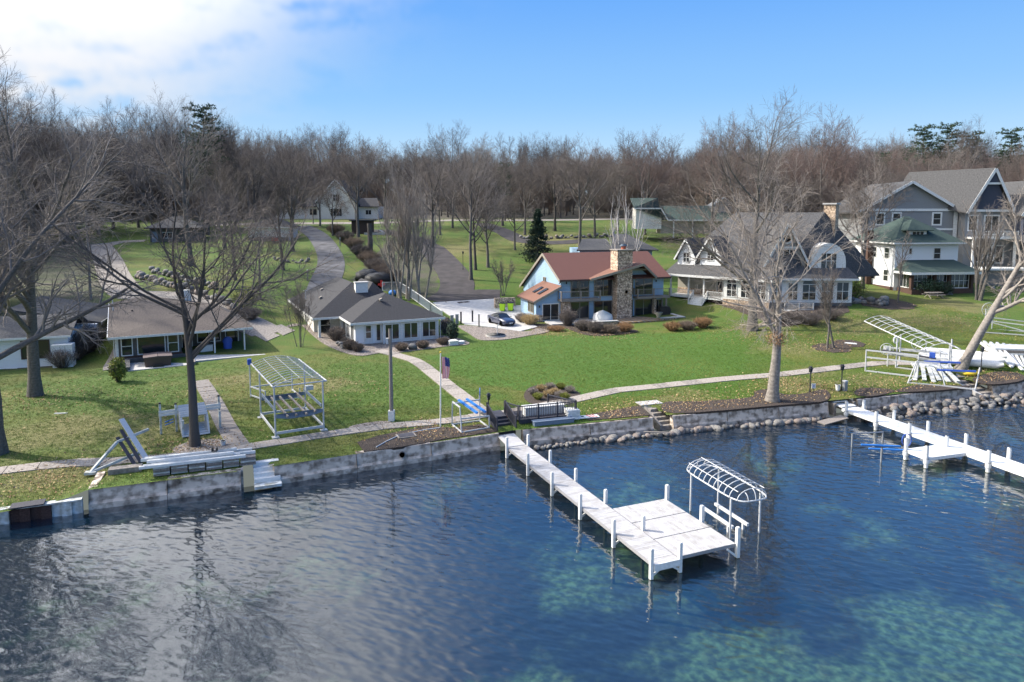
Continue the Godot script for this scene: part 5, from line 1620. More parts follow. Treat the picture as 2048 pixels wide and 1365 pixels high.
func back_houses() -> void:
	var I := Transform3D()
	# brown garage at the head of the concrete drive
	var g := thing("garage", "small brown garage with grey hip roof and pale blue door uphill at left", "garage", Vector3(-74.58,9.85,-144.33), 0.18)
	body(g, "wall", I, 0, 9.0, -1, 3.0, -7, 0, M.siding_taupe)
	faces(g, "roof", I, hip(-0.8, 9.8, 0.8, -7.8, 3.0, 5.3), 0.15, M.shingle_grey)
	fascia(g, I, [V(-0.83, 2.98, -7.8), V(-0.83, 2.98, 0.83), V(9.8, 2.98, 0.83)], 0.22, M.brown_trim)
	body(g, "door", I, 0.35, 1.5, 0.0, 2.2, 0.003, 0.06, M.blue_grey)
	win(g, I, 2.4, 0.9, 1.9, 1.1, 2, 1, M.white_paint, M.glass_sky)
	# white garage with dark roof
	var h := thing("garage", "low white garage with charcoal roof beside the asphalt drive", "garage", Vector3(-55.09,10.07,-146.48), 0.05)
	body(h, "wall", I, 0, 8.4, -1, 2.9, -7, 0, M.siding_white)
	faces(h, "roof", I, hip(-0.5, 8.9, 0.5, -7.5, 2.9, 4.9), 0.15, M.shingle_dark)
	fascia(h, I, [V(-0.53, 2.88, 0.53), V(8.9, 2.88, 0.53)], 0.2, M.white_paint)
	body(h, "base", I, -0.04, 8.44, -1, 0.75, 0.003, 0.1, M.stone_rock_dark)
	# white gabled house across the road
	var f := thing("white_gabled_house", "white stucco house with steep gable across the road", "house", Vector3(-64.93,14.22,-193.36), 0.0)
	body(f, "wing_wall", I, 0, 12.0, -5, 3.4, -9, 0, M.stucco_white)
	body(f, "wing_wall", I, 22.2, 28.0, -5, 3.4, -9, -0.5, M.stucco_white)
	sweep(f, "gable_wall", I, [V(11.8, -5, 1.2), V(22.3, -5, 1.2), V(22.3, 4.6, 1.2), V(16.9, 10.4, 1.2), V(11.8, 4.9, 1.2)], V(0, 0, -10), M.stucco_white)
	faces(f, "gable_roof", I, [[V(11.2, 4.5, 1.8), V(16.9, 10.8, 1.8), V(16.9, 10.8, -9.5), V(11.2, 4.5, -9.5)], [V(16.903, 10.8, 1.8), V(23.0, 4.0, 1.8), V(23.0, 4.0, -9.5), V(16.903, 10.8, -9.5)]], 0.18, M.shingle_dark)
	fascia(f, I, [V(11.18, 4.5, 1.84), V(16.9, 10.82, 1.84), V(23.02, 4.0, 1.84)], 0.35, M.white_paint, "bargeboard")
	faces(f, "wing_roof", I, [[V(-0.6, 3.4, 0.6), V(11.9, 3.4, 0.6), V(11.9, 6.6, -4.5), V(1.8, 6.6, -4.5)], [V(22.4, 3.4, 0.2), V(28.6, 3.4, 0.2), V(27.0, 5.8, -4.5), V(22.4, 5.8, -4.5)]], 0.18, M.shingle_dark)
	win(f, at(0, 0, 1.2), 16.2, 4.9, 1.6, 1.7, 3, 2, M.white_paint)
	win(f, at(0, 0, 1.2), 15.4, 0.8, 3.0, 2.0, 4, 1, M.white_paint)
	win(f, I, 9.4, 1.2, 1.7, 1.4, 2, 1, M.brown_trim)
	win(f, I, 3.5, 1.2, 1.7, 1.4, 2, 1, M.brown_trim)
	win(f, at(0, 0, -0.5), 24.6, 1.2, 1.5, 1.2, 2, 1)
	# dark timber shed by the road
	var s := thing("garden_shed", "dark brown flat roofed shed beside the road", "shed", Vector3(-36.14,11.18,-157.94), 0.0)
	body(s, "wall", I, 0, 4.4, -1, 2.9, -3.5, 0, M.brown_trim)
	body(s, "roof", I, -0.4, 4.9, 2.903, 3.15, -3.9, 0.5, M.stain_dark)
	for k in 8: body(s, "board", I, 0.05 + k * 0.55, 0.55 + k * 0.55, -0.5, 2.85, 0.004, 0.05, M.brown_trim)
	# grey roofed outbuilding right behind the blue house
	var b := thing("outbuilding", "slate grey roofed outbuilding directly behind the blue house", "outbuilding", Vector3(10.24,10.03,-112.00), 0.12)
	body(b, "wall", I, 0.6, 12.6, -4.5, 0.0, -8, 0, M.siding_blue)
	faces(b, "roof", I, [[V(0, 0.0, 0.6), V(6.0, 0.0, 0.6), V(6.0, 1.6, -4), V(1.9, 1.6, -4)], [V(5.5, 0.0, 0.9), V(13.4, 0.0, 0.9), V(9.6, 2.4, -4.5), V(7.2, 2.4, -4.5)], [V(13.4, 0.0, 0.9), V(13.4, 0, -9), V(9.6, 2.4, -4.5)]], 0.18, M.shingle_grey)
	# pale house among the trees behind
	var w := thing("pale_house", "pale house with long white eave half hidden by trees uphill", "house", Vector3(26.48,13.98,-150.00), -0.05)
	body(w, "gable_block", I, 0, 5.4, -1.5, 3.0, -6, 0, M.stucco_white)
	body(w, "long_wall", I, 5.403, 24, -2.5, 0.1, -7, -0.8, M.siding_beige)
	faces(w, "roof", I, [[V(-0.5, 3.0, 0.5), V(5.6, 3.0, 0.5), V(6.6, 0.6, 0.5), V(6.6, 0.6, -7), V(5.6, 5.2, -7), V(-0.5, 5.2, -7)], [V(5.4, 0.5, 0.2), V(25, 0.5, 0.2), V(23, 3.5, -6), V(6, 3.5, -6)]], 0.2, M.shingle_green)
	fascia(w, I, [V(-0.5, 2.98, 0.54), V(5.2, 2.98, 0.54), V(6.7, 0.5, 0.54), V(25, 0.48, 0.54)], 0.28, M.white_paint)
	for x in [8.0, 12.0, 16.0, 20.0]: body(w, "post", I, x - 0.12, x + 0.12, -3.4, 0.15, -0.1, 0.14, M.white_paint)
	sweep(w, "far_gable", I, [V(16.6, 0.5, -3), V(21.6, 0.5, -3), V(21.6, 3.4, -3), V(19.2, 5.2, -3), V(16.6, 3.4, -3)], V(0, 0, -6), M.siding_grey)
	fascia(w, I, [V(16.2, 3.2, -2.9), V(19.2, 5.4, -2.9), V(22.0, 3.2, -2.9)], 0.26, M.white_paint, "bargeboard")


# ---------- trees ----------
class BareTree:
	var wood := TB.new()
	var twig := TB.new()
	var g := RandomNumberGenerator.new()
	var n := [0, 7, 7, 7, 9]             # children per branch at each level
	var ang := [0.0, 0.75, 0.8, 0.8, 0.75]
	var ratio := [0.0, 0.62, 0.5, 0.5, 0.45]
	var gnarl := [0.06, 0.16, 0.22, 0.28, 0.3]
	var lift := [0.05, 0.10, 0.07, 0.03, 0.04]
	var start := [0.45, 0.3, 0.2, 0.15]
	var top_level := 4
	var min_r := 0.009
	var lean := Vector3.ZERO
	var taper := 0.42
	func rv() -> Vector3: return Vector3(g.randfn(), g.randfn(), g.randfn()) * 0.577
	func branch(level: int, p: Vector3, d: Vector3, length: float, r: float) -> void:
		var segs: int = [8, 7, 5, 4, 2][level]
		var sides: int = [10, 7, 5, 3, 3][level]
		var pts := PackedVector3Array([p])
		var rad := PackedFloat32Array([r * (1.35 if level == 0 else 1.0)])
		var dirs := [d]
		for i in segs:
			d = (d + rv() * gnarl[level] + Vector3.UP * lift[level] + (lean if level == 0 else Vector3.ZERO)).normalized()
			p += d * length / segs
			pts.append(p)
			dirs.append(d)
			rad.append(maxf(min_r, r * lerpf(1.0, taper if level < 4 else 0.5, float(i + 1) / segs)))
		(wood if level < 2 else twig).tube(pts, rad, sides, false)
		if level == top_level: return
		var k: int = n[level + 1]
		var s0: float = start[level]
		for c in k:
			var t := s0 + (1.0 - s0) * (c + g.randf()) / k
			if c == k - 1: t = 1.0
			var f := t * segs
			var i := mini(int(f), segs - 1)
			var q: Vector3 = pts[i].lerp(pts[i + 1], f - i)
			var dd: Vector3 = dirs[i + 1]
			var side := dd.cross(rv()).normalized()
			var a: float = ang[level + 1] * g.randf_range(0.65, 1.25) * (0.45 if t == 1.0 else 1.0)
			var cd := dd.rotated(side, a)
			var cl: float = length * ratio[level + 1] * g.randf_range(0.7, 1.2) * lerpf(1.15, 0.75, t)
			branch(level + 1, q, cd, cl, maxf(min_r, rad[i + 1] * g.randf_range(0.5, 0.72)))

func tree_node(t: BareTree, called: String, label: String, bark: Material, tw: Material, pos: Vector3, turn := 0.0, group := "") -> Node3D:
	var o := thing(called, label, "tree", pos, turn, group)
	part("trunk", t.wood, bark, o)
	part("crown", t.twig, tw, o)
	return o

func oak(sd: int, h: float, r: float, wide := 1.0) -> BareTree:
	var t := BareTree.new()
	t.g.seed = sd
	t.n = [0, 9, 8, 8, 9]
	t.ang = [0.0, 0.95 * wide, 0.8, 0.8, 0.8]
	t.ratio = [0.0, 0.80, 0.54, 0.5, 0.45]
	t.start = [0.38, 0.28, 0.2, 0.12]
	t.branch(0, Vector3(0, -0.3, 0), Vector3.UP, h * 0.58, r)
	return t

func upright(sd: int, h: float, r: float) -> BareTree:
	var t := BareTree.new()
	t.g.seed = sd
	t.n = [0, 9, 8, 8, 8]
	t.ang = [0.0, 0.82, 0.7, 0.75, 0.75]
	t.ratio = [0.0, 0.72, 0.52, 0.5, 0.45]
	t.gnarl = [0.04, 0.10, 0.18, 0.25, 0.3]
	t.lift = [0.05, 0.12, 0.08, 0.05, 0.04]
	t.start = [0.4, 0.25, 0.2, 0.12]
	t.branch(0, Vector3(0, -0.3, 0), Vector3.UP, h * 0.68, r)
	return t

func clump(sd: int, h: float, r: float, stems: int, spread: float, n := [0, 9, 7, 7, 0]) -> BareTree:
	var t := BareTree.new()
	t.g.seed = sd
	t.n = n
	t.top_level = 3
	t.ang = [0.0, 0.45, 0.55, 0.7, 0.7]
	t.ratio = [0.0, 0.42, 0.5, 0.5, 0.45]
	t.gnarl = [0.05, 0.12, 0.2, 0.25, 0.3]
	t.lift = [0.02, 0.14, 0.08, 0.06, 0.05]
	t.start = [0.3, 0.2, 0.15, 0.1]
	t.min_r = 0.008
	for k in stems:
		var a := TAU * k / stems + t.g.randf()
		var b := t.g.randf_range(0.3, 1.0)
		t.branch(0, Vector3(cos(a), 0, sin(a)) * spread * b * 0.6 + Vector3(0, -0.2, 0), Vector3(cos(a) * 0.22 * b, 1, sin(a) * 0.22 * b).normalized(), h * t.g.randf_range(0.6, 0.85), r * t.g.randf_range(0.6, 1.1))
	return t

# evergreen: whorls of boughs carrying needle tufts
func conifer(sd: int, h: float, width: float, low: float, droop: float, needle := 0.28, tufts := 11, round_top := false) -> Array:
	var g := RandomNumberGenerator.new()
	g.seed = sd
	var wood := TB.new()
	wood.tube(PackedVector3Array([Vector3(0, -0.3, 0), Vector3(0, h * 0.5, 0), Vector3(0, h, 0)]), PackedFloat32Array([h * 0.016 + 0.05, h * 0.009, 0.02]), 8)
	var nb := MB.new()
	var y := low
	while y < h * 0.985:
		var f := (y - low) / (h - low)
		var reach: float = width * (1.0 - f) + 0.15
		if round_top: reach = width * sqrt(maxf(0.0, 1.0 - pow(absf(f - 0.45) / 0.62, 2.0))) * g.randf_range(0.55, 1.15)
		var k := 7 if not round_top else 5
		for i in k:
			var a := g.randf() * TAU
			var L := reach * g.randf_range(0.75, 1.12)
			var o := Vector3(cos(a), 0, sin(a))
			var p0 := Vector3(0, y, 0)
			var p1 := p0 + o * L + Vector3(0, -droop * L + (0.25 * L if round_top else 0.0), 0)
			wood.tube(PackedVector3Array([p0, p0.lerp(p1, 0.5) + Vector3(0, 0.05 * L, 0), p1]), PackedFloat32Array([0.045, 0.03, 0.012]), 3, false)
			for q in tufts:
				var tq := g.randf_range(0.25, 1.0)
				var c := p0.lerp(p1, tq) + Vector3(g.randfn(), g.randfn() * 0.5, g.randfn()) * (0.10 + 0.1 * L * tq) + o.cross(Vector3.UP) * g.randfn() * 0.16 * L
				for z in 5:
					var d := (o * 0.7 + Vector3(g.randfn(), g.randfn() + 0.3, g.randfn())).normalized() * needle * g.randf_range(0.7, 1.3)
					var s := d.cross(Vector3(g.randfn(), g.randfn(), g.randfn())).normalized() * needle * 0.22
					nb.tri(c - s, c + s, c + d)
		y += h * 0.028 if not round_top else h * 0.03
	return [wood, nb]

func wood_label(x: float, d: float, k: int) -> String:
	var w := "leafless tree of the wood " if k != 5 else "reddish budded tree of the wood "
	if x < -62.0 and d < 100.0: return w + "at the left edge below the garage"
	if x < -62.0: return w + "at the left beyond the brown garage"
	if x < 20.0: return w + "beyond the road in the middle"
	return w + "behind the houses at the right"

func forest_spot(x: float, d: float) -> bool:
	if d < 128.0 and x > -62.0: return false
	if x > -52.0 and x < 46.0 and d < 196.0: return false
	if x > -62.0 and x <= -52.0 and d < 162.0: return false
	if x >= 46.0 and d < 132.0: return false
	if x > -72.0 and x < -24.0 and d > 180.0 and d < 220.0: return false
	if x <= -62.0 and d < 62.0: return false
	if x <= -62.0 and x > -90.0 and d > 95.0 and d < 160.0: return false
	if x <= -62.0 and d > 172.0 and d < 182.0: return false
	return true

func trees() -> void:
	var g := RandomNumberGenerator.new()
	g.seed = 99
	# ----- kinds used again and again in the wood
	var kinds := []
	var specs := [[oak(11, 21, 0.34), M.bark_dark, M.twig_brown], [oak(12, 19, 0.30, 0.85), M.bark_grey, M.twig_brown], [upright(13, 23, 0.32), M.bark_dark, M.twig_dark], [upright(14, 20, 0.28), M.bark_grey, M.twig_grey], [oak(15, 17, 0.26, 1.1), M.bark_grey, M.twig_brown], [upright(16, 17, 0.24), M.bark_grey, M.twig_red]]
	for s in specs:
		var a: Mesh = s[0].wood.mesh()
		var b: Mesh = s[0].twig.mesh()
		kinds.append([a, b, s[1], s[2]])
	print("kinds ", Time.get_ticks_msec())
	var far := []
	for i in kinds.size(): far.append([])
	var count := 0
	var d := 64.0
	while d < 330.0:
		var step := 6.5 if d < 200.0 else 8.5
		var x := -d * 0.80 - 12.0
		while x < d * 0.80 + 12.0:
			var xx := x + g.randf_range(-0.45, 0.45) * step
			var dd := d + g.randf_range(-0.45, 0.45) * step
			x += step * (1.0 if d < 250 else 1.3)
			if not forest_spot(xx, dd): continue
			if g.randf() < 0.12: continue
			var k := g.randi() % 5
			if xx > 20.0 and g.randf() < 0.33: k = 5
			var sc := g.randf_range(0.72, 1.12) * (1.22 if xx < -60.0 else 1.0)
			if d < 236.0 and count < 285:
				var o := thing("bare_tree", wood_label(xx, dd, k), "tree", Vector3(xx, ground(xx, -dd), -dd), g.randf() * TAU, wood_label(xx, dd, k))
				o.scale = Vector3.ONE * sc
				part("trunk", kinds[k][0], kinds[k][2], o)
				part("crown", kinds[k][1], kinds[k][3], o)
				count += 1
			else:
				far[k].append(Transform3D(Basis(Vector3.UP, g.randf() * TAU).scaled(Vector3.ONE * sc), Vector3(xx, ground(xx, -dd), -dd)))
		d += step
	print("wood ", count)
	var fw := Node3D.new()
	fw.name = "far_wood"
	fw.set_meta("kind", "stuff")
	tag(fw, "far leafless wood closing the view along the skyline", "wood")
	add_child(fw)
	for k in kinds.size():
		for pt in 2:
			multi("trunks" if pt == 0 else "crowns", kinds[k][pt], kinds[k][2 + pt], far[k], fw)
	# ----- thickets between the trunks
	var bt := clump(31, 6.5, 0.03, 10, 1.9)
	var bm: Mesh = bt.twig.mesh()
	var brush := []
	for q in 2200:
		var dd := g.randf_range(66.0, 300.0)
		var xx := g.randf_range(-0.85, 0.85) * dd
		if not forest_spot(xx, dd): continue
		brush.append(Transform3D(Basis(Vector3.UP, g.randf() * TAU).scaled(Vector3.ONE * g.randf_range(0.5, 1.6)), Vector3(xx, ground(xx, -dd), -dd)))
	var br := Node3D.new()
	br.name = "undergrowth"
	br.set_meta("kind", "stuff")
	tag(br, "tangled leafless undergrowth between the trees of the wood", "undergrowth")
	add_child(br)
	multi("thicket", bm, M.twig_brown, brush.slice(0, brush.size() / 2), br)
	multi("thicket", bm, M.twig_russet, brush.slice(brush.size() / 2), br)

	# ----- trees that stand out one by one
	var t := BareTree.new()
	t.g.seed = 41
	t.n = [0, 11, 8, 8, 7]
	t.min_r = 0.008
	t.ang = [0.0, 0.95, 0.75, 0.8, 0.8]
	t.ratio = [0.0, 0.84, 0.52, 0.48, 0.45]
	t.gnarl = [0.03, 0.16, 0.24, 0.3, 0.35]
	t.lift = [0.0, 0.09, 0.05, 0.02, 0.0]
	t.start = [0.50, 0.28, 0.18, 0.12]
	t.branch(0, Vector3(0, -0.3, 0), Vector3.UP, 11.0, 0.31)
	tree_node(t, "bare_tree", "tall dark tree in the gravel ring before the brown cottage", M.bark_dark, M.twig_brown, Vector3(-20.29,1.10,-43.53), 0.6)
	t = BareTree.new()
	t.g.seed = 46
	t.n = [0, 12, 9, 9, 9]
	t.min_r = 0.007
	t.ang = [0.0, 0.9, 0.8, 0.8, 0.8]
	t.ratio = [0.0, 0.70, 0.52, 0.48, 0.45]
	t.gnarl = [0.05, 0.2, 0.26, 0.32, 0.35]
	t.lift = [0.0, 0.06, 0.04, 0.02, 0.0]
	t.start = [0.35, 0.25, 0.18, 0.12]
	t.branch(0, Vector3(0, -0.3, 0), Vector3.UP, 15.0, 0.50)
	var tl := tree_node(t, "bare_tree", "broad grey trunked tree at the lower left edge of the lawn", M.bark_grey, M.twig_grey, Vector3(-32.28,0.94,-42.59), 2.0)
	dup(tl, Vector3(-38.87,1.12,-55.84), 4.4, "broad tree before the white clapboard house at left", 1.0)
	# slender dead-looking tree behind the tall dark one
	var up1 := tree_node(upright(52, 25, 0.45), "bare_tree", "tall tree with forked pale crown on the slope behind the brown cottage", M.bark_grey, M.twig_grey, Vector3(-53.06,7.20,-115.40), 1.0)
	up1.rotation.z = 0.06
	# pale trunked tree on the shore at right
	t = BareTree.new()
	t.g.seed = 63
	t.n = [0, 9, 8, 8, 9]
	t.min_r = 0.007
	t.taper = 0.3
	t.ang = [0.0, 1.0, 0.7, 0.8, 0.8]
	t.ratio = [0.0, 1.15, 0.55, 0.5, 0.45]
	t.gnarl = [0.03, 0.2, 0.26, 0.32, 0.4]
	t.lift = [0.0, 0.07, 0.03, 0.0, -0.03]
	t.start = [0.55, 0.22, 0.16, 0.12]
	t.branch(0, Vector3(0, -0.3, 0), Vector3(0.02, 1, 0), 9.2, 0.50)
	var pale := tree_node(t, "bare_tree", "big pale trunked tree with arching limbs in the mulch bed on the shore", M.bark_pale, M.twig_pale, Vector3(20.54,1.17,-53.99), 0.3)
	var dl := MB.new()
	leaf_mass(Vector3(0.1, 5.0, 0.1), Vector3(1.9, 1.3, 1.9), 500, 0.10, 77, dl, 0.3)
	part("dead_leaf_clump", dl, M.leaf_dry, pale)
	# tall tree between the blue house and the shingled house
	t = BareTree.new()
	t.g.seed = 75
	t.n = [0, 12, 9, 8, 8]
	t.taper = 0.32
	t.min_r = 0.008
	t.ang = [0.0, 1.05, 0.75, 0.8, 0.8]
	t.ratio = [0.0, 0.70, 0.55, 0.5, 0.45]
	t.gnarl = [0.03, 0.12, 0.2, 0.28, 0.3]
	t.lift = [0.02, 0.10, 0.07, 0.04, 0.02]
	t.start = [0.33, 0.3, 0.2, 0.12]
	t.branch(0, Vector3(0, -0.3, 0), Vector3.UP, 17.0, 0.55)
	tree_node(t, "bare_tree", "tall thick trunked tree before the shingled house", M.bark_grey, M.twig_brown, Vector3(28.48,2.10,-81.92), 0.0)
	# leaning tree at the right
	t = BareTree.new()
	t.g.seed = 83
	t.n = [0, 8, 7, 7, 8]
	t.ang = [0.0, 0.95, 0.75, 0.8, 0.8]
	t.ratio = [0.0, 0.75, 0.5, 0.48, 0.45]
	t.gnarl = [0.02, 0.16, 0.22, 0.28, 0.3]
	t.lift = [0.0, 0.08, 0.05, 0.03, 0.0]
	t.start = [0.5, 0.25, 0.2, 0.12]
	t.branch(0, Vector3(0, -0.3, 0), Vector3(0.46, 1, 0.0).normalized(), 11.5, 0.46)
	tree_node(t, "bare_tree", "pale tree leaning right beside the stored boat lifts", M.bark_pale, M.twig_pale, Vector3(41.95,1.42,-64.41), 0.0)
	tree_node(clump(85, 15, 0.22, 4, 1.0), "bare_tree", "many stemmed tree before the grey gabled house", M.bark_grey, M.twig_grey, Vector3(64.55,3.93,-96.35), 0.5)
	# young trees
	var yt := BareTree.new()
	yt.g.seed = 91
	yt.n = [0, 14, 6, 5, 0]
	yt.top_level = 3
	yt.ang = [0.0, 0.6, 0.6, 0.7, 0.7]
	yt.ratio = [0.0, 0.3, 0.5, 0.5, 0.4]
	yt.start = [0.3, 0.2, 0.15, 0.1]
	yt.branch(0, Vector3(0, -0.2, 0), Vector3.UP, 8.2, 0.12)
	var young := tree_node(yt, "young_tree", "slim young tree in the mulch ring before the green roofed house", M.bark_grey, M.twig_brown, Vector3(52.50,3.75,-94.47), 0.0)
	dup(young, Vector3(33.08,1.76,-72.34), 1.2, "left one of two slim saplings sharing a mulch ring", 0.95)
	var y2 := dup(young, Vector3(33.83,1.78,-72.50), 3.0, "right leaning one of two slim saplings sharing a mulch ring", 0.95)
	y2.rotation.z = -0.16
	tree_node(clump(94, 7.0, 0.05, 5, 0.5), "young_tree", "thin many stemmed young tree beside the white ranch house", M.bark_grey, M.twig_brown, Vector3(-22.77,1.62,-74.13), 0.0)
	tree_node(clump(97, 6.2, 0.09, 3, 0.4), "ornamental_tree", "small spreading ornamental tree at the corner of the blue house", M.bark_grey, M.twig_brown, Vector3(-1.34,3.59,-103.83), 0.0)
	tree_node(clump(98, 8.0, 0.06, 5, 0.5), "young_tree", "slender many stemmed tree between the blue and shingled houses", M.bark_grey, M.twig_brown, Vector3(27.59,4.06,-104.30), 0.0)
	# birches behind the blue house
	var bc := clump(101, 13.5, 0.2, 5, 2.4, [0, 5, 4, 3, 0])
	var bpos := Vector3(18.2, ground(18.2, -112.0), -112.0)
	tree_node(bc, "birch_tree", "white barked birch clump rising behind the stone chimney", M.bark_white, M.bark_white, bpos, 0.0)
	# hillside trees
	var hill := [
		[Vector3(-41.50,8.66,-132.27), 0, 0, 22.0, "paired tall tree beside the asphalt drive uphill of the white ranch house", 0.4],
		[Vector3(-37.10,6.73,-113.05), 0, 2, 18.0, "slim tree just left of the asphalt drive", 1.1],
		[Vector3(-33.70,10.67,-153.42), 0, 1, 22.0, "forked tall tree beside the dark shed", 2.0],
		[Vector3(-15.97,8.91,-140.59), 0, 0, 22.0, "tall dense crowned tree at the bend of the dark drive", 3.3],
		[Vector3(-6.61,5.18,-112.25), 0, 3, 21.0, "tall straight tree on the slope right of the dark drive", 0.2],
		[Vector3(-6.26,6.19,-119.60), 0, 2, 18.0, "thin tree close behind the tall straight slope tree", 2.2],
		[Vector3(-4.18,6.46,-121.65), 0, 4, 17.0, "thin trunked tree on the slope left of the spruce", 1.7],
		[Vector3(13.89,9.19,-143.07), 0, 1, 22.0, "spreading tree on the upper lawn behind the outbuilding", 5.0],
		[Vector3(18.30,10.51,-154.60), 0, 4, 19.0, "slim tree right of the spreading upper lawn tree", 2.0],
		[Vector3(30.22,10.91,-159.35), 0, 5, 20.0, "reddish budded tree behind the birch clump", 0.3],
		[Vector3(38.64,8.23,-136.52), 0, 5, 22.0, "reddish budded tree left behind the shingled house", 1.3],
		[Vector3(61.40,8.56,-139.51), 0, 5, 24.0, "reddish budded tree right behind the shingled house", 2.3],
		[Vector3(52.51,4.60,-104.25), 0, 1, 20.0, "dark trunked tree beside the green roofed house", 0.9],
		[Vector3(-40.79,6.11,-102.61), 0, 4, 17.0, "crooked tree on the lawn above the stone walls", 3.0],
		[Vector3(-39.52,10.85,-154.38), 0, 4, 13.0, "thin leaning tree at the end of the hedge", 4.0],
		[Vector3(-47.08,12.71,-172.15), 0, 4, 15.0, "small tree on the verge before the white gabled house", 1.0],
		[Vector3(-31.23,12.70,-172.64), 0, 1, 21.0, "oak behind the dark shed at the roadside", 2.9],
		[Vector3(-23.29,12.69,-173.04), 0, 0, 22.0, "oak at the junction of the road and the dark drive", 2.9],
		[Vector3(-14.38,12.27,-169.61), 0, 4, 18.0, "roadside oak left of the upper drive", 4.9],
		[Vector3(-2.34,12.69,-173.27), 0, 0, 20.0, "roadside oak beside the small dark evergreen", 5.9],
		[Vector3(2.93,10.95,-158.21), 0, 1, 18.0, "oak on the verge of the upper drive behind the spruce", 4.5],
		[Vector3(10.08,11.68,-164.53), 0, 0, 20.0, "oak on the upper lawn beyond the stone border", 2.7],
		[Vector3(24.84,11.67,-165.22), 0, 1, 20.0, "oak left of the pale house uphill", 0.9],
		[Vector3(-54.98,8.85,-134.06), 0, 1, 20.0, "oak on the lawn between the two garages", 4.5],
		[Vector3(-33.77,4.33,-93.12), 0, 4, 12.0, "low crooked tree beside the ranch house lane", 0.4],
		[Vector3(-16.24,10.95,-158.18), 0, 4, 17.0, "slim oak inside the bend of the dark drive", 1.6],
		[Vector3(0.59,8.62,-138.32), 0, 4, 14.0, "slim oak on the slope beside the spruce", 3.1],
	]
	for q in hill:
		var o := thing("bare_tree", q[4], "tree", q[0], q[5])
		var k: int = q[2]
		var base: float = [21.0, 19.0, 23.0, 20.0, 17.0, 17.0][k]
		o.scale = Vector3.ONE * (q[3] / base)
		part("trunk", kinds[k][0], kinds[k][2], o)
		part("crown", kinds[k][1], kinds[k][3], o)
	# the stems of the grove beside the dark drive
	var gv := clump(111, 17.0, 0.17, 3, 1.2)
	var gn := tree_node(gv, "grove_tree", "leftmost slender stemmed tree of the grove beside the dark drive", M.bark_pale, M.twig_grey, Vector3(-17.01,3.32,-102.34), 0.0)
	dup(gn, Vector3(-15.58,3.21,-102.10), 1.7, "second slender tree from the left in the grove beside the dark drive", 1.05)
	dup(gn, Vector3(-14.76,3.79,-104.71), 2.9, "slender grove tree nearest the bend of the dark drive", 1.1)
	dup(gn, Vector3(-13.31,3.20,-102.16), 4.4, "rightmost slender stemmed tree of the grove beside the dark drive", 0.9)
	var sg := TB.new()
	sg.tube(PackedVector3Array([Vector3(0, -0.3, 0), Vector3(0.1, 3, 0), Vector3(0.0, 6.2, 0.1)]), PackedFloat32Array([0.55, 0.46, 0.42]), 10)
	var so := single("tree_stump", sg, M.bark_dark, "tall cut off dark tree trunk by the hedge", "stump")
	so.position = Vector3(-26.28,7.81,-129.37)
	# evergreens
	var cf := conifer(5, 9.5, 2.9, 0.6, 0.25, 0.3, 13)
	var sp := thing("spruce_tree", "dark green spruce behind the roof of the blue house", "tree", Vector3(4.68,7.33,-128.25), 0.0)
	part("trunk", cf[0], M.bark_dark, sp)
	part("crown", cf[1], M.needle_dark, sp)
	var pf := conifer(6, 25.0, 4.6, 11.0, 0.02, 0.42, 16, true)
	var pines := [[Vector3(-67.64,11.03,-155.78), 0, 1.12, "lone tall pine rising above the wood behind the brown garage"], [Vector3(100.51,12.31,-173.37), 0, 0.98, "left one of two dark pines on the right skyline"], [Vector3(106.69,12.31,-173.37), 0, 1.0, "right one of two dark pines on the right skyline"], [Vector3(112.49,12.31,-173.37), 0, 0.92, "dark pine behind the grey gabled house"], [Vector3(122.00,12.31,-173.37), 0, 0.95, "dark pine at the far right skyline"], [Vector3(90.88,12.31,-173.37), 0, 0.72, "short dark evergreen in the wood behind the green roofed house"], [Vector3(-1.85,13.77,-185.33), 0, 0.6, "small dark evergreen at the roadside in the middle"]]
	for q in pines:
		var o := thing("pine_tree", q[3], "tree", q[0], q[2] * 7.0)
		o.scale = Vector3.ONE * q[2]
		part("trunk", pf[0], M.bark_dark, o)
		part("crown", pf[1], M.needle_pine, o)

func multi(called: String, m: Mesh, mt: Material, where: Array, parent: Node3D) -> void:
	if where.is_empty(): return
	var mm := MultiMesh.new()
	mm.transform_format = MultiMesh.TRANSFORM_3D
	mm.mesh = m
	mm.instance_count = where.size()
	for i in where.size(): mm.set_instance_transform(i, where[i])
	var o := MultiMeshInstance3D.new()
	o.name = called
	o.multimesh = mm
	o.material_override = mt
	o.set_meta("kind", "stuff")
	parent.add_child(o, true)



func pipes(parent: Node3D, called: String, list: Array, r: float, m: Material) -> void:   # each [a, b] pipe is a part
	for q in list:
		var tb := TB.new()
		tb.pipe(q[0], q[1], r)
		part(called, tb, m, parent)

func beams(parent: Node3D, called: String, list: Array, w: float, h: float, m: Material) -> void:
	for q in list:
		var mb := MB.new()
		mb.beam(q[0], q[1], w, h)
		part(called, mb, m, parent)

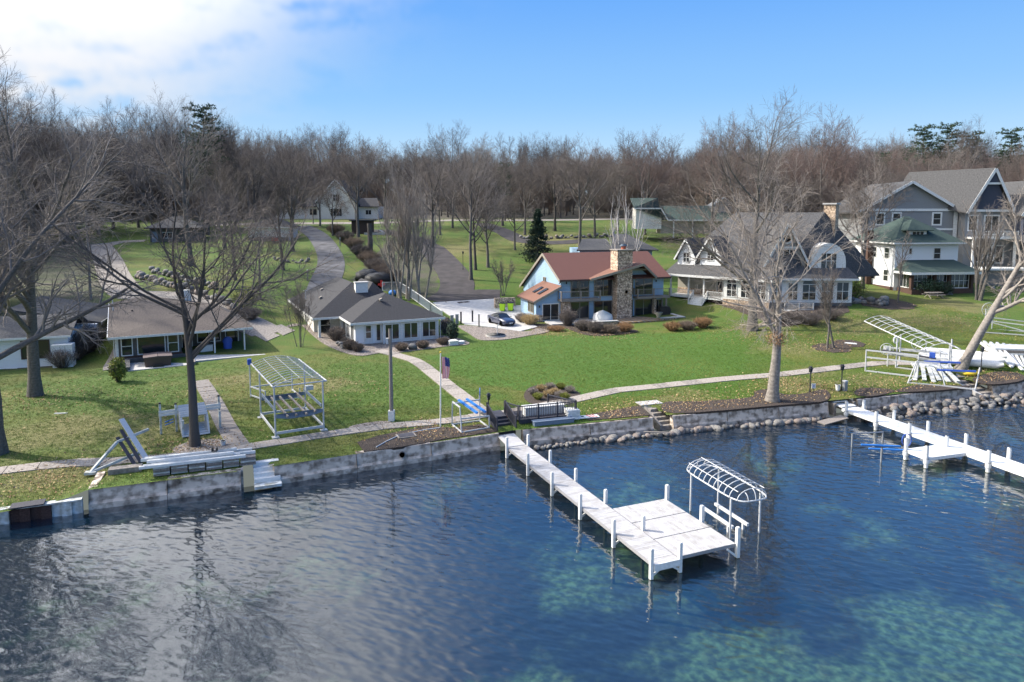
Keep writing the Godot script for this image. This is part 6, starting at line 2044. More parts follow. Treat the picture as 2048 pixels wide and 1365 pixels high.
func canopy(parent: Node3D, x0: float, x1: float, z0: float, z1: float, y: float, rise: float, ribs: int, m: Material) -> void:
	pipes(parent, "canopy_rail", [[V(x0, y, z0), V(x0, y, z1)], [V(x1, y, z0), V(x1, y, z1)]], 0.055, m)
	for k in ribs:
		var z := lerpf(z0, z1, float(k) / (ribs - 1))
		var p := []
		for i in 13:
			var f := i / 12.0
			p.append(V(lerpf(x0, x1, f), y + rise * (1.0 - pow(2.0 * f - 1.0, 2.0)), z))
		var tb := TB.new()
		tb.path(p, 0.028)
		part("canopy_rib", tb, m, parent)
	for f in [0.25, 0.5, 0.75]:
		pipes(parent, "canopy_purlin", [[V(lerpf(x0, x1, f), y + rise * (1.0 - pow(2.0 * f - 1.0, 2.0)), z0), V(lerpf(x0, x1, f), y + rise * (1.0 - pow(2.0 * f - 1.0, 2.0)), z1)]], 0.02, m)

func wheel(parent: Node3D, c: Vector3, axis: Vector3, r: float, m: Material) -> void:
	var tb := TB.new()
	ring(tb, c, axis, r, 0.03, 24)
	var z := axis.normalized()
	var x := z.cross(Vector3.UP).normalized()
	for k in 3:
		var d := x.rotated(z, PI * k / 3.0) * r
		tb.pipe(c - d, c + d, 0.018, 5)
	part("winch_wheel", tb, m, parent)

func lawn_things() -> void:
	# --- boat lift with canopy on the left lawn
	var t := thing("boat_lift", "grey metal boat lift with arched canopy frame on the left lawn", "boat lift", Vector3(-15.7, 1.1, -45.2), 0.52)
	pipes(t, "leg", [[V(0, 0, 0), V(0, 3.55, 0)], [V(3.2, 0, 0), V(3.2, 3.55, 0)], [V(0, 0, -5.2), V(0, 3.55, -5.2)], [V(3.2, 0, -5.2), V(3.2, 3.55, -5.2)]], 0.06, M.white_metal)
	for q in [[0, 0], [3.2, 0], [0, -5.2], [3.2, -5.2]]: body(t, "foot_pad", Transform3D(), q[0] - 0.22, q[0] + 0.22, 0.0, 0.07, q[1] - 0.22, q[1] + 0.22, M.white_metal)
	beams(t, "base_beam", [[V(0.05, 0.3, 0), V(3.15, 0.3, 0)], [V(0, 0.3, -0.05), V(0, 0.3, -5.15)], [V(3.2, 0.3, -0.05), V(3.2, 0.3, -5.15)], [V(0.05, 0.3, -5.2), V(3.15, 0.3, -5.2)]], 0.09, 0.16, M.white_metal)
	for z in [0.0, -5.2]:
		var mb := MB.new()
		mb.prism([V(0.08, 1.55, z + 0.06), V(0.08, 1.32, z + 0.06), V(0.9, 1.18, z + 0.06), V(2.3, 1.18, z + 0.06), V(3.12, 1.32, z + 0.06), V(3.12, 1.55, z + 0.06), V(2.2, 1.36, z + 0.06), V(1.0, 1.36, z + 0.06)], V(0, 0, -0.12))
		part("cradle_beam", mb, M.blue_grey, t)
	beams(t, "bunk", [[V(0.75, 1.45, 0.5), V(0.75, 1.45, -5.6)], [V(1.35, 1.42, 0.3), V(1.35, 1.42, -5.6)], [V(2.0, 1.42, 0.4), V(2.0, 1.42, -5.6)], [V(2.6, 1.5, 0.3), V(2.6, 1.5, -5.4)]], 0.12, 0.12, M.weathered_wood)
	beams(t, "guide", [[V(0.1, 1.75, -0.1), V(0.1, 1.75, -5.1)], [V(3.1, 1.75, -0.1), V(3.1, 1.75, -5.1)]], 0.06, 0.2, M.blue_grey)
	canopy(t, -0.15, 3.35, 0.45, -7.6, 3.55, 0.42, 13, M.white_metal)
	pipes(t, "canopy_end_bar", [[V(-0.15, 3.55, 0.45), V(3.35, 3.55, 0.45)]], 0.045, M.white_metal)
	body(t, "winch_box", Transform3D(), 2.1, 2.6, 2.9, 3.2, -0.4, -0.1, M.peeling_white)
	# a second, bare lift behind it
	var u := thing("boat_lift", "small bare lift frame just behind the canopied lift on the left lawn", "boat lift", Vector3(-19.29,1.16,-53.57), 0.45)
	pipes(u, "leg", [[V(0, 0, 0), V(0, 0.9, 0)], [V(-0.9, 0, -2.2), V(-0.9, 3.0, -2.2)], [V(2.6, 0, 0), V(2.6, 0.9, 0)], [V(2.4, 0, -2.6), V(2.4, 1.6, -2.6)]], 0.05, M.white_metal)
	beams(u, "base_beam", [[V(0, 0.15, 0), V(2.6, 0.15, 0)], [V(0, 0.2, 0), V(-0.9, 0.2, -2.2)], [V(2.6, 0.2, 0), V(2.4, 0.2, -2.6)], [V(0, 0.9, 0), V(-0.9, 0.9, -2.2)], [V(-0.9, 0.85, -2.2), V(2.4, 0.85, -2.6)]], 0.07, 0.1, M.white_metal)
	body(u, "motor_box", Transform3D(), -1.05, -0.75, 2.7, 3.15, -2.35, -2.05, M.blue_paint)

	# --- light pole and flag
	var lp := thing("light_pole", "weathered grey wooden pole in a white base on the lawn", "pole", Vector3(-8.64,1.12,-48.97), 0.0)
	var tb := TB.new()
	tb.tube(PackedVector3Array([V(0, 0, 0), V(0, 6.7, 0)]), PackedFloat32Array([0.15, 0.11]), 10)
	part("shaft", tb, M.weathered_wood, lp)
	body(lp, "base_box", Transform3D(), -0.21, 0.21, 0, 0.75, -0.21, 0.21, M.white_paint)
	body(lp, "meter_box", Transform3D(), -0.3, -0.12, 5.6, 6.0, -0.1, 0.1, M.white_metal)
	var fp := thing("flag_pole", "slim white flag pole at the end of the sea wall walk", "flag pole", Vector3(-4.98,1.11,-47.47), 0.0)
	tb = TB.new()
	tb.tube(PackedVector3Array([V(0, 0, 0), V(0.06, 5.25, 0)]), PackedFloat32Array([0.055, 0.04]), 8)
	part("shaft", tb, M.white_paint, fp)
	tb = TB.new()
	tb.lump(V(0.06, 5.3, 0), V(0.14, 0.14, 0.14), 1, 0.0)
	part("finial", tb, M.yellow, fp)
	flag(fp.position + V(0.12, 5.0, 0.0))

	# --- lift with blue bunks beside the dark stairs
	var bl := thing("boat_lift", "small white lift frame with bright blue bunks beside the dark stairs", "boat lift", Vector3(-3.9, 1.12, -47.2), 0.42)
	pipes(bl, "leg", [[V(0, 0, 1.2), V(0.0, 1.75, 0.9)], [V(0, 0, -0.8), V(0, 1.75, -0.6)], [V(2.1, 0, 1.0), V(2.1, 0.9, 1.0)], [V(2.1, 0, -0.8), V(2.1, 1.9, -0.8)]], 0.05, M.white_metal)
	beams(bl, "base_beam", [[V(0, 0.06, 1.2), V(2.1, 0.06, 1.0)], [V(0, 0.06, -0.8), V(2.1, 0.06, -0.8)], [V(0, 0.06, 1.2), V(0, 0.06, -0.8)], [V(2.1, 0.06, 1.0), V(2.1, 0.06, -0.8)], [V(0, 1.72, 0.95), V(0, 1.72, -0.65)], [V(0, 1.6, -0.6), V(2.1, 1.6, -0.8)], [V(0, 0.95, 1.0), V(2.1, 0.9, 1.0)]], 0.06, 0.1, M.white_metal)
	beams(bl, "bunk", [[V(0.55, 1.72, -0.9), V(1.1, 1.3, 1.3)], [V(1.15, 1.72, -0.9), V(1.7, 1.3, 1.3)]], 0.16, 0.12, M.blue_pad)
	wheel(bl, V(2.1, 2.1, -0.75), V(1, 0, 0.4), 0.34, M.blue_paint)

	# --- dark stained stairs and railed deck at the head of the dock
	var O := Vector3(-0.75, 1.12, -47.9)
	var st := thing("wooden_stairs", "dark stained wooden stairs with railings leading down to the long dock", "stairs", O, 0.40)
	for k in 5: body(st, "tread", Transform3D(), -0.62, 0.62, 0.42 - k * 0.16, 0.47 - k * 0.16, -0.9 + k * 0.36, -0.52 + k * 0.36, M.stain_dark)
	for k in 5: body(st, "riser", Transform3D(), -0.6, 0.6, 0.27 - k * 0.16, 0.417 - k * 0.16, -0.56 + k * 0.36, -0.53 + k * 0.36, M.stain_dark)
	for s in [-0.7, 0.7]:
		beams(st, "stringer", [[V(s * 0.93, 0.35, -0.95), V(s * 0.93, -0.35, 1.0)]], 0.05, 0.25, M.stain_dark)
		railing(st, Transform3D(), V(s, 0.45, -0.95), V(s, -0.15, 0.95), 0.95, M.stain_dark, 2, 0.13)
	body(st, "landing", Transform3D(), -0.75, 0.75, 0.36, 0.46, -2.1, -0.93, M.stain_dark)
	var dk := thing("railed_deck", "dark stained railed deck right of the wooden stairs", "deck", Vector3(0.35, 1.12, -47.9), 0.32)
	for i in 16: body(dk, "deck_board", Transform3D(), 0.15 + i * 0.28, 0.418 + i * 0.28, 0.28, 0.33, -2.3, -0.1, M.stain_dark)
	railing(dk, Transform3D(), V(0.2, 0.33, -0.15), V(4.55, 0.33, -0.15), 0.95, M.stain_dark, 4, 0.13)
	railing(dk, Transform3D(), V(4.55, 0.33, -0.2), V(3.3, 0.33, -2.5), 0.95, M.stain_dark, 2, 0.13)
	railing(dk, Transform3D(), V(0.2, 0.33, -0.25), V(-0.4, 0.33, -1.6), 0.95, M.stain_dark, 2, 0.13)
	body(dk, "skirt", Transform3D(), 0.2, 4.5, 0.0, 0.27, -0.16, -0.1, M.stain_dark)
	var hb := thing("storage_bench", "long white bench box on the dark railed deck", "bench", dk.transform * V(2.4, 0.33, -1.15), 0.32)
	body(hb, "box", Transform3D(), -1.5, 1.5, 0, 0.55, -0.35, 0.35, M.white_paint)
	body(hb, "lid", Transform3D(), -1.55, 1.55, 0.553, 0.62, -0.4, 0.4, M.white_paint)
	var bb := thing("long_box", "blue grey long box lying on the wall below the railed deck", "box", dk.transform * V(2.6, 0.0, 0.45), 0.32)
	body(bb, "box", Transform3D(), -1.55, 1.45, 0.0, 0.28, -0.25, 0.25, M.blue_grey)
	body(bb, "lid", Transform3D(), -1.6, 1.5, 0.283, 0.33, -0.28, 0.28, M.blue_grey)
	var ps := Vector3(4.31,1.12,-49.46)
	for k in 7:
		var mb := MB.new()
		mb.box(V(0, 0, 0), V(0.95, 0.09, 0.8))
		var o := single("dock_pallet", mb, M.white_paint, "white dock panel in the neat stack beside the railed deck, " + ["lowest", "second from the bottom", "third from the bottom", "middle one", "third from the top", "second from the top", "topmost"][k], "panel", "stacked white dock panels")
		o.position = ps + V(0.03 * (k % 2), 0.06 + k * 0.105, 0)
		o.rotation.y = 0.3 + 0.04 * (k % 3)
	var bc := thing("barricade_board", "white barricade board with red diagonal stripes lying in the mulch", "board", Vector3(5.37,1.20,-49.56), 0.25)
	body(bc, "board", Transform3D(), -0.95, 0.95, 0.0, 0.06, -0.3, 0.3, M.white_paint)
	for k in 3: sweep(bc, "stripe", Transform3D(), [V(0.25 + k * 0.22, 0.064, 0.28), V(0.36 + k * 0.22, 0.064, 0.28), V(0.2 + k * 0.22, 0.064, -0.28), V(0.09 + k * 0.22, 0.064, -0.28)], V(0, 0.004, 0), M.red_paint)
	for k in 2: body(bc, "slot", Transform3D(), -0.75 + k * 0.4, -0.55 + k * 0.4, 0.061, 0.067, -0.16, 0.1, M.black_plastic)
	pot("terracotta pot on the landing beside the dark stairs", st.transform * V(1.15, 0.1, -1.4), 0.26, 0.5, M.terracotta)
	lamp_post("black lantern post beside the dark stairs", Vector3(-1.70,1.12,-49.44), 1.9)
	lamp_post("black lantern post in the mulch bed left of the right hand dock", Vector3(24.56,1.20,-56.50), 2.2)
	lamp_post("black lantern post beside the white bucket at the right hand dock", Vector3(27.53,1.20,-57.29), 2.2)
	lamp_post("black lantern post beside the leaning tree", Vector3(43.13,1.36,-63.22), 2.4)
	lamp_post("black lantern post on the slope right of the dark drive", Vector3(-8.40,6.19,-119.60), 3.2)
	pot("white bucket beside the right hand dock", Vector3(27.16,1.20,-57.14), 0.2, 0.5, M.white_paint)
	pot("pale bucket in the gravel ring of the tall dark tree", Vector3(-18.53,1.10,-43.62), 0.17, 0.32, M.white_metal)
	var pd := thing("utility_pedestal", "grey utility pedestal right of the white bucket", "pedestal", Vector3(27.68,1.20,-56.99), 0.3)
	body(pd, "post", Transform3D(), -0.14, 0.14, 0, 0.8, -0.14, 0.14, M.grey_metal)
	body(pd, "cap", Transform3D(), -0.16, 0.16, 0.803, 0.9, -0.16, 0.16, M.white_metal)
	var sg := thing("small_sign", "small white sign on a stake beside the left lantern post", "sign", Vector3(24.72,1.19,-56.20), 0.0)
	body(sg, "stake", Transform3D(), -0.02, 0.02, 0, 0.45, -0.02, 0.02, M.dark_metal)
	body(sg, "plate", Transform3D(), -0.17, 0.17, 0.45, 0.85, -0.015, 0.015, M.white_paint)
	for k in 2: body(sg, "mark", Transform3D(), -0.06 + k * 0.08, -0.02 + k * 0.08, 0.55, 0.75, 0.016, 0.02, M.blue_paint)

	left_shore()
	right_shore()

func flag(at_: Vector3) -> void:
	var w := 96
	var h := 128     # a hanging flag: the fly falls down the pole
	var im := Image.create(w, h, false, Image.FORMAT_RGB8)
	for j in h:
		for i in w:
			var s := int(i * 13.0 / w)
			var c := Color(0.80, 0.07, 0.12) if s % 2 == 0 else Color(0.95, 0.95, 0.95)
			if j < h * 0.42 and i > w * 0.42:
				c = Color(0.10, 0.16, 0.48)
				if (i / 7 + j / 7) % 2 == 0 and i % 7 > 1 and i % 7 < 5 and j % 7 > 1 and j % 7 < 5: c = Color(0.85, 0.85, 0.88)
			im.set_pixel(i, j, c)
	var fm := StandardMaterial3D.new()
	fm.resource_name = "flag_cloth"
	fm.albedo_texture = ImageTexture.create_from_image(im)
	fm.roughness = 0.85
	fm.backlight_enabled = true
	fm.backlight = Color(0.8, 0.8, 0.8)
	var sf := SurfaceTool.new()
	sf.begin(Mesh.PRIMITIVE_TRIANGLES)
	var nu := 14
	var nv := 16
	for side in [0, 1]:
		for j in nv:
			for i in nu:
				for q in ([[0, 0], [1, 0], [1, 1], [0, 0], [1, 1], [0, 1]] if side == 0 else [[0, 0], [1, 1], [1, 0], [0, 0], [0, 1], [1, 1]]):
					var f := float(i + q[0]) / nu
					var g := float(j + q[1]) / nv
					var wdt := 0.62 + 0.10 * sin(g * 3.0)
					var x := f * wdt * (0.85 - 0.15 * g) - 0.05 * g + g * 0.10
					sf.set_uv(Vector2(f, g))
					sf.add_vertex(V(x, -g * 1.55 - 0.12 * f * (1.0 - g), sin(f * 9.0 + g * 2.0) * 0.10 * (0.3 + f) + (0.012 if side == 1 else 0.0)))
	sf.generate_normals()
	var o := single("flag", sf.commit(), fm, "drooping United States flag on the slim white pole", "flag")
	o.position = at_
	o.rotation.y = 0.2

func pot(label: String, p: Vector3, r: float, h: float, m: Material) -> void:
	var t := thing("bucket" if "bucket" in label else "flower_pot", label, "bucket" if "bucket" in label else "pot", p, 0.0)
	var tb := TB.new()
	tb.lathe(V(0, 0, 0), [Vector2(r * 0.75, 0), Vector2(r * 0.95, h * 0.85), Vector2(r * 1.05, h * 0.86), Vector2(r * 1.05, h), Vector2(r * 0.85, h), Vector2(r * 0.8, h * 0.8), Vector2(0.01, h * 0.78)], 14)
	part("body", tb, m, t)
	tb = TB.new()
	ring(tb, V(0, h * 0.99, 0), V(0, 1, 0.001), r * 1.04, 0.015, 16)
	part("rim", tb, m, t)

func lamp_post(label: String, p: Vector3, h: float) -> void:
	var t := thing("lantern_post", label, "lamp post", p, 0.3)
	var tb := TB.new()
	tb.lathe(V(0, 0, 0), [Vector2(0.1, 0), Vector2(0.06, 0.25), Vector2(0.045, 0.3), Vector2(0.045, h - 0.5)], 8)
	part("post", tb, M.dark_metal, t)
	var mb := MB.new()
	mb.prism([V(-0.08, h - 0.5, 0.08), V(0.08, h - 0.5, 0.08), V(0.12, h - 0.15, 0.12), V(-0.12, h - 0.15, 0.12)], V(0, 0, -0.2))
	part("lantern", mb, M.glass_sky, t)
	mb = MB.new()
	mb.bx(-0.16, 0.16, h - 0.15, h - 0.11, -0.16, 0.16)
	mb.bx(-0.09, 0.09, h - 0.11, h, -0.09, 0.09)
	part("cap", mb, M.dark_metal, t)

func left_shore() -> void:
	# stored dock frames in the rack round the tall dark tree
	var r := thing("dock_rack", "white rack of stored dock frames standing round the tall dark tree", "rack", Vector3(-23.75,1.05,-46.10), 0.55)
	for q in [[0.0, 0.0, 2.1], [0.95, 0.1, 1.95], [3.7, 0.0, 2.1], [3.6, 0.9, 1.3], [1.2, 1.6, 1.2]]: beams(r, "post", [[V(q[0], 0, q[1]), V(q[0], q[2], q[1])]], 0.13, 0.13, M.peeling_white)
	for q in [[0.0, 0.0, 2.1], [0.95, 0.1, 1.95], [3.7, 0.0, 2.1]]: body(r, "post_cap", Transform3D(), q[0] - 0.07, q[0] + 0.07, q[2], q[2] + 0.1, q[1] - 0.07, q[1] + 0.07, M.black_plastic)
	beams(r, "rail", [[V(-0.1, 1.35, 0.12), V(3.8, 1.35, 0.12)], [V(-0.1, 1.55, 0.12), V(3.8, 1.55, 0.12)]], 0.05, 0.17, M.white_paint)
	pipes(r, "hook", [[V(0.75, 1.05, 0.4), V(0.2, 0.95, 0.6)], [V(0.75, 0.85, 0.4), V(0.2, 0.75, 0.6)]], 0.035, M.blue_pad)
	for k in 6:
		var mb := MB.new()
		for q in [[-0.85, 0.85, -0.75, -0.62], [-0.85, 0.85, 0.62, 0.75]]: mb.bx(q[0], q[1], -0.07, 0.07, q[2], q[3])
		for x in [-0.8, 0.0, 0.8]: mb.bx(x - 0.06, x + 0.06, -0.05, 0.05, -0.6, 0.6)
		var o := single("dock_segment", mb, M.white_metal, "white dock frame leaning in the rack at the tall dark tree, " + ["front one", "second from the front", "third from the front", "third from the back", "second from the back", "rear one"][k], "frame", "white dock frames in the rack")
		o.position = r.transform * V(1.95, 0.75 + k * 0.07, 1.5 - k * 0.28)
		o.rotation = Vector3(1.05, 0.55, 0)
	# lumber stack on the wall
	var lp := thing("lumber_base", "grey bundles of short planks stacked along the left sea wall", "lumber", Vector3(-20.35, 1.13, -38.75), 0.36)
	for k in 6:
		for j in 5:
			var mb := MB.new()
			mb.bx(-0.1 + k * 0.92, 0.74 + k * 0.92, 0.02 + j * 0.1, 0.105 + j * 0.1, -0.45 + 0.02 * ((k + j) % 3), 0.55 - 0.03 * ((k * 2 + j) % 3))
			part("plank_bundle", mb, [M.weathered_wood, M.peeling_white, M.weathered_wood][(k + j) % 3], lp)
	for k in 7:
		var L := 5.6 - (k % 3) * 0.5
		var mb := MB.new()
		mb.bx(0, L, 0, 0.14, 0, 0.16)
		mb.bx(0.01, L - 0.01, 0.142, 0.16, 0.03, 0.13)
		var o := single("long_board", mb, M.white_paint, "long white board on top of the plank bundles, " + ["nearest the water", "second from the water", "third from the water", "middle one", "third from the lawn", "second from the lawn", "nearest the lawn"][k], "board", "long white boards on the plank bundles")
		o.position = lp.transform * V(-0.8 + 0.18 * (k % 4), 0.53 + (0.17 if k in [2, 4, 5] else 0.0), 0.42 - k * 0.2)
		o.rotation.y = 0.36 + 0.03 * sin(k * 2.0)
	var ub := MB.new()
	ub.bx(-0.15, 0.15, 0, 0.03, -0.12, 0.12)
	ub.bx(-0.15, -0.11, 0.03, 0.2, -0.12, 0.12)
	ub.bx(0.11, 0.15, 0.03, 0.2, -0.12, 0.12)
	var uo := single("bracket", ub, M.black_plastic, "black bracket lying on the long white boards", "bracket")
	uo.position = lp.transform * V(3.1, 0.87, -0.2)
	# crossed beams of a folded lift at the wall's end
	var x := thing("folded_lift", "folded white lift arms with dark boards tilted at the left end of the sea wall", "boat lift", Vector3(-23.9, 0.95, -40.2), 0.25)
	beams(x, "arm", [[V(-0.7, 0.12, 0.9), V(0.35, 1.35, -0.5)], [V(0.35, 1.35, -0.5), V(1.9, 1.75, -1.4)], [V(-0.7, 0.1, 0.95), V(1.7, 0.75, -0.2)]], 0.13, 0.14, M.peeling_white)
	beams(x, "board", [[V(0.35, 2.45, -1.6), V(2.1, 0.35, 0.2)]], 0.32, 0.06, M.white_metal)
	beams(x, "dark_board", [[V(0.45, 1.9, -1.1), V(1.85, 0.3, 0.5)], [V(0.3, 1.55, -0.8), V(1.6, 0.2, 0.7)]], 0.2, 0.06, M.stain_dark)
	body(x, "foot", Transform3D(), -1.0, -0.4, 0, 0.15, 0.75, 1.1, M.peeling_white)
	# concrete block beside it
	var cb := MB.new()
	cb.box(V(0, 0.2, 0), V(1.7, 0.4, 0.6))
	var co := single("concrete_block", cb, M.concrete, "low concrete kerb block at the left end of the sea wall", "block")
	co.position = Vector3(-22.3, 1.0, -39.1)
	co.rotation.y = 0.36
	for q in [[Vector3(-33.52,1.11,-50.74), "short white offcut board lying on the left lawn", 0.9], [Vector3(-47.66,1.22,-65.31), "white board at the foot of the white clapboard house", 1.2]]:
		var mb := MB.new()
		mb.box(V(0, 0.03, 0), V(q[2], 0.05, 0.14))
		mb.box(V(0, 0.06, 0), V(q[2] * 0.9, 0.012, 0.1))
		var o := single("offcut", mb, M.white_paint, q[1], "board")
		o.position = q[0]
		o.rotation.y = 0.1
	# electrical hatch and hose in the mulch strip
	var ht := thing("ground_hatch", "flat dark hatch with pale rim in the mulch strip", "hatch", Vector3(-7.07,1.16,-45.46), 0.42)
	body(ht, "rim", Transform3D(), -0.62, 0.62, 0, 0.05, -0.45, 0.45, M.concrete)
	body(ht, "plate", Transform3D(), -0.52, 0.52, 0.052, 0.07, -0.36, 0.36, M.stain_dark)
	var hs := TB.new()
	hs.path([Vector3(-8.62,1.18,-43.10), Vector3(-8.12,1.18,-44.37), Vector3(-7.61,1.18,-45.29), Vector3(-6.89,1.18,-46.04), Vector3(-5.96,1.18,-46.69), Vector3(-4.98,1.18,-47.14)], 0.035, 6)
	single("garden_hose", hs, M.white_metal, "grey hose curving over the mulch strip to the flag pole", "hose")

func right_shore() -> void:
	# canopied lift lying with other frames before the leaning tree
	var t := thing("boat_lift", "pale boat lift with long arched canopy frame beside the leaning tree", "boat lift", Vector3(38.0, 1.25, -64.6), -0.62)
	pipes(t, "leg", [[V(-1.6, 0, 0.9), V(-1.6, 3.0, 0.9)], [V(2.6, 0, 0.9), V(2.6, 3.0, 0.9)], [V(-1.6, 0, -1.6), V(-1.6, 3.0, -1.6)], [V(2.6, 0, -1.6), V(2.6, 3.0, -1.6)]], 0.07, M.white_metal)
	beams(t, "base_beam", [[V(-1.6, 0.2, 0.9), V(2.6, 0.2, 0.9)], [V(-1.6, 0.2, -1.6), V(2.6, 0.2, -1.6)], [V(-1.6, 0.2, 0.9), V(-1.6, 0.2, -1.6)], [V(2.6, 0.2, 0.9), V(2.6, 0.2, -1.6)], [V(-1.6, 1.5, 0.9), V(2.6, 1.5, 0.9)], [V(-1.6, 1.5, -1.6), V(2.6, 1.5, -1.6)]], 0.09, 0.14, M.white_metal)
	var cn := Node3D.new()
	cn.name = "canopy"
	t.add_child(cn)
	cn.position = V(0.2, 0.25, 0.2)
	cn.rotation = Vector3(0.10, 0.62 + 0.05, 0)
	canopy(cn, -1.9, 1.3, -6.5, 3.4, 2.85, 0.55, 13, M.white_metal)
	wheel(t, V(-2.4, 1.9, 1.2), V(0.3, 0, 1), 0.55, M.white_metal)
	body(t, "motor_box", Transform3D(), -2.7, -2.1, 1.5, 2.2, 1.0, 1.15, M.white_paint)
	# white pontoon covers under the canopy
	for k in 3:
		var tb := TB.new()
		tb.tube(PackedVector3Array([V(-3.4, 0, 0), V(-3.0, 0.0, 0), V(3.0, 0, 0), V(3.6, 0.1, 0)]), PackedFloat32Array([0.1, 0.36, 0.36, 0.2]), 10)
		var o := single("white_float", tb, M.white_paint, "long white float under the arched canopy frame, " + ["nearest the water", "middle one", "farthest from the water"][k], "float", "white floats under the canopy frame")
		o.position = Vector3(42.3 + k * 0.6, 1.9 + 0.25 * k, -65.3 - k * 0.7)
		o.rotation.y = -0.5
	# open lift frames in front
	var f := thing("boat_lift", "open grey lift frame with dark bunk in front of the arched canopy", "boat lift", Vector3(32.7, 1.3, -63.6), -0.62)
	pipes(f, "leg", [[V(0, 0, 0), V(0, 2.1, 0)], [V(4.2, 0, 0), V(4.2, 2.1, 0)], [V(1.4, 0, -3.2), V(1.4, 2.0, -3.2)], [V(5.6, 0, -3.2), V(5.6, 2.0, -3.2)]], 0.06, M.white_metal)
	beams(f, "beam", [[V(0, 0.12, 0), V(4.2, 0.12, 0)], [V(0, 2.05, 0), V(4.2, 2.05, 0)], [V(1.4, 1.95, -3.2), V(5.6, 1.95, -3.2)], [V(4.2, 0.12, 0), V(5.6, 0.12, -3.2)], [V(0, 1.4, 0), V(4.2, 1.4, 0)], [V(1.4, 1.3, -3.2), V(5.6, 1.3, -3.2)]], 0.08, 0.13, M.white_metal)
	beams(f, "bunk", [[V(1.0, 1.75, -2.5), V(5.4, 1.65, -1.6)]], 0.14, 0.14, M.stain_dark)
	body(f, "winch_box", Transform3D(), 4.9, 5.35, 1.7, 2.15, -1.8, -1.4, M.blue_paint)
	wheel(f, V(3.9, 2.6, -3.0), V(0.2, 0, 1), 0.6, M.white_metal)
	var ls := TB.new()
	ring(ls, V(0, 0, 0), V(0.5, 0.1, 1), 0.3, 0.09, 18)
	var lo := single("life_ring", ls, M.white_paint, "white and red life ring hung at the arched canopy frame", "life ring")
	lo.position = t.transform * V(-2.0, 2.4, -1.6)
	var a := thing("boat_lift", "slanted grey A frame lift with blue arms at the mulch edge", "boat lift", Vector3(34.6, 1.2, -59.4), -0.45)
	pipes(a, "leg", [[V(-0.3, 0, 0), V(0.3, 2.0, -0.3)], [V(2.5, 0, 0), V(2.0, 2.0, -0.3)], [V(4.6, 0, 0.2), V(4.9, 1.9, -0.2)], [V(0.2, 0, -1.7), V(0.5, 1.9, -1.3)]], 0.055, M.white_metal)
	beams(a, "beam", [[V(-0.3, 0.1, 0), V(2.5, 0.1, 0)], [V(2.5, 0.1, 0), V(4.6, 0.1, 0.2)], [V(-0.3, 0.1, 0), V(0.2, 0.1, -1.7)], [V(0.3, 1.95, -0.3), V(2.0, 1.95, -0.3)]], 0.07, 0.11, M.white_metal)
	beams(a, "blue_arm", [[V(0.9, 1.9, -0.9), V(3.6, 2.05, -0.9)], [V(1.8, 1.45, 0.1), V(4.6, 1.6, 0.1)]], 0.12, 0.14, M.blue_paint)
	# white dock parts stacked near the steps
	for k in 6:
		var mb := MB.new()
		mb.bx(-0.16, 0.16, 0, 0.12, 0, 3.0)
		mb.bx(-0.13, 0.13, -0.06, 0.0, 0.1, 2.9)
		var o := single("dock_plank", mb, M.peeling_white, "worn white dock plank tipped towards the water by the stone steps, " + ["leftmost", "second from the left", "third from the left", "third from the right", "second from the right", "rightmost"][k], "plank", "worn white planks by the stone steps")
		o.position = Vector3(37.0 + k * 0.42, 1.95 + 0.1 * (k % 2), -62.9 + 0.2 * (k % 3))
		o.rotation = Vector3(0.25, -0.55 + 0.22 * k / 5.0 * 2.0, 0)
	var tbm := thing("white_table", "white slab table of dock parts beside the stone steps", "table", Vector3(38.6, 1.25, -63.3), -0.4)
	body(tbm, "top", Transform3D(), -1.6, 1.6, 0.62, 0.8, -0.7, 0.7, M.white_paint)
	for q in [[-1.3, -0.5], [1.3, -0.5], [-1.3, 0.5], [1.3, 0.5]]: body(tbm, "leg", Transform3D(), q[0] - 0.07, q[0] + 0.07, 0, 0.617, q[1] - 0.07, q[1] + 0.07, M.white_metal)
	# fan of long white posts at the right edge
	for k in 11:
		var mb := MB.new()
		mb.bx(-0.11, 0.11, 0, 0.16, 0, 6.4 - (k % 3) * 0.5)
		mb.bx(-0.08, 0.08, 0.161, 0.175, 0.2, 5.6 - (k % 3) * 0.5)
		var o := single("dock_post", mb, [M.white_paint, M.peeling_white, M.white_metal][k % 3], "long white dock post in the fanned heap at the right edge, " + ["leftmost", "second from the left", "third from the left", "fourth from the left", "fifth from the left", "middle one", "fifth from the right", "fourth from the right", "third from the right", "second from the right", "rightmost"][k], "post", "long white posts heaped at the right edge")
		o.position = Vector3(47.6 + k * 0.5, 2.9 - 0.06 * k, -70.6 + 0.25 * (k % 4))
		o.rotation = Vector3(0.22, -0.12 - 0.05 * k, 0)
	var hp := thing("dock_heap", "stacked white dock sections under the fanned posts at the right edge", "dock sections", Vector3(50.5, 1.6, -68.6), -0.2)
	for k in 5: body(hp, "dock_section", Transform3D(), -2.6 + 0.1 * (k % 2), 3.0, k * 0.22, k * 0.22 + 0.17, -1.6, 1.4 - 0.1 * k, [M.white_paint, M.weathered_wood][k % 2])
	# small lift with big wheel farther back
	var w := thing("boat_lift", "low white lift with big spoked wheel at the right edge of the lawn", "boat lift", Vector3(53.6, 2.35, -78.4), -0.25)
	pipes(w, "leg", [[V(0, 0, 0), V(0, 2.8, 0)], [V(5.0, 0, 1.4), V(5.0, 1.2, 1.4)], [V(1.6, 0, -2.4), V(1.6, 2.4, -2.4)], [V(6.6, 0, -1.2), V(6.6, 1.2, -1.2)]], 0.06, M.white_metal)
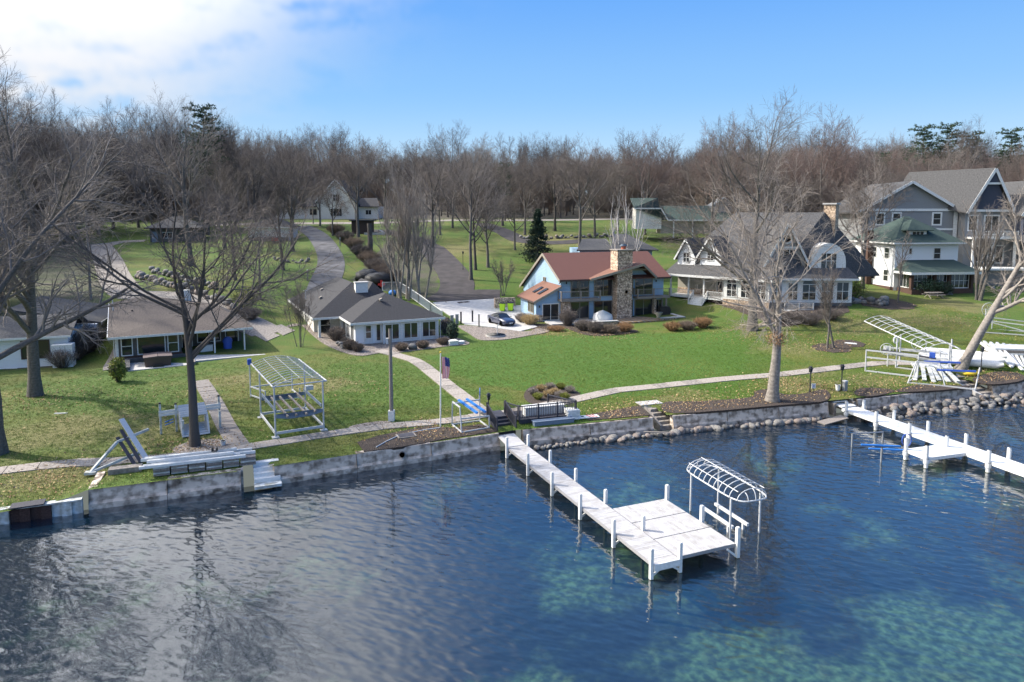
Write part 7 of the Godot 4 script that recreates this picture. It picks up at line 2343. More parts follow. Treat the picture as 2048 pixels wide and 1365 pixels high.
	beams(w, "beam", [[V(0, 0.12, 0), V(5.0, 0.12, 1.4)], [V(1.6, 0.12, -2.4), V(6.6, 0.12, -1.2)], [V(0, 1.5, 0), V(5.0, 1.1, 1.4)], [V(1.6, 1.5, -2.4), V(6.6, 1.1, -1.2)], [V(0, 1.5, 0), V(1.6, 1.5, -2.4)], [V(0, 1.45, 0), V(5.0, 0.2, 1.4)]], 0.07, 0.1, M.white_metal)
	wheel(w, V(0.25, 2.75, 0.1), V(0.2, 0, 1), 0.75, M.white_metal)
	var yb := TB.new()
	yb.lump(V(0, 0.2, 0), V(1.5, 0.4, 0.7), 3, 0.25)
	var yo := single("yellow_tarp", yb, M.yellow, "crumpled yellow tarp at the head of the stone steps", "tarp")
	yo.position = Vector3(41.48,1.31,-62.03)
	var lf := MB.new()
	lf.box(V(0, 0.04, 0), V(1.2, 0.06, 0.55), Basis(Vector3.UP, -0.5))
	lf.box(V(0, 0.08, 0), V(1.0, 0.02, 0.4), Basis(Vector3.UP, -0.5))
	var l2 := single("white_tray", lf, M.white_paint, "small white panel lying beside the saplings' mulch ring", "panel")
	l2.position = Vector3(36.43,1.94,-74.20)


func leaf_mass(c: Vector3, s: Vector3, n: int, leaf: float, sd: int, mb: MB, shell := 0.45) -> void:
	var g := RandomNumberGenerator.new()
	g.seed = sd
	for i in n:
		var d := Vector3(g.randfn(), g.randfn(), g.randfn()).normalized()
		var r := lerpf(shell, 1.0, pow(g.randf(), 0.6)) * g.randf_range(0.85, 1.08)
		var p := c + d * s * 0.5 * r
		if p.y < c.y - s.y * 0.5 + 0.02: continue
		var a := Vector3(g.randfn(), g.randfn(), g.randfn()).normalized()
		var b := a.cross(d + Vector3(g.randfn(), g.randfn(), g.randfn()) * 0.5).normalized() * leaf * 0.4
		a = a * leaf * g.randf_range(0.7, 1.3)
		mb.tri(p - b, p + b, p + a); mb.tri(p - b, p - a * 0.6, p + b)

func twig_mass(s: Vector3, n: int, sd: int, r := 0.006) -> TB:    # bare shrub: stems that fan out from the ground
	var g := RandomNumberGenerator.new()
	g.seed = sd
	var tb := TB.new()
	for i in n:
		var a := g.randf() * TAU
		var f := sqrt(g.randf())
		var tip := Vector3(cos(a) * f * s.x * 0.5, s.y * (1.0 - 0.35 * f * f) * g.randf_range(0.75, 1.05), sin(a) * f * s.z * 0.5)
		var root := Vector3(tip.x * 0.25, -0.05, tip.z * 0.25)
		var mid := root.lerp(tip, 0.55) + Vector3(g.randfn(), 0.6, g.randfn()) * 0.06 * s.y
		tb.tube(PackedVector3Array([root, mid, tip]), PackedFloat32Array([r * 1.6, r * 1.2, r]), 3, false)
		for k in 3:
			var q := mid.lerp(tip, g.randf())
			var e := q + Vector3(g.randfn(), absf(g.randfn()) + 0.3, g.randfn()) * 0.14 * s.y
			tb.tube(PackedVector3Array([q, e]), PackedFloat32Array([r, r * 0.8]), 3, false)
	return tb

func shrubs() -> void:
	# round clipped and loose bare shrubs; [where, width, height, material, label]
	var list := [
		[Vector3(-19.73,1.66,-77.44), 2.2, 1.6, M.twig_brown, "large round bare shrub at the left wall of the white ranch house"],
		[Vector3(-17.16,1.51,-73.07), 1.6, 1.1, M.twig_russet, "reddish bare shrub left of the white ranch house door"],
		[Vector3(-16.10,1.48,-72.12), 1.3, 0.9, M.twig_russet, "small reddish shrub nearest the white ranch house door"],
		[Vector3(-11.64,1.49,-72.62), 1.5, 0.8, M.twig_russet, "low bare shrub under the left window of the white ranch house"],
		[Vector3(-9.58,1.51,-73.89), 1.5, 0.8, M.twig_russet, "low bare shrub between the windows of the white ranch house"],
		[Vector3(-7.57,1.54,-75.73), 1.5, 0.8, M.twig_russet, "low bare shrub under the right corner of the white ranch house"],
		[Vector3(2.30,1.70,-88.46), 2.6, 1.4, M.leaf_straw, "straw coloured bare shrub beside the parked convertible"],
		[Vector3(1.37,1.73,-90.26), 2.2, 1.2, M.twig_pale, "pale bare shrub at the corner of the blue house sunroom"],
		[Vector3(7.03,1.69,-87.71), 2.4, 2.0, M.twig_brown, "round clipped bare shrub before the stone pier of the blue house"],
		[Vector3(8.64,1.65,-84.17), 2.4, 1.4, M.twig_brown, "flat topped bare shrub left of the white covered table"],
		[Vector3(9.94,1.64,-82.84), 2.2, 1.4, M.twig_brown, "flat topped bare shrub below the white covered table"],
		[Vector3(11.70,1.63,-82.52), 2.6, 1.1, M.twig_russet, "reddish low hedge bush left of the patio deck steps"],
		[Vector3(13.64,1.64,-83.50), 2.4, 1.1, M.leaf_dry, "russet low hedge bush at the patio deck steps"],
		[Vector3(19.41,1.74,-83.65), 2.4, 1.1, M.leaf_dry, "russet low hedge bush below the stone bowl planter"],
		[Vector3(21.29,1.82,-83.93), 2.6, 1.1, M.twig_russet, "reddish low hedge bush before the patio wall"],
		[Vector3(23.32,1.93,-84.71), 2.6, 1.3, M.leaf_dry, "brown clipped hedge bush at the right end of the patio wall"],
		[Vector3(5.35,1.65,-84.17), 2.4, 0.6, M.leaf_dry, "flat orange brown ground shrub at the edge of the gravel bed"],
		[Vector3(33.55,2.55,-85.10), 4.0, 1.4, M.twig_brown, "loose bare bush under the shingled house windows"],
		[Vector3(35.83,2.54,-83.23), 4.0, 1.5, M.twig_brown, "loose bare bush behind the big pale trunked tree"],
		[Vector3(39.13,2.84,-85.25), 3.4, 1.4, M.twig_brown, "loose bare bush below the shingled house balcony"],
		[Vector3(-43.56,1.37,-68.66), 3.5, 2.6, M.twig_dark, "dark tangled bush between the clapboard house and the cottage"],
		[Vector3(-43.81,1.62,-71.16), 3.6, 2.8, M.twig_dark, "dark tangled bush against the cottage gable"],
		[Vector3(-43.05,1.23,-65.90), 3.0, 1.8, M.twig_brown, "low tangled bush behind the left broad tree"],
		[Vector3(-31.71,3.05,-83.84), 3.0, 1.6, M.twig_brown, "bare bush at the corner of the stone retaining wall"],
	]
	for k in list.size():
		var q = list[k]
		var o := thing("bare_shrub", q[4], "shrub", q[0], k * 1.3)
		part("stems", twig_mass(Vector3(q[1], q[2], q[1]), 260, 500 + k, 0.011), q[3], o)
		var mb := MB.new()
		leaf_mass(V(0, q[2] * 0.5, 0), V(q[1] * 0.95, q[2] * 0.95, q[1] * 0.95), 420, 0.07, 700 + k, mb, 0.75)
		part("buds", mb, q[3], o)
	# the long bare hedge along the asphalt drive
	var hp := [Vector2(-39.16,-156.03),Vector2(-34.62,-145.23),Vector2(-30.74,-136.16),Vector2(-27.75,-128.47),Vector2(-24.98,-121.99),Vector2(-22.67,-116.27),Vector2(-20.82,-112.01),Vector2(-19.30,-109.27)]
	for k in hp.size():
		var o := thing("hedge_shrub", "bare shrub in the long hedge right of the asphalt drive, " + ["first at the road", "second from the road", "third from the road", "fourth from the road", "fourth from the covered machines", "third from the covered machines", "second from the covered machines", "last at the covered machines"][k], "shrub", gp(hp[k]), k * 0.9, "shrubs of the long bare hedge")
		part("stems", twig_mass(Vector3(4.4, 2.4, 4.4), 380, 900 + k, 0.014), M.twig_brown if k % 2 else M.twig_russet, o)
	# ornamental grasses in the island bed
	var gs := [[1066, 790, 0], [1082, 783, 1], [1100, 779, 0], [1122, 779, 2], [1140, 786, 0], [1075, 800, 2], [1095, 795, 1], [1118, 797, 0], [1108, 790, 1], [1130, 800, 2]]
	var spots := [Vector2(1.71,-55.86),Vector2(2.41,-56.93),Vector2(3.19,-57.56),Vector2(4.11,-57.56),Vector2(4.78,-56.47),Vector2(2.03,-54.40),Vector2(2.86,-55.12),Vector2(3.76,-54.83),Vector2(3.42,-55.86),Vector2(4.21,-54.40)]
	for k in gs.size():
		var o := thing("grass_clump", "cut back ornamental grass clump in the island bed above the railed deck, " + ["leftmost", "upper left", "top middle", "top right", "rightmost", "lower left", "left of centre", "lower right", "centre", "lower middle"][k], "grass", gp(spots[k]), k * 0.7, "grass clumps in the island bed")
		part("blades", twig_mass(Vector3(0.9, 0.55, 0.9), 170, 1100 + k, 0.008), [M.twig_pale, M.leaf_straw, M.leaf_yellowgreen][gs[k][2]], o)
	# evergreen shrubs
	var ev := [
		[Vector3(-34.64,1.17,-60.36), V(1.5, 2.3, 1.5), M.leaf_yellowgreen, "yellow green yew beside the hot tub court", 1500],
		[Vector3(-33.59,3.75,-87.62), V(4.0, 3.2, 3.4), M.leaf_yellowgreen, "yellow green evergreen above the stone retaining wall", 2200],
		[Vector3(46.87,3.93,-96.35), V(4.6, 3.6, 4.0), M.leaf_yellowgreen, "olive evergreen between the shingled and green roofed houses", 2600],
		[Vector3(59.78,4.29,-100.42), V(5.4, 2.4, 3.6), M.needle_pine, "dark spreading juniper before the green roofed house porch", 2600],
		[Vector3(62.09,4.23,-99.71), V(2.6, 2.0, 2.4), M.needle_dark, "dark rounded shrub beside the picnic table", 1200],
		[Vector3(-6.72,1.57,-77.96), V(1.5, 2.3, 1.5), M.needle_dark, "dark conical evergreen at the right corner of the white ranch house", 1300],
		[Vector3(-7.85,1.63,-82.20), V(1.8, 2.0, 1.8), M.twig_brown, "brown leaved bush behind the right corner of the white ranch house", 1300],
		[Vector3(34.50,12.64,-175.51), V(9.0, 7.0, 6.0), M.needle_dark, "broad dark evergreen behind the pale house uphill", 3000],
	]
	for k in ev.size():
		var q = ev[k]
		var o := thing("evergreen_shrub", q[3], "shrub", q[0], k)
		var mb := MB.new()
		leaf_mass(V(0, q[1].y * 0.5, 0), q[1], q[4], 0.13, 1300 + k, mb, 0.3)
		part("foliage", mb, q[2], o)
		part("stems", twig_mass(q[1] * 0.8, 40, 1400 + k, 0.02), M.bark_dark, o)
	# dry leaves caught in the pale trunked tree
	# stone retaining walls above the cottage
	stones("upper boulder retaining wall on the slope behind the brown cottage", [Vector2(-56.31,-108.81),Vector2(-52.43,-105.34),Vector2(-48.48,-101.75),Vector2(-44.52,-98.58),Vector2(-40.57,-95.36)], 0.9, 34, 61)
	stones("lower boulder retaining wall curving along the concrete drive", [Vector2(-55.54,-103.50),Vector2(-50.91,-99.33),Vector2(-46.69,-95.72),Vector2(-42.95,-92.78),Vector2(-39.33,-90.49),Vector2(-36.19,-88.30),Vector2(-33.43,-84.89)], 1.0, 52, 62)
	stones("low stone ring at the slope tree behind the garage", [Vector2(-41.82,-122.01),Vector2(-38.96,-119.88),Vector2(-36.31,-119.61),Vector2(-35.27,-121.99)], 0.6, 16, 63)
	stones("low rubble wall beside the mulch ring before the green roofed house", [Vector2(45.30,-94.47),Vector2(47.18,-94.16),Vector2(49.44,-92.64),Vector2(51.06,-95.09)], 0.9, 22, 64)
	stones("pale stone edging before the grey gabled house", [Vector2(70.50,-101.52),Vector2(73.23,-102.29),Vector2(76.73,-103.06)], 0.9, 14, 65)
	stones("dark stone border along the upper drive", [Vector2(1.74,-152.35),Vector2(8.26,-152.35),Vector2(14.92,-153.78),Vector2(22.86,-155.62)], 0.8, 34, 66)
	var yl := thing("ground_cover", "bright yellow green plants between the boulder walls", "plants", Vector3(-50.26,6.13,-100.91), 0.0)
	var mb2 := MB.new()
	var yp := [Vector2(-54.50,-103.50),Vector2(-52.13,-101.75),Vector2(-49.87,-100.10),Vector2(-47.70,-98.57),Vector2(-45.15,-96.42),Vector2(-42.97,-94.62)]
	for p in yp: leaf_mass(gp(p, 0.15) - yl.position, V(3.4, 0.5, 1.6), 260, 0.16, int(p.x * 10) + 4000, mb2, 0.2)
	part("foliage", mb2, M.leaf_yellowgreen, yl)

func stones(label: String, pts: Array, size: float, n: int, sd: int) -> void:
	var root := thing("boulder_wall", label, "wall", gp(pts[0]), 0.0)
	var g := RandomNumberGenerator.new()
	g.seed = sd
	var cv := Curve2D.new()
	for p in pts: cv.add_point(p)
	for k in n:
		var p := cv.sample_baked(cv.get_baked_length() * (k + g.randf() * 0.5) / n) + Vector2(g.randfn(), g.randfn()) * size * 0.18
		var s := size * g.randf_range(0.7, 1.35)
		var tb := TB.new()
		tb.lump(V(0, 0, 0), Vector3(s, s * 0.75, s * 0.85), sd * 100 + k, 0.12, 6, 8)
		var o := part("stone", tb, [M.stone_rock, M.stone_rock_pink, M.stone_rock, M.stone_rock_dark][g.randi() % 4], root)
		o.position = gp(p, s * 0.22 + (0.45 * size if k % 3 == 0 else 0.0)) - root.position
		o.rotation = Vector3(g.randf_range(-0.3, 0.3), g.randf() * TAU, 0)

func small_things() -> void:
	car()
	for k in 2: bin_(Vector3(-1.35, ground(-1.35, -97.0) + 0.08, -97.0) if k == 0 else Vector3(-0.2, ground(-0.2, -97.2) + 0.08, -97.2), ["lime green wheeled bin on the left by the stone garden wall", "lime green wheeled bin on the right by the stone garden wall"][k])
	# bollards and cabinets on the apron
	for q in [[Vector3(-6.57,1.71,-89.21), "left dark bollard at the edge of the concrete apron"], [Vector3(-5.15,1.73,-90.26), "right dark bollard at the edge of the concrete apron"]]:
		var t := thing("bollard", q[1], "bollard", q[0], 0.0)
		body(t, "post", Transform3D(), -0.1, 0.1, 0, 1.5, -0.1, 0.1, M.dark_metal)
		body(t, "cap", Transform3D(), -0.115, 0.115, 1.503, 1.56, -0.115, 0.115, M.dark_metal)
	for q in [[Vector3(-7.67,1.70,-88.46), "left grey utility cabinet beside the dark bollards"], [Vector3(-7.09,1.71,-89.21), "right grey utility cabinet beside the dark bollards"]]:
		var t := thing("utility_cabinet", q[1], "cabinet", q[0], 0.2)
		body(t, "case", Transform3D(), -0.2, 0.2, 0, 1.2, -0.15, 0.15, M.grey_metal)
		body(t, "lid", Transform3D(), -0.23, 0.23, 1.203, 1.27, -0.18, 0.18, M.white_metal)
	var wp := thing("well_cap", "round concrete pad with white hand pump in the gravel bed", "well", Vector3(-1.92,1.61,-80.63), 0.0)
	var tb := TB.new()
	tb.lathe(V(0, 0, 0), [Vector2(1.15, 0.0), Vector2(1.15, 0.2), Vector2(1.1, 0.22), Vector2(0.01, 0.22)], 24)
	part("pad", tb, M.concrete_new, wp)
	tb = TB.new()
	tb.path([V(0.2, 0.2, 0.1), V(0.2, 1.35, 0.1), V(0.35, 1.42, 0.1), V(0.42, 1.25, 0.1)], 0.05)
	part("pump", tb, M.white_metal, wp)
	# white slatted fence right of the ranch house
	var fc := thing("slat_fence", "long white slatted fence running uphill behind the white ranch house", "fence")
	var fp := [Vector3(-9.07,1.95,-89.73), Vector3(-11.02,2.40,-94.31), Vector3(-13.28,3.00,-99.15), Vector3(-15.47,3.70,-102.91), Vector3(-17.22,4.10,-105.99), Vector3(-19.44,4.20,-104.42)]
	for i in fp.size() - 1:
		var a: Vector3 = fp[i]
		var b: Vector3 = fp[i + 1]
		railing(fc, Transform3D(), a, b, 1.35, M.white_paint, 2, 0.16, 0.12)
	var wb := TB.new()
	wb.lump(V(0, 0.45, 0), V(1.2, 0.9, 1.2), 4, 0.03, 8, 12)
	var wo := single("blue_ball", wb, M.blue_pad, "round bright blue tarped thing behind the white slatted fence", "tarp")
	wo.position = Vector3(-17.83,3.60,-103.75)
	# tarped machines uphill of the ranch house
	for q in [[Vector3(-22.47,5.02,-109.04), V(4.2, 2.3, 2.6), 21, "larger of the two black tarped machines uphill of the white ranch house"], [Vector3(-20.45,4.67,-107.87), V(4.6, 2.3, 2.8), 22, "right hand black tarped machine uphill of the white ranch house"]]:
		var t := TB.new()
		t.lump(V(0, q[1].y * 0.42, 0), q[1], q[2], 0.16, 9, 13)
		var o := single("tarped_machine", t, M.tarp_black, q[3], "covered machine")
		o.position = q[0]
		o.rotation.y = 0.4
	var rt := thing("snow_blower", "small red machine before the black tarps", "machine", Vector3(-19.95,4.37,-106.36), 0.3)
	body(rt, "body", Transform3D(), -0.5, 0.5, 0.3, 0.8, -0.3, 0.3, M.red_paint)
	body(rt, "chute", Transform3D(), -0.15, 0.15, 0.803, 1.3, -0.12, 0.12, M.red_paint)
	for x in [-0.45, 0.45]:
		var w := TB.new()
		w.pipe(V(x, 0.28, -0.08 + 0.25), V(x, 0.28, 0.08 + 0.25), 0.28, 12)
		part("wheel", w, M.black_plastic, rt)
	var rk := thing("red_cart", "small red cart beside the low white garage", "cart", Vector3(-48.39,9.78,-143.62), 0.0)
	body(rk, "tray", Transform3D(), -0.9, 0.9, 0.4, 1.0, -0.4, 0.4, M.red_paint)
	body(rk, "axle", Transform3D(), -0.7, 0.7, 0.0, 0.397, -0.05, 0.05, M.black_plastic)
	# picnic table
	var pt := thing("picnic_table", "weathered picnic table before the green roofed house", "table", Vector3(59.29,4.05,-97.65), 0.1)
	body(pt, "top", Transform3D(), -1.2, 1.2, 0.72, 0.78, -0.4, 0.4, M.weathered_wood)
	for z in [-0.75, 0.75]: body(pt, "seat", Transform3D(), -1.2, 1.2, 0.43, 0.48, z - 0.14, z + 0.14, M.weathered_wood)
	for x in [-0.9, 0.9]: beams(pt, "leg", [[V(x, 0, -0.7), V(x, 0.7, 0.25)], [V(x, 0, 0.7), V(x, 0.7, -0.25)]], 0.07, 0.1, M.weathered_wood)
	# round garden table behind the clapboard house
	var gt := thing("round_table", "round white garden table between the clapboard house and the cottage", "table", Vector3(-48.39,2.58,-76.74), 0.0)
	tb = TB.new()
	tb.lathe(V(0, 0.72, 0), [Vector2(0.65, 0.0), Vector2(0.68, 0.02), Vector2(0.68, 0.05), Vector2(0.01, 0.055)], 20)
	part("top", tb, M.white_paint, gt)
	pipes(gt, "leg", [[V(-0.35, 0, 0.3), V(-0.3, 0.72, 0.2)], [V(0.35, 0, 0.3), V(0.3, 0.72, 0.2)], [V(0, 0, -0.4), V(0, 0.72, -0.3)]], 0.03, M.white_paint)
	# poles
	for q in [[Vector3(-53.93,4.86,-88.90), 11.5, "tall pale utility pole beside the concrete drive"], [Vector3(-46.95,12.71,-172.15), 6.0, "pale roadside pole before the white gabled house"], [Vector3(-50.07,13.12,-176.72), 8.5, "roadside utility pole left of the white gabled house"], [Vector3(-37.76,12.40,-169.38), 7.0, "roadside utility pole behind the dark shed"], [Vector3(96.73,23.10,-190.00), 8.0, "utility pole in the wood above the green roofed house"]]:
		var t := thing("utility_pole", q[2], "pole", q[0], 0.0)
		tb = TB.new()
		tb.tube(PackedVector3Array([V(0, -0.5 if q[1] != 8.0 else -9.0, 0), V(0, q[1], 0)]), PackedFloat32Array([0.17, 0.11]), 8)
		part("shaft", tb, M.bark_pale, t)
		body(t, "crossarm", Transform3D(), -0.7, 0.7, q[1] - 0.6, q[1] - 0.45, 0.12, 0.24, M.weathered_wood)
	for q in [[Vector3(-34.37,9.24,-139.89), "pale marker post beside the asphalt drive by the hedge"], [Vector3(-31.30,5.57,-106.63), "pale marker post beside the asphalt drive above the ranch house"], [Vector3(-4.13,1.68,-86.61), "short white marker post at the gravel bed"]]:
		var t := thing("marker_post", q[1], "post", q[0], 0.0)
		body(t, "post", Transform3D(), -0.09, 0.09, 0, 1.6, -0.09, 0.09, M.trim_tan)
		body(t, "cap", Transform3D(), -0.11, 0.11, 1.603, 1.7, -0.11, 0.11, M.white_paint)
	# planters at the right corner of the ranch house
	for q in [[Vector3(-6.53,1.54,-75.73), "square white planter under the conical evergreen", 0.5], [Vector3(-5.63,1.54,-76.28), "small white planter at the end of the ranch house bed", 0.3]]:
		var t := thing("planter_box", q[1], "planter", q[0], 0.45)
		body(t, "box", Transform3D(), -q[2], q[2], 0, q[2] * 0.9, -q[2], q[2], M.white_paint)
		body(t, "rim", Transform3D(), -q[2] - 0.04, q[2] + 0.04, q[2] * 0.9, q[2] * 0.9 + 0.05, -q[2] - 0.04, q[2] + 0.04, M.white_paint)
	var rk2 := TB.new()
	rk2.lump(V(0, 0.3, 0), V(1.1, 0.7, 0.8), 9, 0.18)
	var ro := single("boulder", rk2, M.stone_rock_dark, "dark boulder between the shrubs under the ranch house windows", "rock")
	ro.position = Vector3(-10.55,1.50,-73.12)
	stones("pile of pale stones beside the reddish shrubs of the ranch house", [Vector2(-18.90,-74.96),Vector2(-18.23,-74.01),Vector2(-17.69,-73.05)], 0.5, 10, 71)
	# low garden pond wall by the road
	var pw := thing("stone_trough", "pale angular concrete trough wall beside the dark shed", "wall", Vector3(-30.44,10.99,-156.95), 0.0)
	body(pw, "front_wall", Transform3D(), -2.6, 2.0, 0, 0.5, 0.0, 0.4, M.concrete_new)
	sweep(pw, "side_wall", Transform3D(), [V(1.3, 0.0, -0.003), V(1.3, 0.7, -0.003), V(1.9, 0.7, -0.003), V(1.9, 0, -0.003)], V(-1.6, 0.3, -4.0), M.concrete_new)

func bin_(p: Vector3, label: String) -> void:
	var t := thing("wheeled_bin", label, "bin", p, -0.2)
	var mb := MB.new()
	mb.prism([V(-0.3, 0.08, 0.3), V(-0.37, 1.08, 0.36), V(0.37, 1.08, 0.36), V(0.3, 0.08, 0.3)], V(0, 0, -0.66))
	part("body", mb, M.lime, t)
	mb = MB.new()
	mb.prism([V(-0.4, 1.083, 0.4), V(-0.4, 1.14, 0.4), V(-0.36, 1.2, -0.2), V(-0.36, 1.083, -0.38)], V(0.8, 0, 0))
	part("lid", mb, M.black_plastic, t)
	for x in [-0.32, 0.32]:
		var w := TB.new()
		w.pipe(V(x - 0.04, 0.12, -0.3), V(x + 0.04, 0.12, -0.3), 0.12, 12)
		part("wheel", w, M.black_plastic, t)

func car() -> void:
	var t := thing("parked_car", "dark blue convertible with black soft top parked on the concrete apron", "car", Vector3(-1.35, 1.82, -88.7), 0.0)
	t.basis = Basis(Vector3.UP, -1.03)    # x is the car's nose
	t.position.y = ground(-1.35, -88.7) + 0.09
	# body: cross-sections from tail to nose; [x, half width at sill, half width at belt, sill, belt, deck]
	var sec := [[-2.35, 0.62, 0.70, 0.42, 0.78, 0.86], [-2.2, 0.80, 0.84, 0.26, 0.86, 0.97], [-1.7, 0.88, 0.90, 0.22, 0.90, 1.0], [-0.9, 0.90, 0.92, 0.22, 0.90, 0.98], [0.1, 0.90, 0.92, 0.22, 0.88, 0.95], [0.75, 0.90, 0.91, 0.22, 0.86, 0.95], [1.4, 0.89, 0.90, 0.22, 0.80, 0.88], [1.95, 0.86, 0.84, 0.24, 0.70, 0.78], [2.28, 0.72, 0.70, 0.30, 0.60, 0.68], [2.36, 0.60, 0.58, 0.36, 0.52, 0.58]]
	var st := SurfaceTool.new()
	st.begin(Mesh.PRIMITIVE_TRIANGLES)
	st.set_smooth_group(0)
	var rings := []
	for q in sec:
		rings.append([V(q[0], q[3], -q[1]), V(q[0], lerpf(q[3], q[4], 0.55), -q[2] - 0.02), V(q[0], q[4], -q[2]), V(q[0], q[5] - 0.02, -q[2] * 0.78), V(q[0], q[5] + 0.01, 0), V(q[0], q[5] - 0.02, q[2] * 0.78), V(q[0], q[4], q[2]), V(q[0], lerpf(q[3], q[4], 0.55), q[2] + 0.02), V(q[0], q[3], q[1])])
	for i in rings.size() - 1:
		for k in 8:
			for p in [rings[i][k], rings[i + 1][k], rings[i + 1][k + 1], rings[i][k], rings[i + 1][k + 1], rings[i][k + 1]]: st.add_vertex(p)
	for e in [0, rings.size() - 1]:
		for k in range(1, 8):
			for p in ([rings[e][0], rings[e][k], rings[e][k + 1]] if e == 0 else [rings[e][0], rings[e][k + 1], rings[e][k]]): st.add_vertex(p)
	st.generate_normals()
	part("body", st.commit(), M.car_paint, t)
	# soft top, windscreen, side glass
	var sp := SurfaceTool.new()
	sp.begin(Mesh.PRIMITIVE_TRIANGLES)
	sp.set_smooth_group(0)
	var prof := [[-1.55, 1.0, 0.70], [-1.2, 1.24, 0.64], [-0.7, 1.38, 0.60], [-0.1, 1.40, 0.60], [0.28, 1.36, 0.60]]
	for i in prof.size() - 1:
		var a = prof[i]
		var b = prof[i + 1]
		for s in [[-1.0, -0.55], [-0.55, 0.55], [0.55, 1.0]]:
			var ya0: float = a[1] - (0.06 if absf(s[0]) > 0.9 else 0.0)
			var ya1: float = a[1] - (0.06 if absf(s[1]) > 0.9 else 0.0)
			var yb0: float = b[1] - (0.06 if absf(s[0]) > 0.9 else 0.0)
			var yb1: float = b[1] - (0.06 if absf(s[1]) > 0.9 else 0.0)
			for p in [V(a[0], ya0, a[2] * s[0]), V(b[0], yb0, b[2] * s[0]), V(b[0], yb1, b[2] * s[1]), V(a[0], ya0, a[2] * s[0]), V(b[0], yb1, b[2] * s[1]), V(a[0], ya1, a[2] * s[1])]: sp.add_vertex(p)
	for s in [-1.0, 1.0]:
		for p in [V(-1.55, 0.94, s * 0.8), V(-1.55, 0.95, s * 0.7), V(-0.7, 1.32, s * 0.6), V(-1.55, 0.94, s * 0.8), V(-0.7, 1.32, s * 0.6), V(-0.75, 0.95, s * 0.82)]: sp.add_vertex(p)
	sp.generate_normals()
	part("soft_top", sp.commit(), M.black_plastic, t)
	var ws := MB.new()
	ws.prism([V(0.28, 1.35, -0.58), V(0.28, 1.35, 0.58), V(0.95, 0.93, 0.74), V(0.95, 0.93, -0.74)], V(-0.02, 0, 0))
	part("windscreen", ws, M.glass_dark, t)
	for s in [-1.0, 1.0]:
		var sg := MB.new()
		sg.prism([V(-0.75, 0.93, s * 0.83), V(-0.7, 1.31, s * 0.6), V(0.26, 1.3, s * 0.6), V(0.9, 0.92, s * 0.8)], V(0, 0, -0.01 * s))
		part("side_window", sg, M.glass_dark, t)
		var mr := TB.new()
		mr.lump(V(0.7, 0.98, s * 0.98), V(0.14, 0.13, 0.2), 2, 0.0)
		part("mirror", mr, M.car_paint, t)
		var hl := MB.new()
		hl.prism([V(2.08, 0.66, s * 0.74), V(2.28, 0.6, s * 0.5), V(2.3, 0.5, s * 0.52), V(2.06, 0.52, s * 0.84)], V(0.03, 0.02, 0))
		part("headlight", hl, M.glass_sky, t)
		var dl := MB.new()
		dl.bx(-0.45, 0.62, 0.28, 0.84, s * 0.925 - 0.004, s * 0.925 + 0.004)
		part("door", dl, M.car_paint, t)
		for x in [-1.42, 1.42]:
			var w := TB.new()
			w.tube(PackedVector3Array([V(x, 0.33, s * 0.72), V(x, 0.33, s * 0.94)]), PackedFloat32Array([0.33, 0.33]), 20)
			var wo := part("wheel", w, M.black_plastic, t)
			var rm := TB.new()
			rm.tube(PackedVector3Array([V(x, 0.33, s * 0.93), V(x, 0.33, s * 0.95)]), PackedFloat32Array([0.23, 0.2]), 16)
			part("rim", rm, M.grey_metal, wo)
	var gr := MB.new()
	gr.bx(2.34, 2.385, 0.36, 0.58, -0.36, 0.36)
	part("grille", gr, M.black_plastic, t)
	var pl := MB.new()
	pl.bx(2.386, 2.4, 0.36, 0.48, -0.25, 0.25)
	part("number_plate", pl, M.white_paint, t)

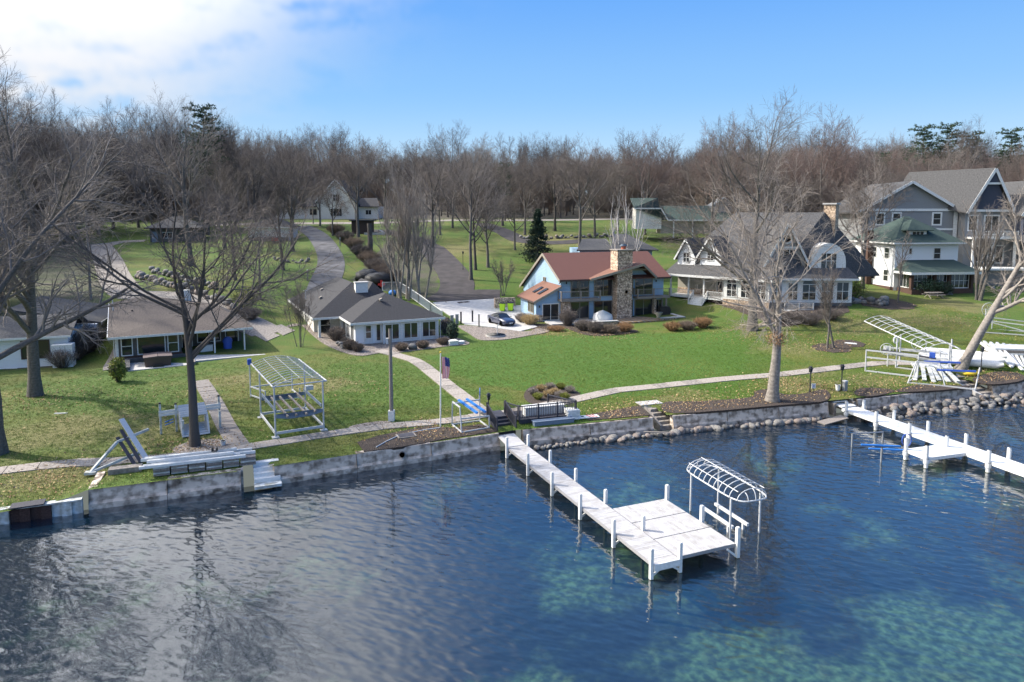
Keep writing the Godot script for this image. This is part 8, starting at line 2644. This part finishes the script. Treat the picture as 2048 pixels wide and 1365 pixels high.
func leaf_litter() -> void:    # last year's leaves, blown together at the beds, under the trees and along the wall
	var g := RandomNumberGenerator.new()
	g.seed = 23
	var spots := [[Vector3(20.70,1.18,-54.41), 5.0], [Vector3(24.77,1.24,-59.03), 4.0], [Vector3(27.88,1.99,-80.14), 6.0], [Vector3(8.42,1.14,-50.92), 3.5], [Vector3(14.49,1.16,-52.74), 4.0], [Vector3(30.02,1.19,-56.69), 5.0], [Vector3(35.08,1.21,-58.27), 5.0], [Vector3(-20.20,1.10,-43.34), 3.5], [Vector3(-38.04,1.12,-54.62), 5.0], [Vector3(-26.34,0.83,-38.59), 4.0], [Vector3(-5.57,1.11,-46.27), 3.5], [Vector3(40.29,2.65,-82.53), 7.0], [Vector3(33.56,1.86,-74.02), 5.0], [Vector3(4.57,1.64,-83.17), 5.0], [Vector3(11.06,1.63,-82.20), 4.0], [Vector3(43.25,1.30,-61.53), 3.0], [Vector3(-28.82,1.15,-54.51), 8.0], [Vector3(-16.91,1.22,-57.41), 8.0], [Vector3(53.58,2.92,-84.75), 9.0]]
	var leaf := MB.new()
	leaf.tri(V(-0.035, 0.005, 0), V(0.0, 0.02, 0.06), V(0.035, 0.008, 0)); leaf.tri(V(-0.035, 0.005, 0), V(0.035, 0.008, 0), V(0.0, 0.0, -0.05))
	var lm := leaf.mesh()
	var a := []
	var b := []
	for i in 15000:
		var q = spots[g.randi() % spots.size()]
		var p: Vector2 = Vector2(q[0].x, q[0].z) + Vector2(g.randfn(), g.randfn()) * q[1] * 0.5
		if p.y > shore(p.x) - 0.4 or in_notch(Vector3(p.x, 0, p.y)): continue
		var tr := Transform3D(Basis.from_euler(Vector3(g.randfn() * 0.5, g.randf() * TAU, g.randfn() * 0.5)).scaled(Vector3.ONE * g.randf_range(0.7, 1.5)), gp(p, 0.065))
		(a if g.randf() < 0.6 else b).append(tr)
	var o := Node3D.new()
	o.name = "leaf_litter"
	o.set_meta("kind", "stuff")
	tag(o, "dry brown leaves scattered over lawn and mulch beds", "leaves")
	add_child(o)
	multi("dry_leaves", lm, M.leaf_dry, a, o)
	multi("dry_leaves", lm, M.leaf_straw, b, o)
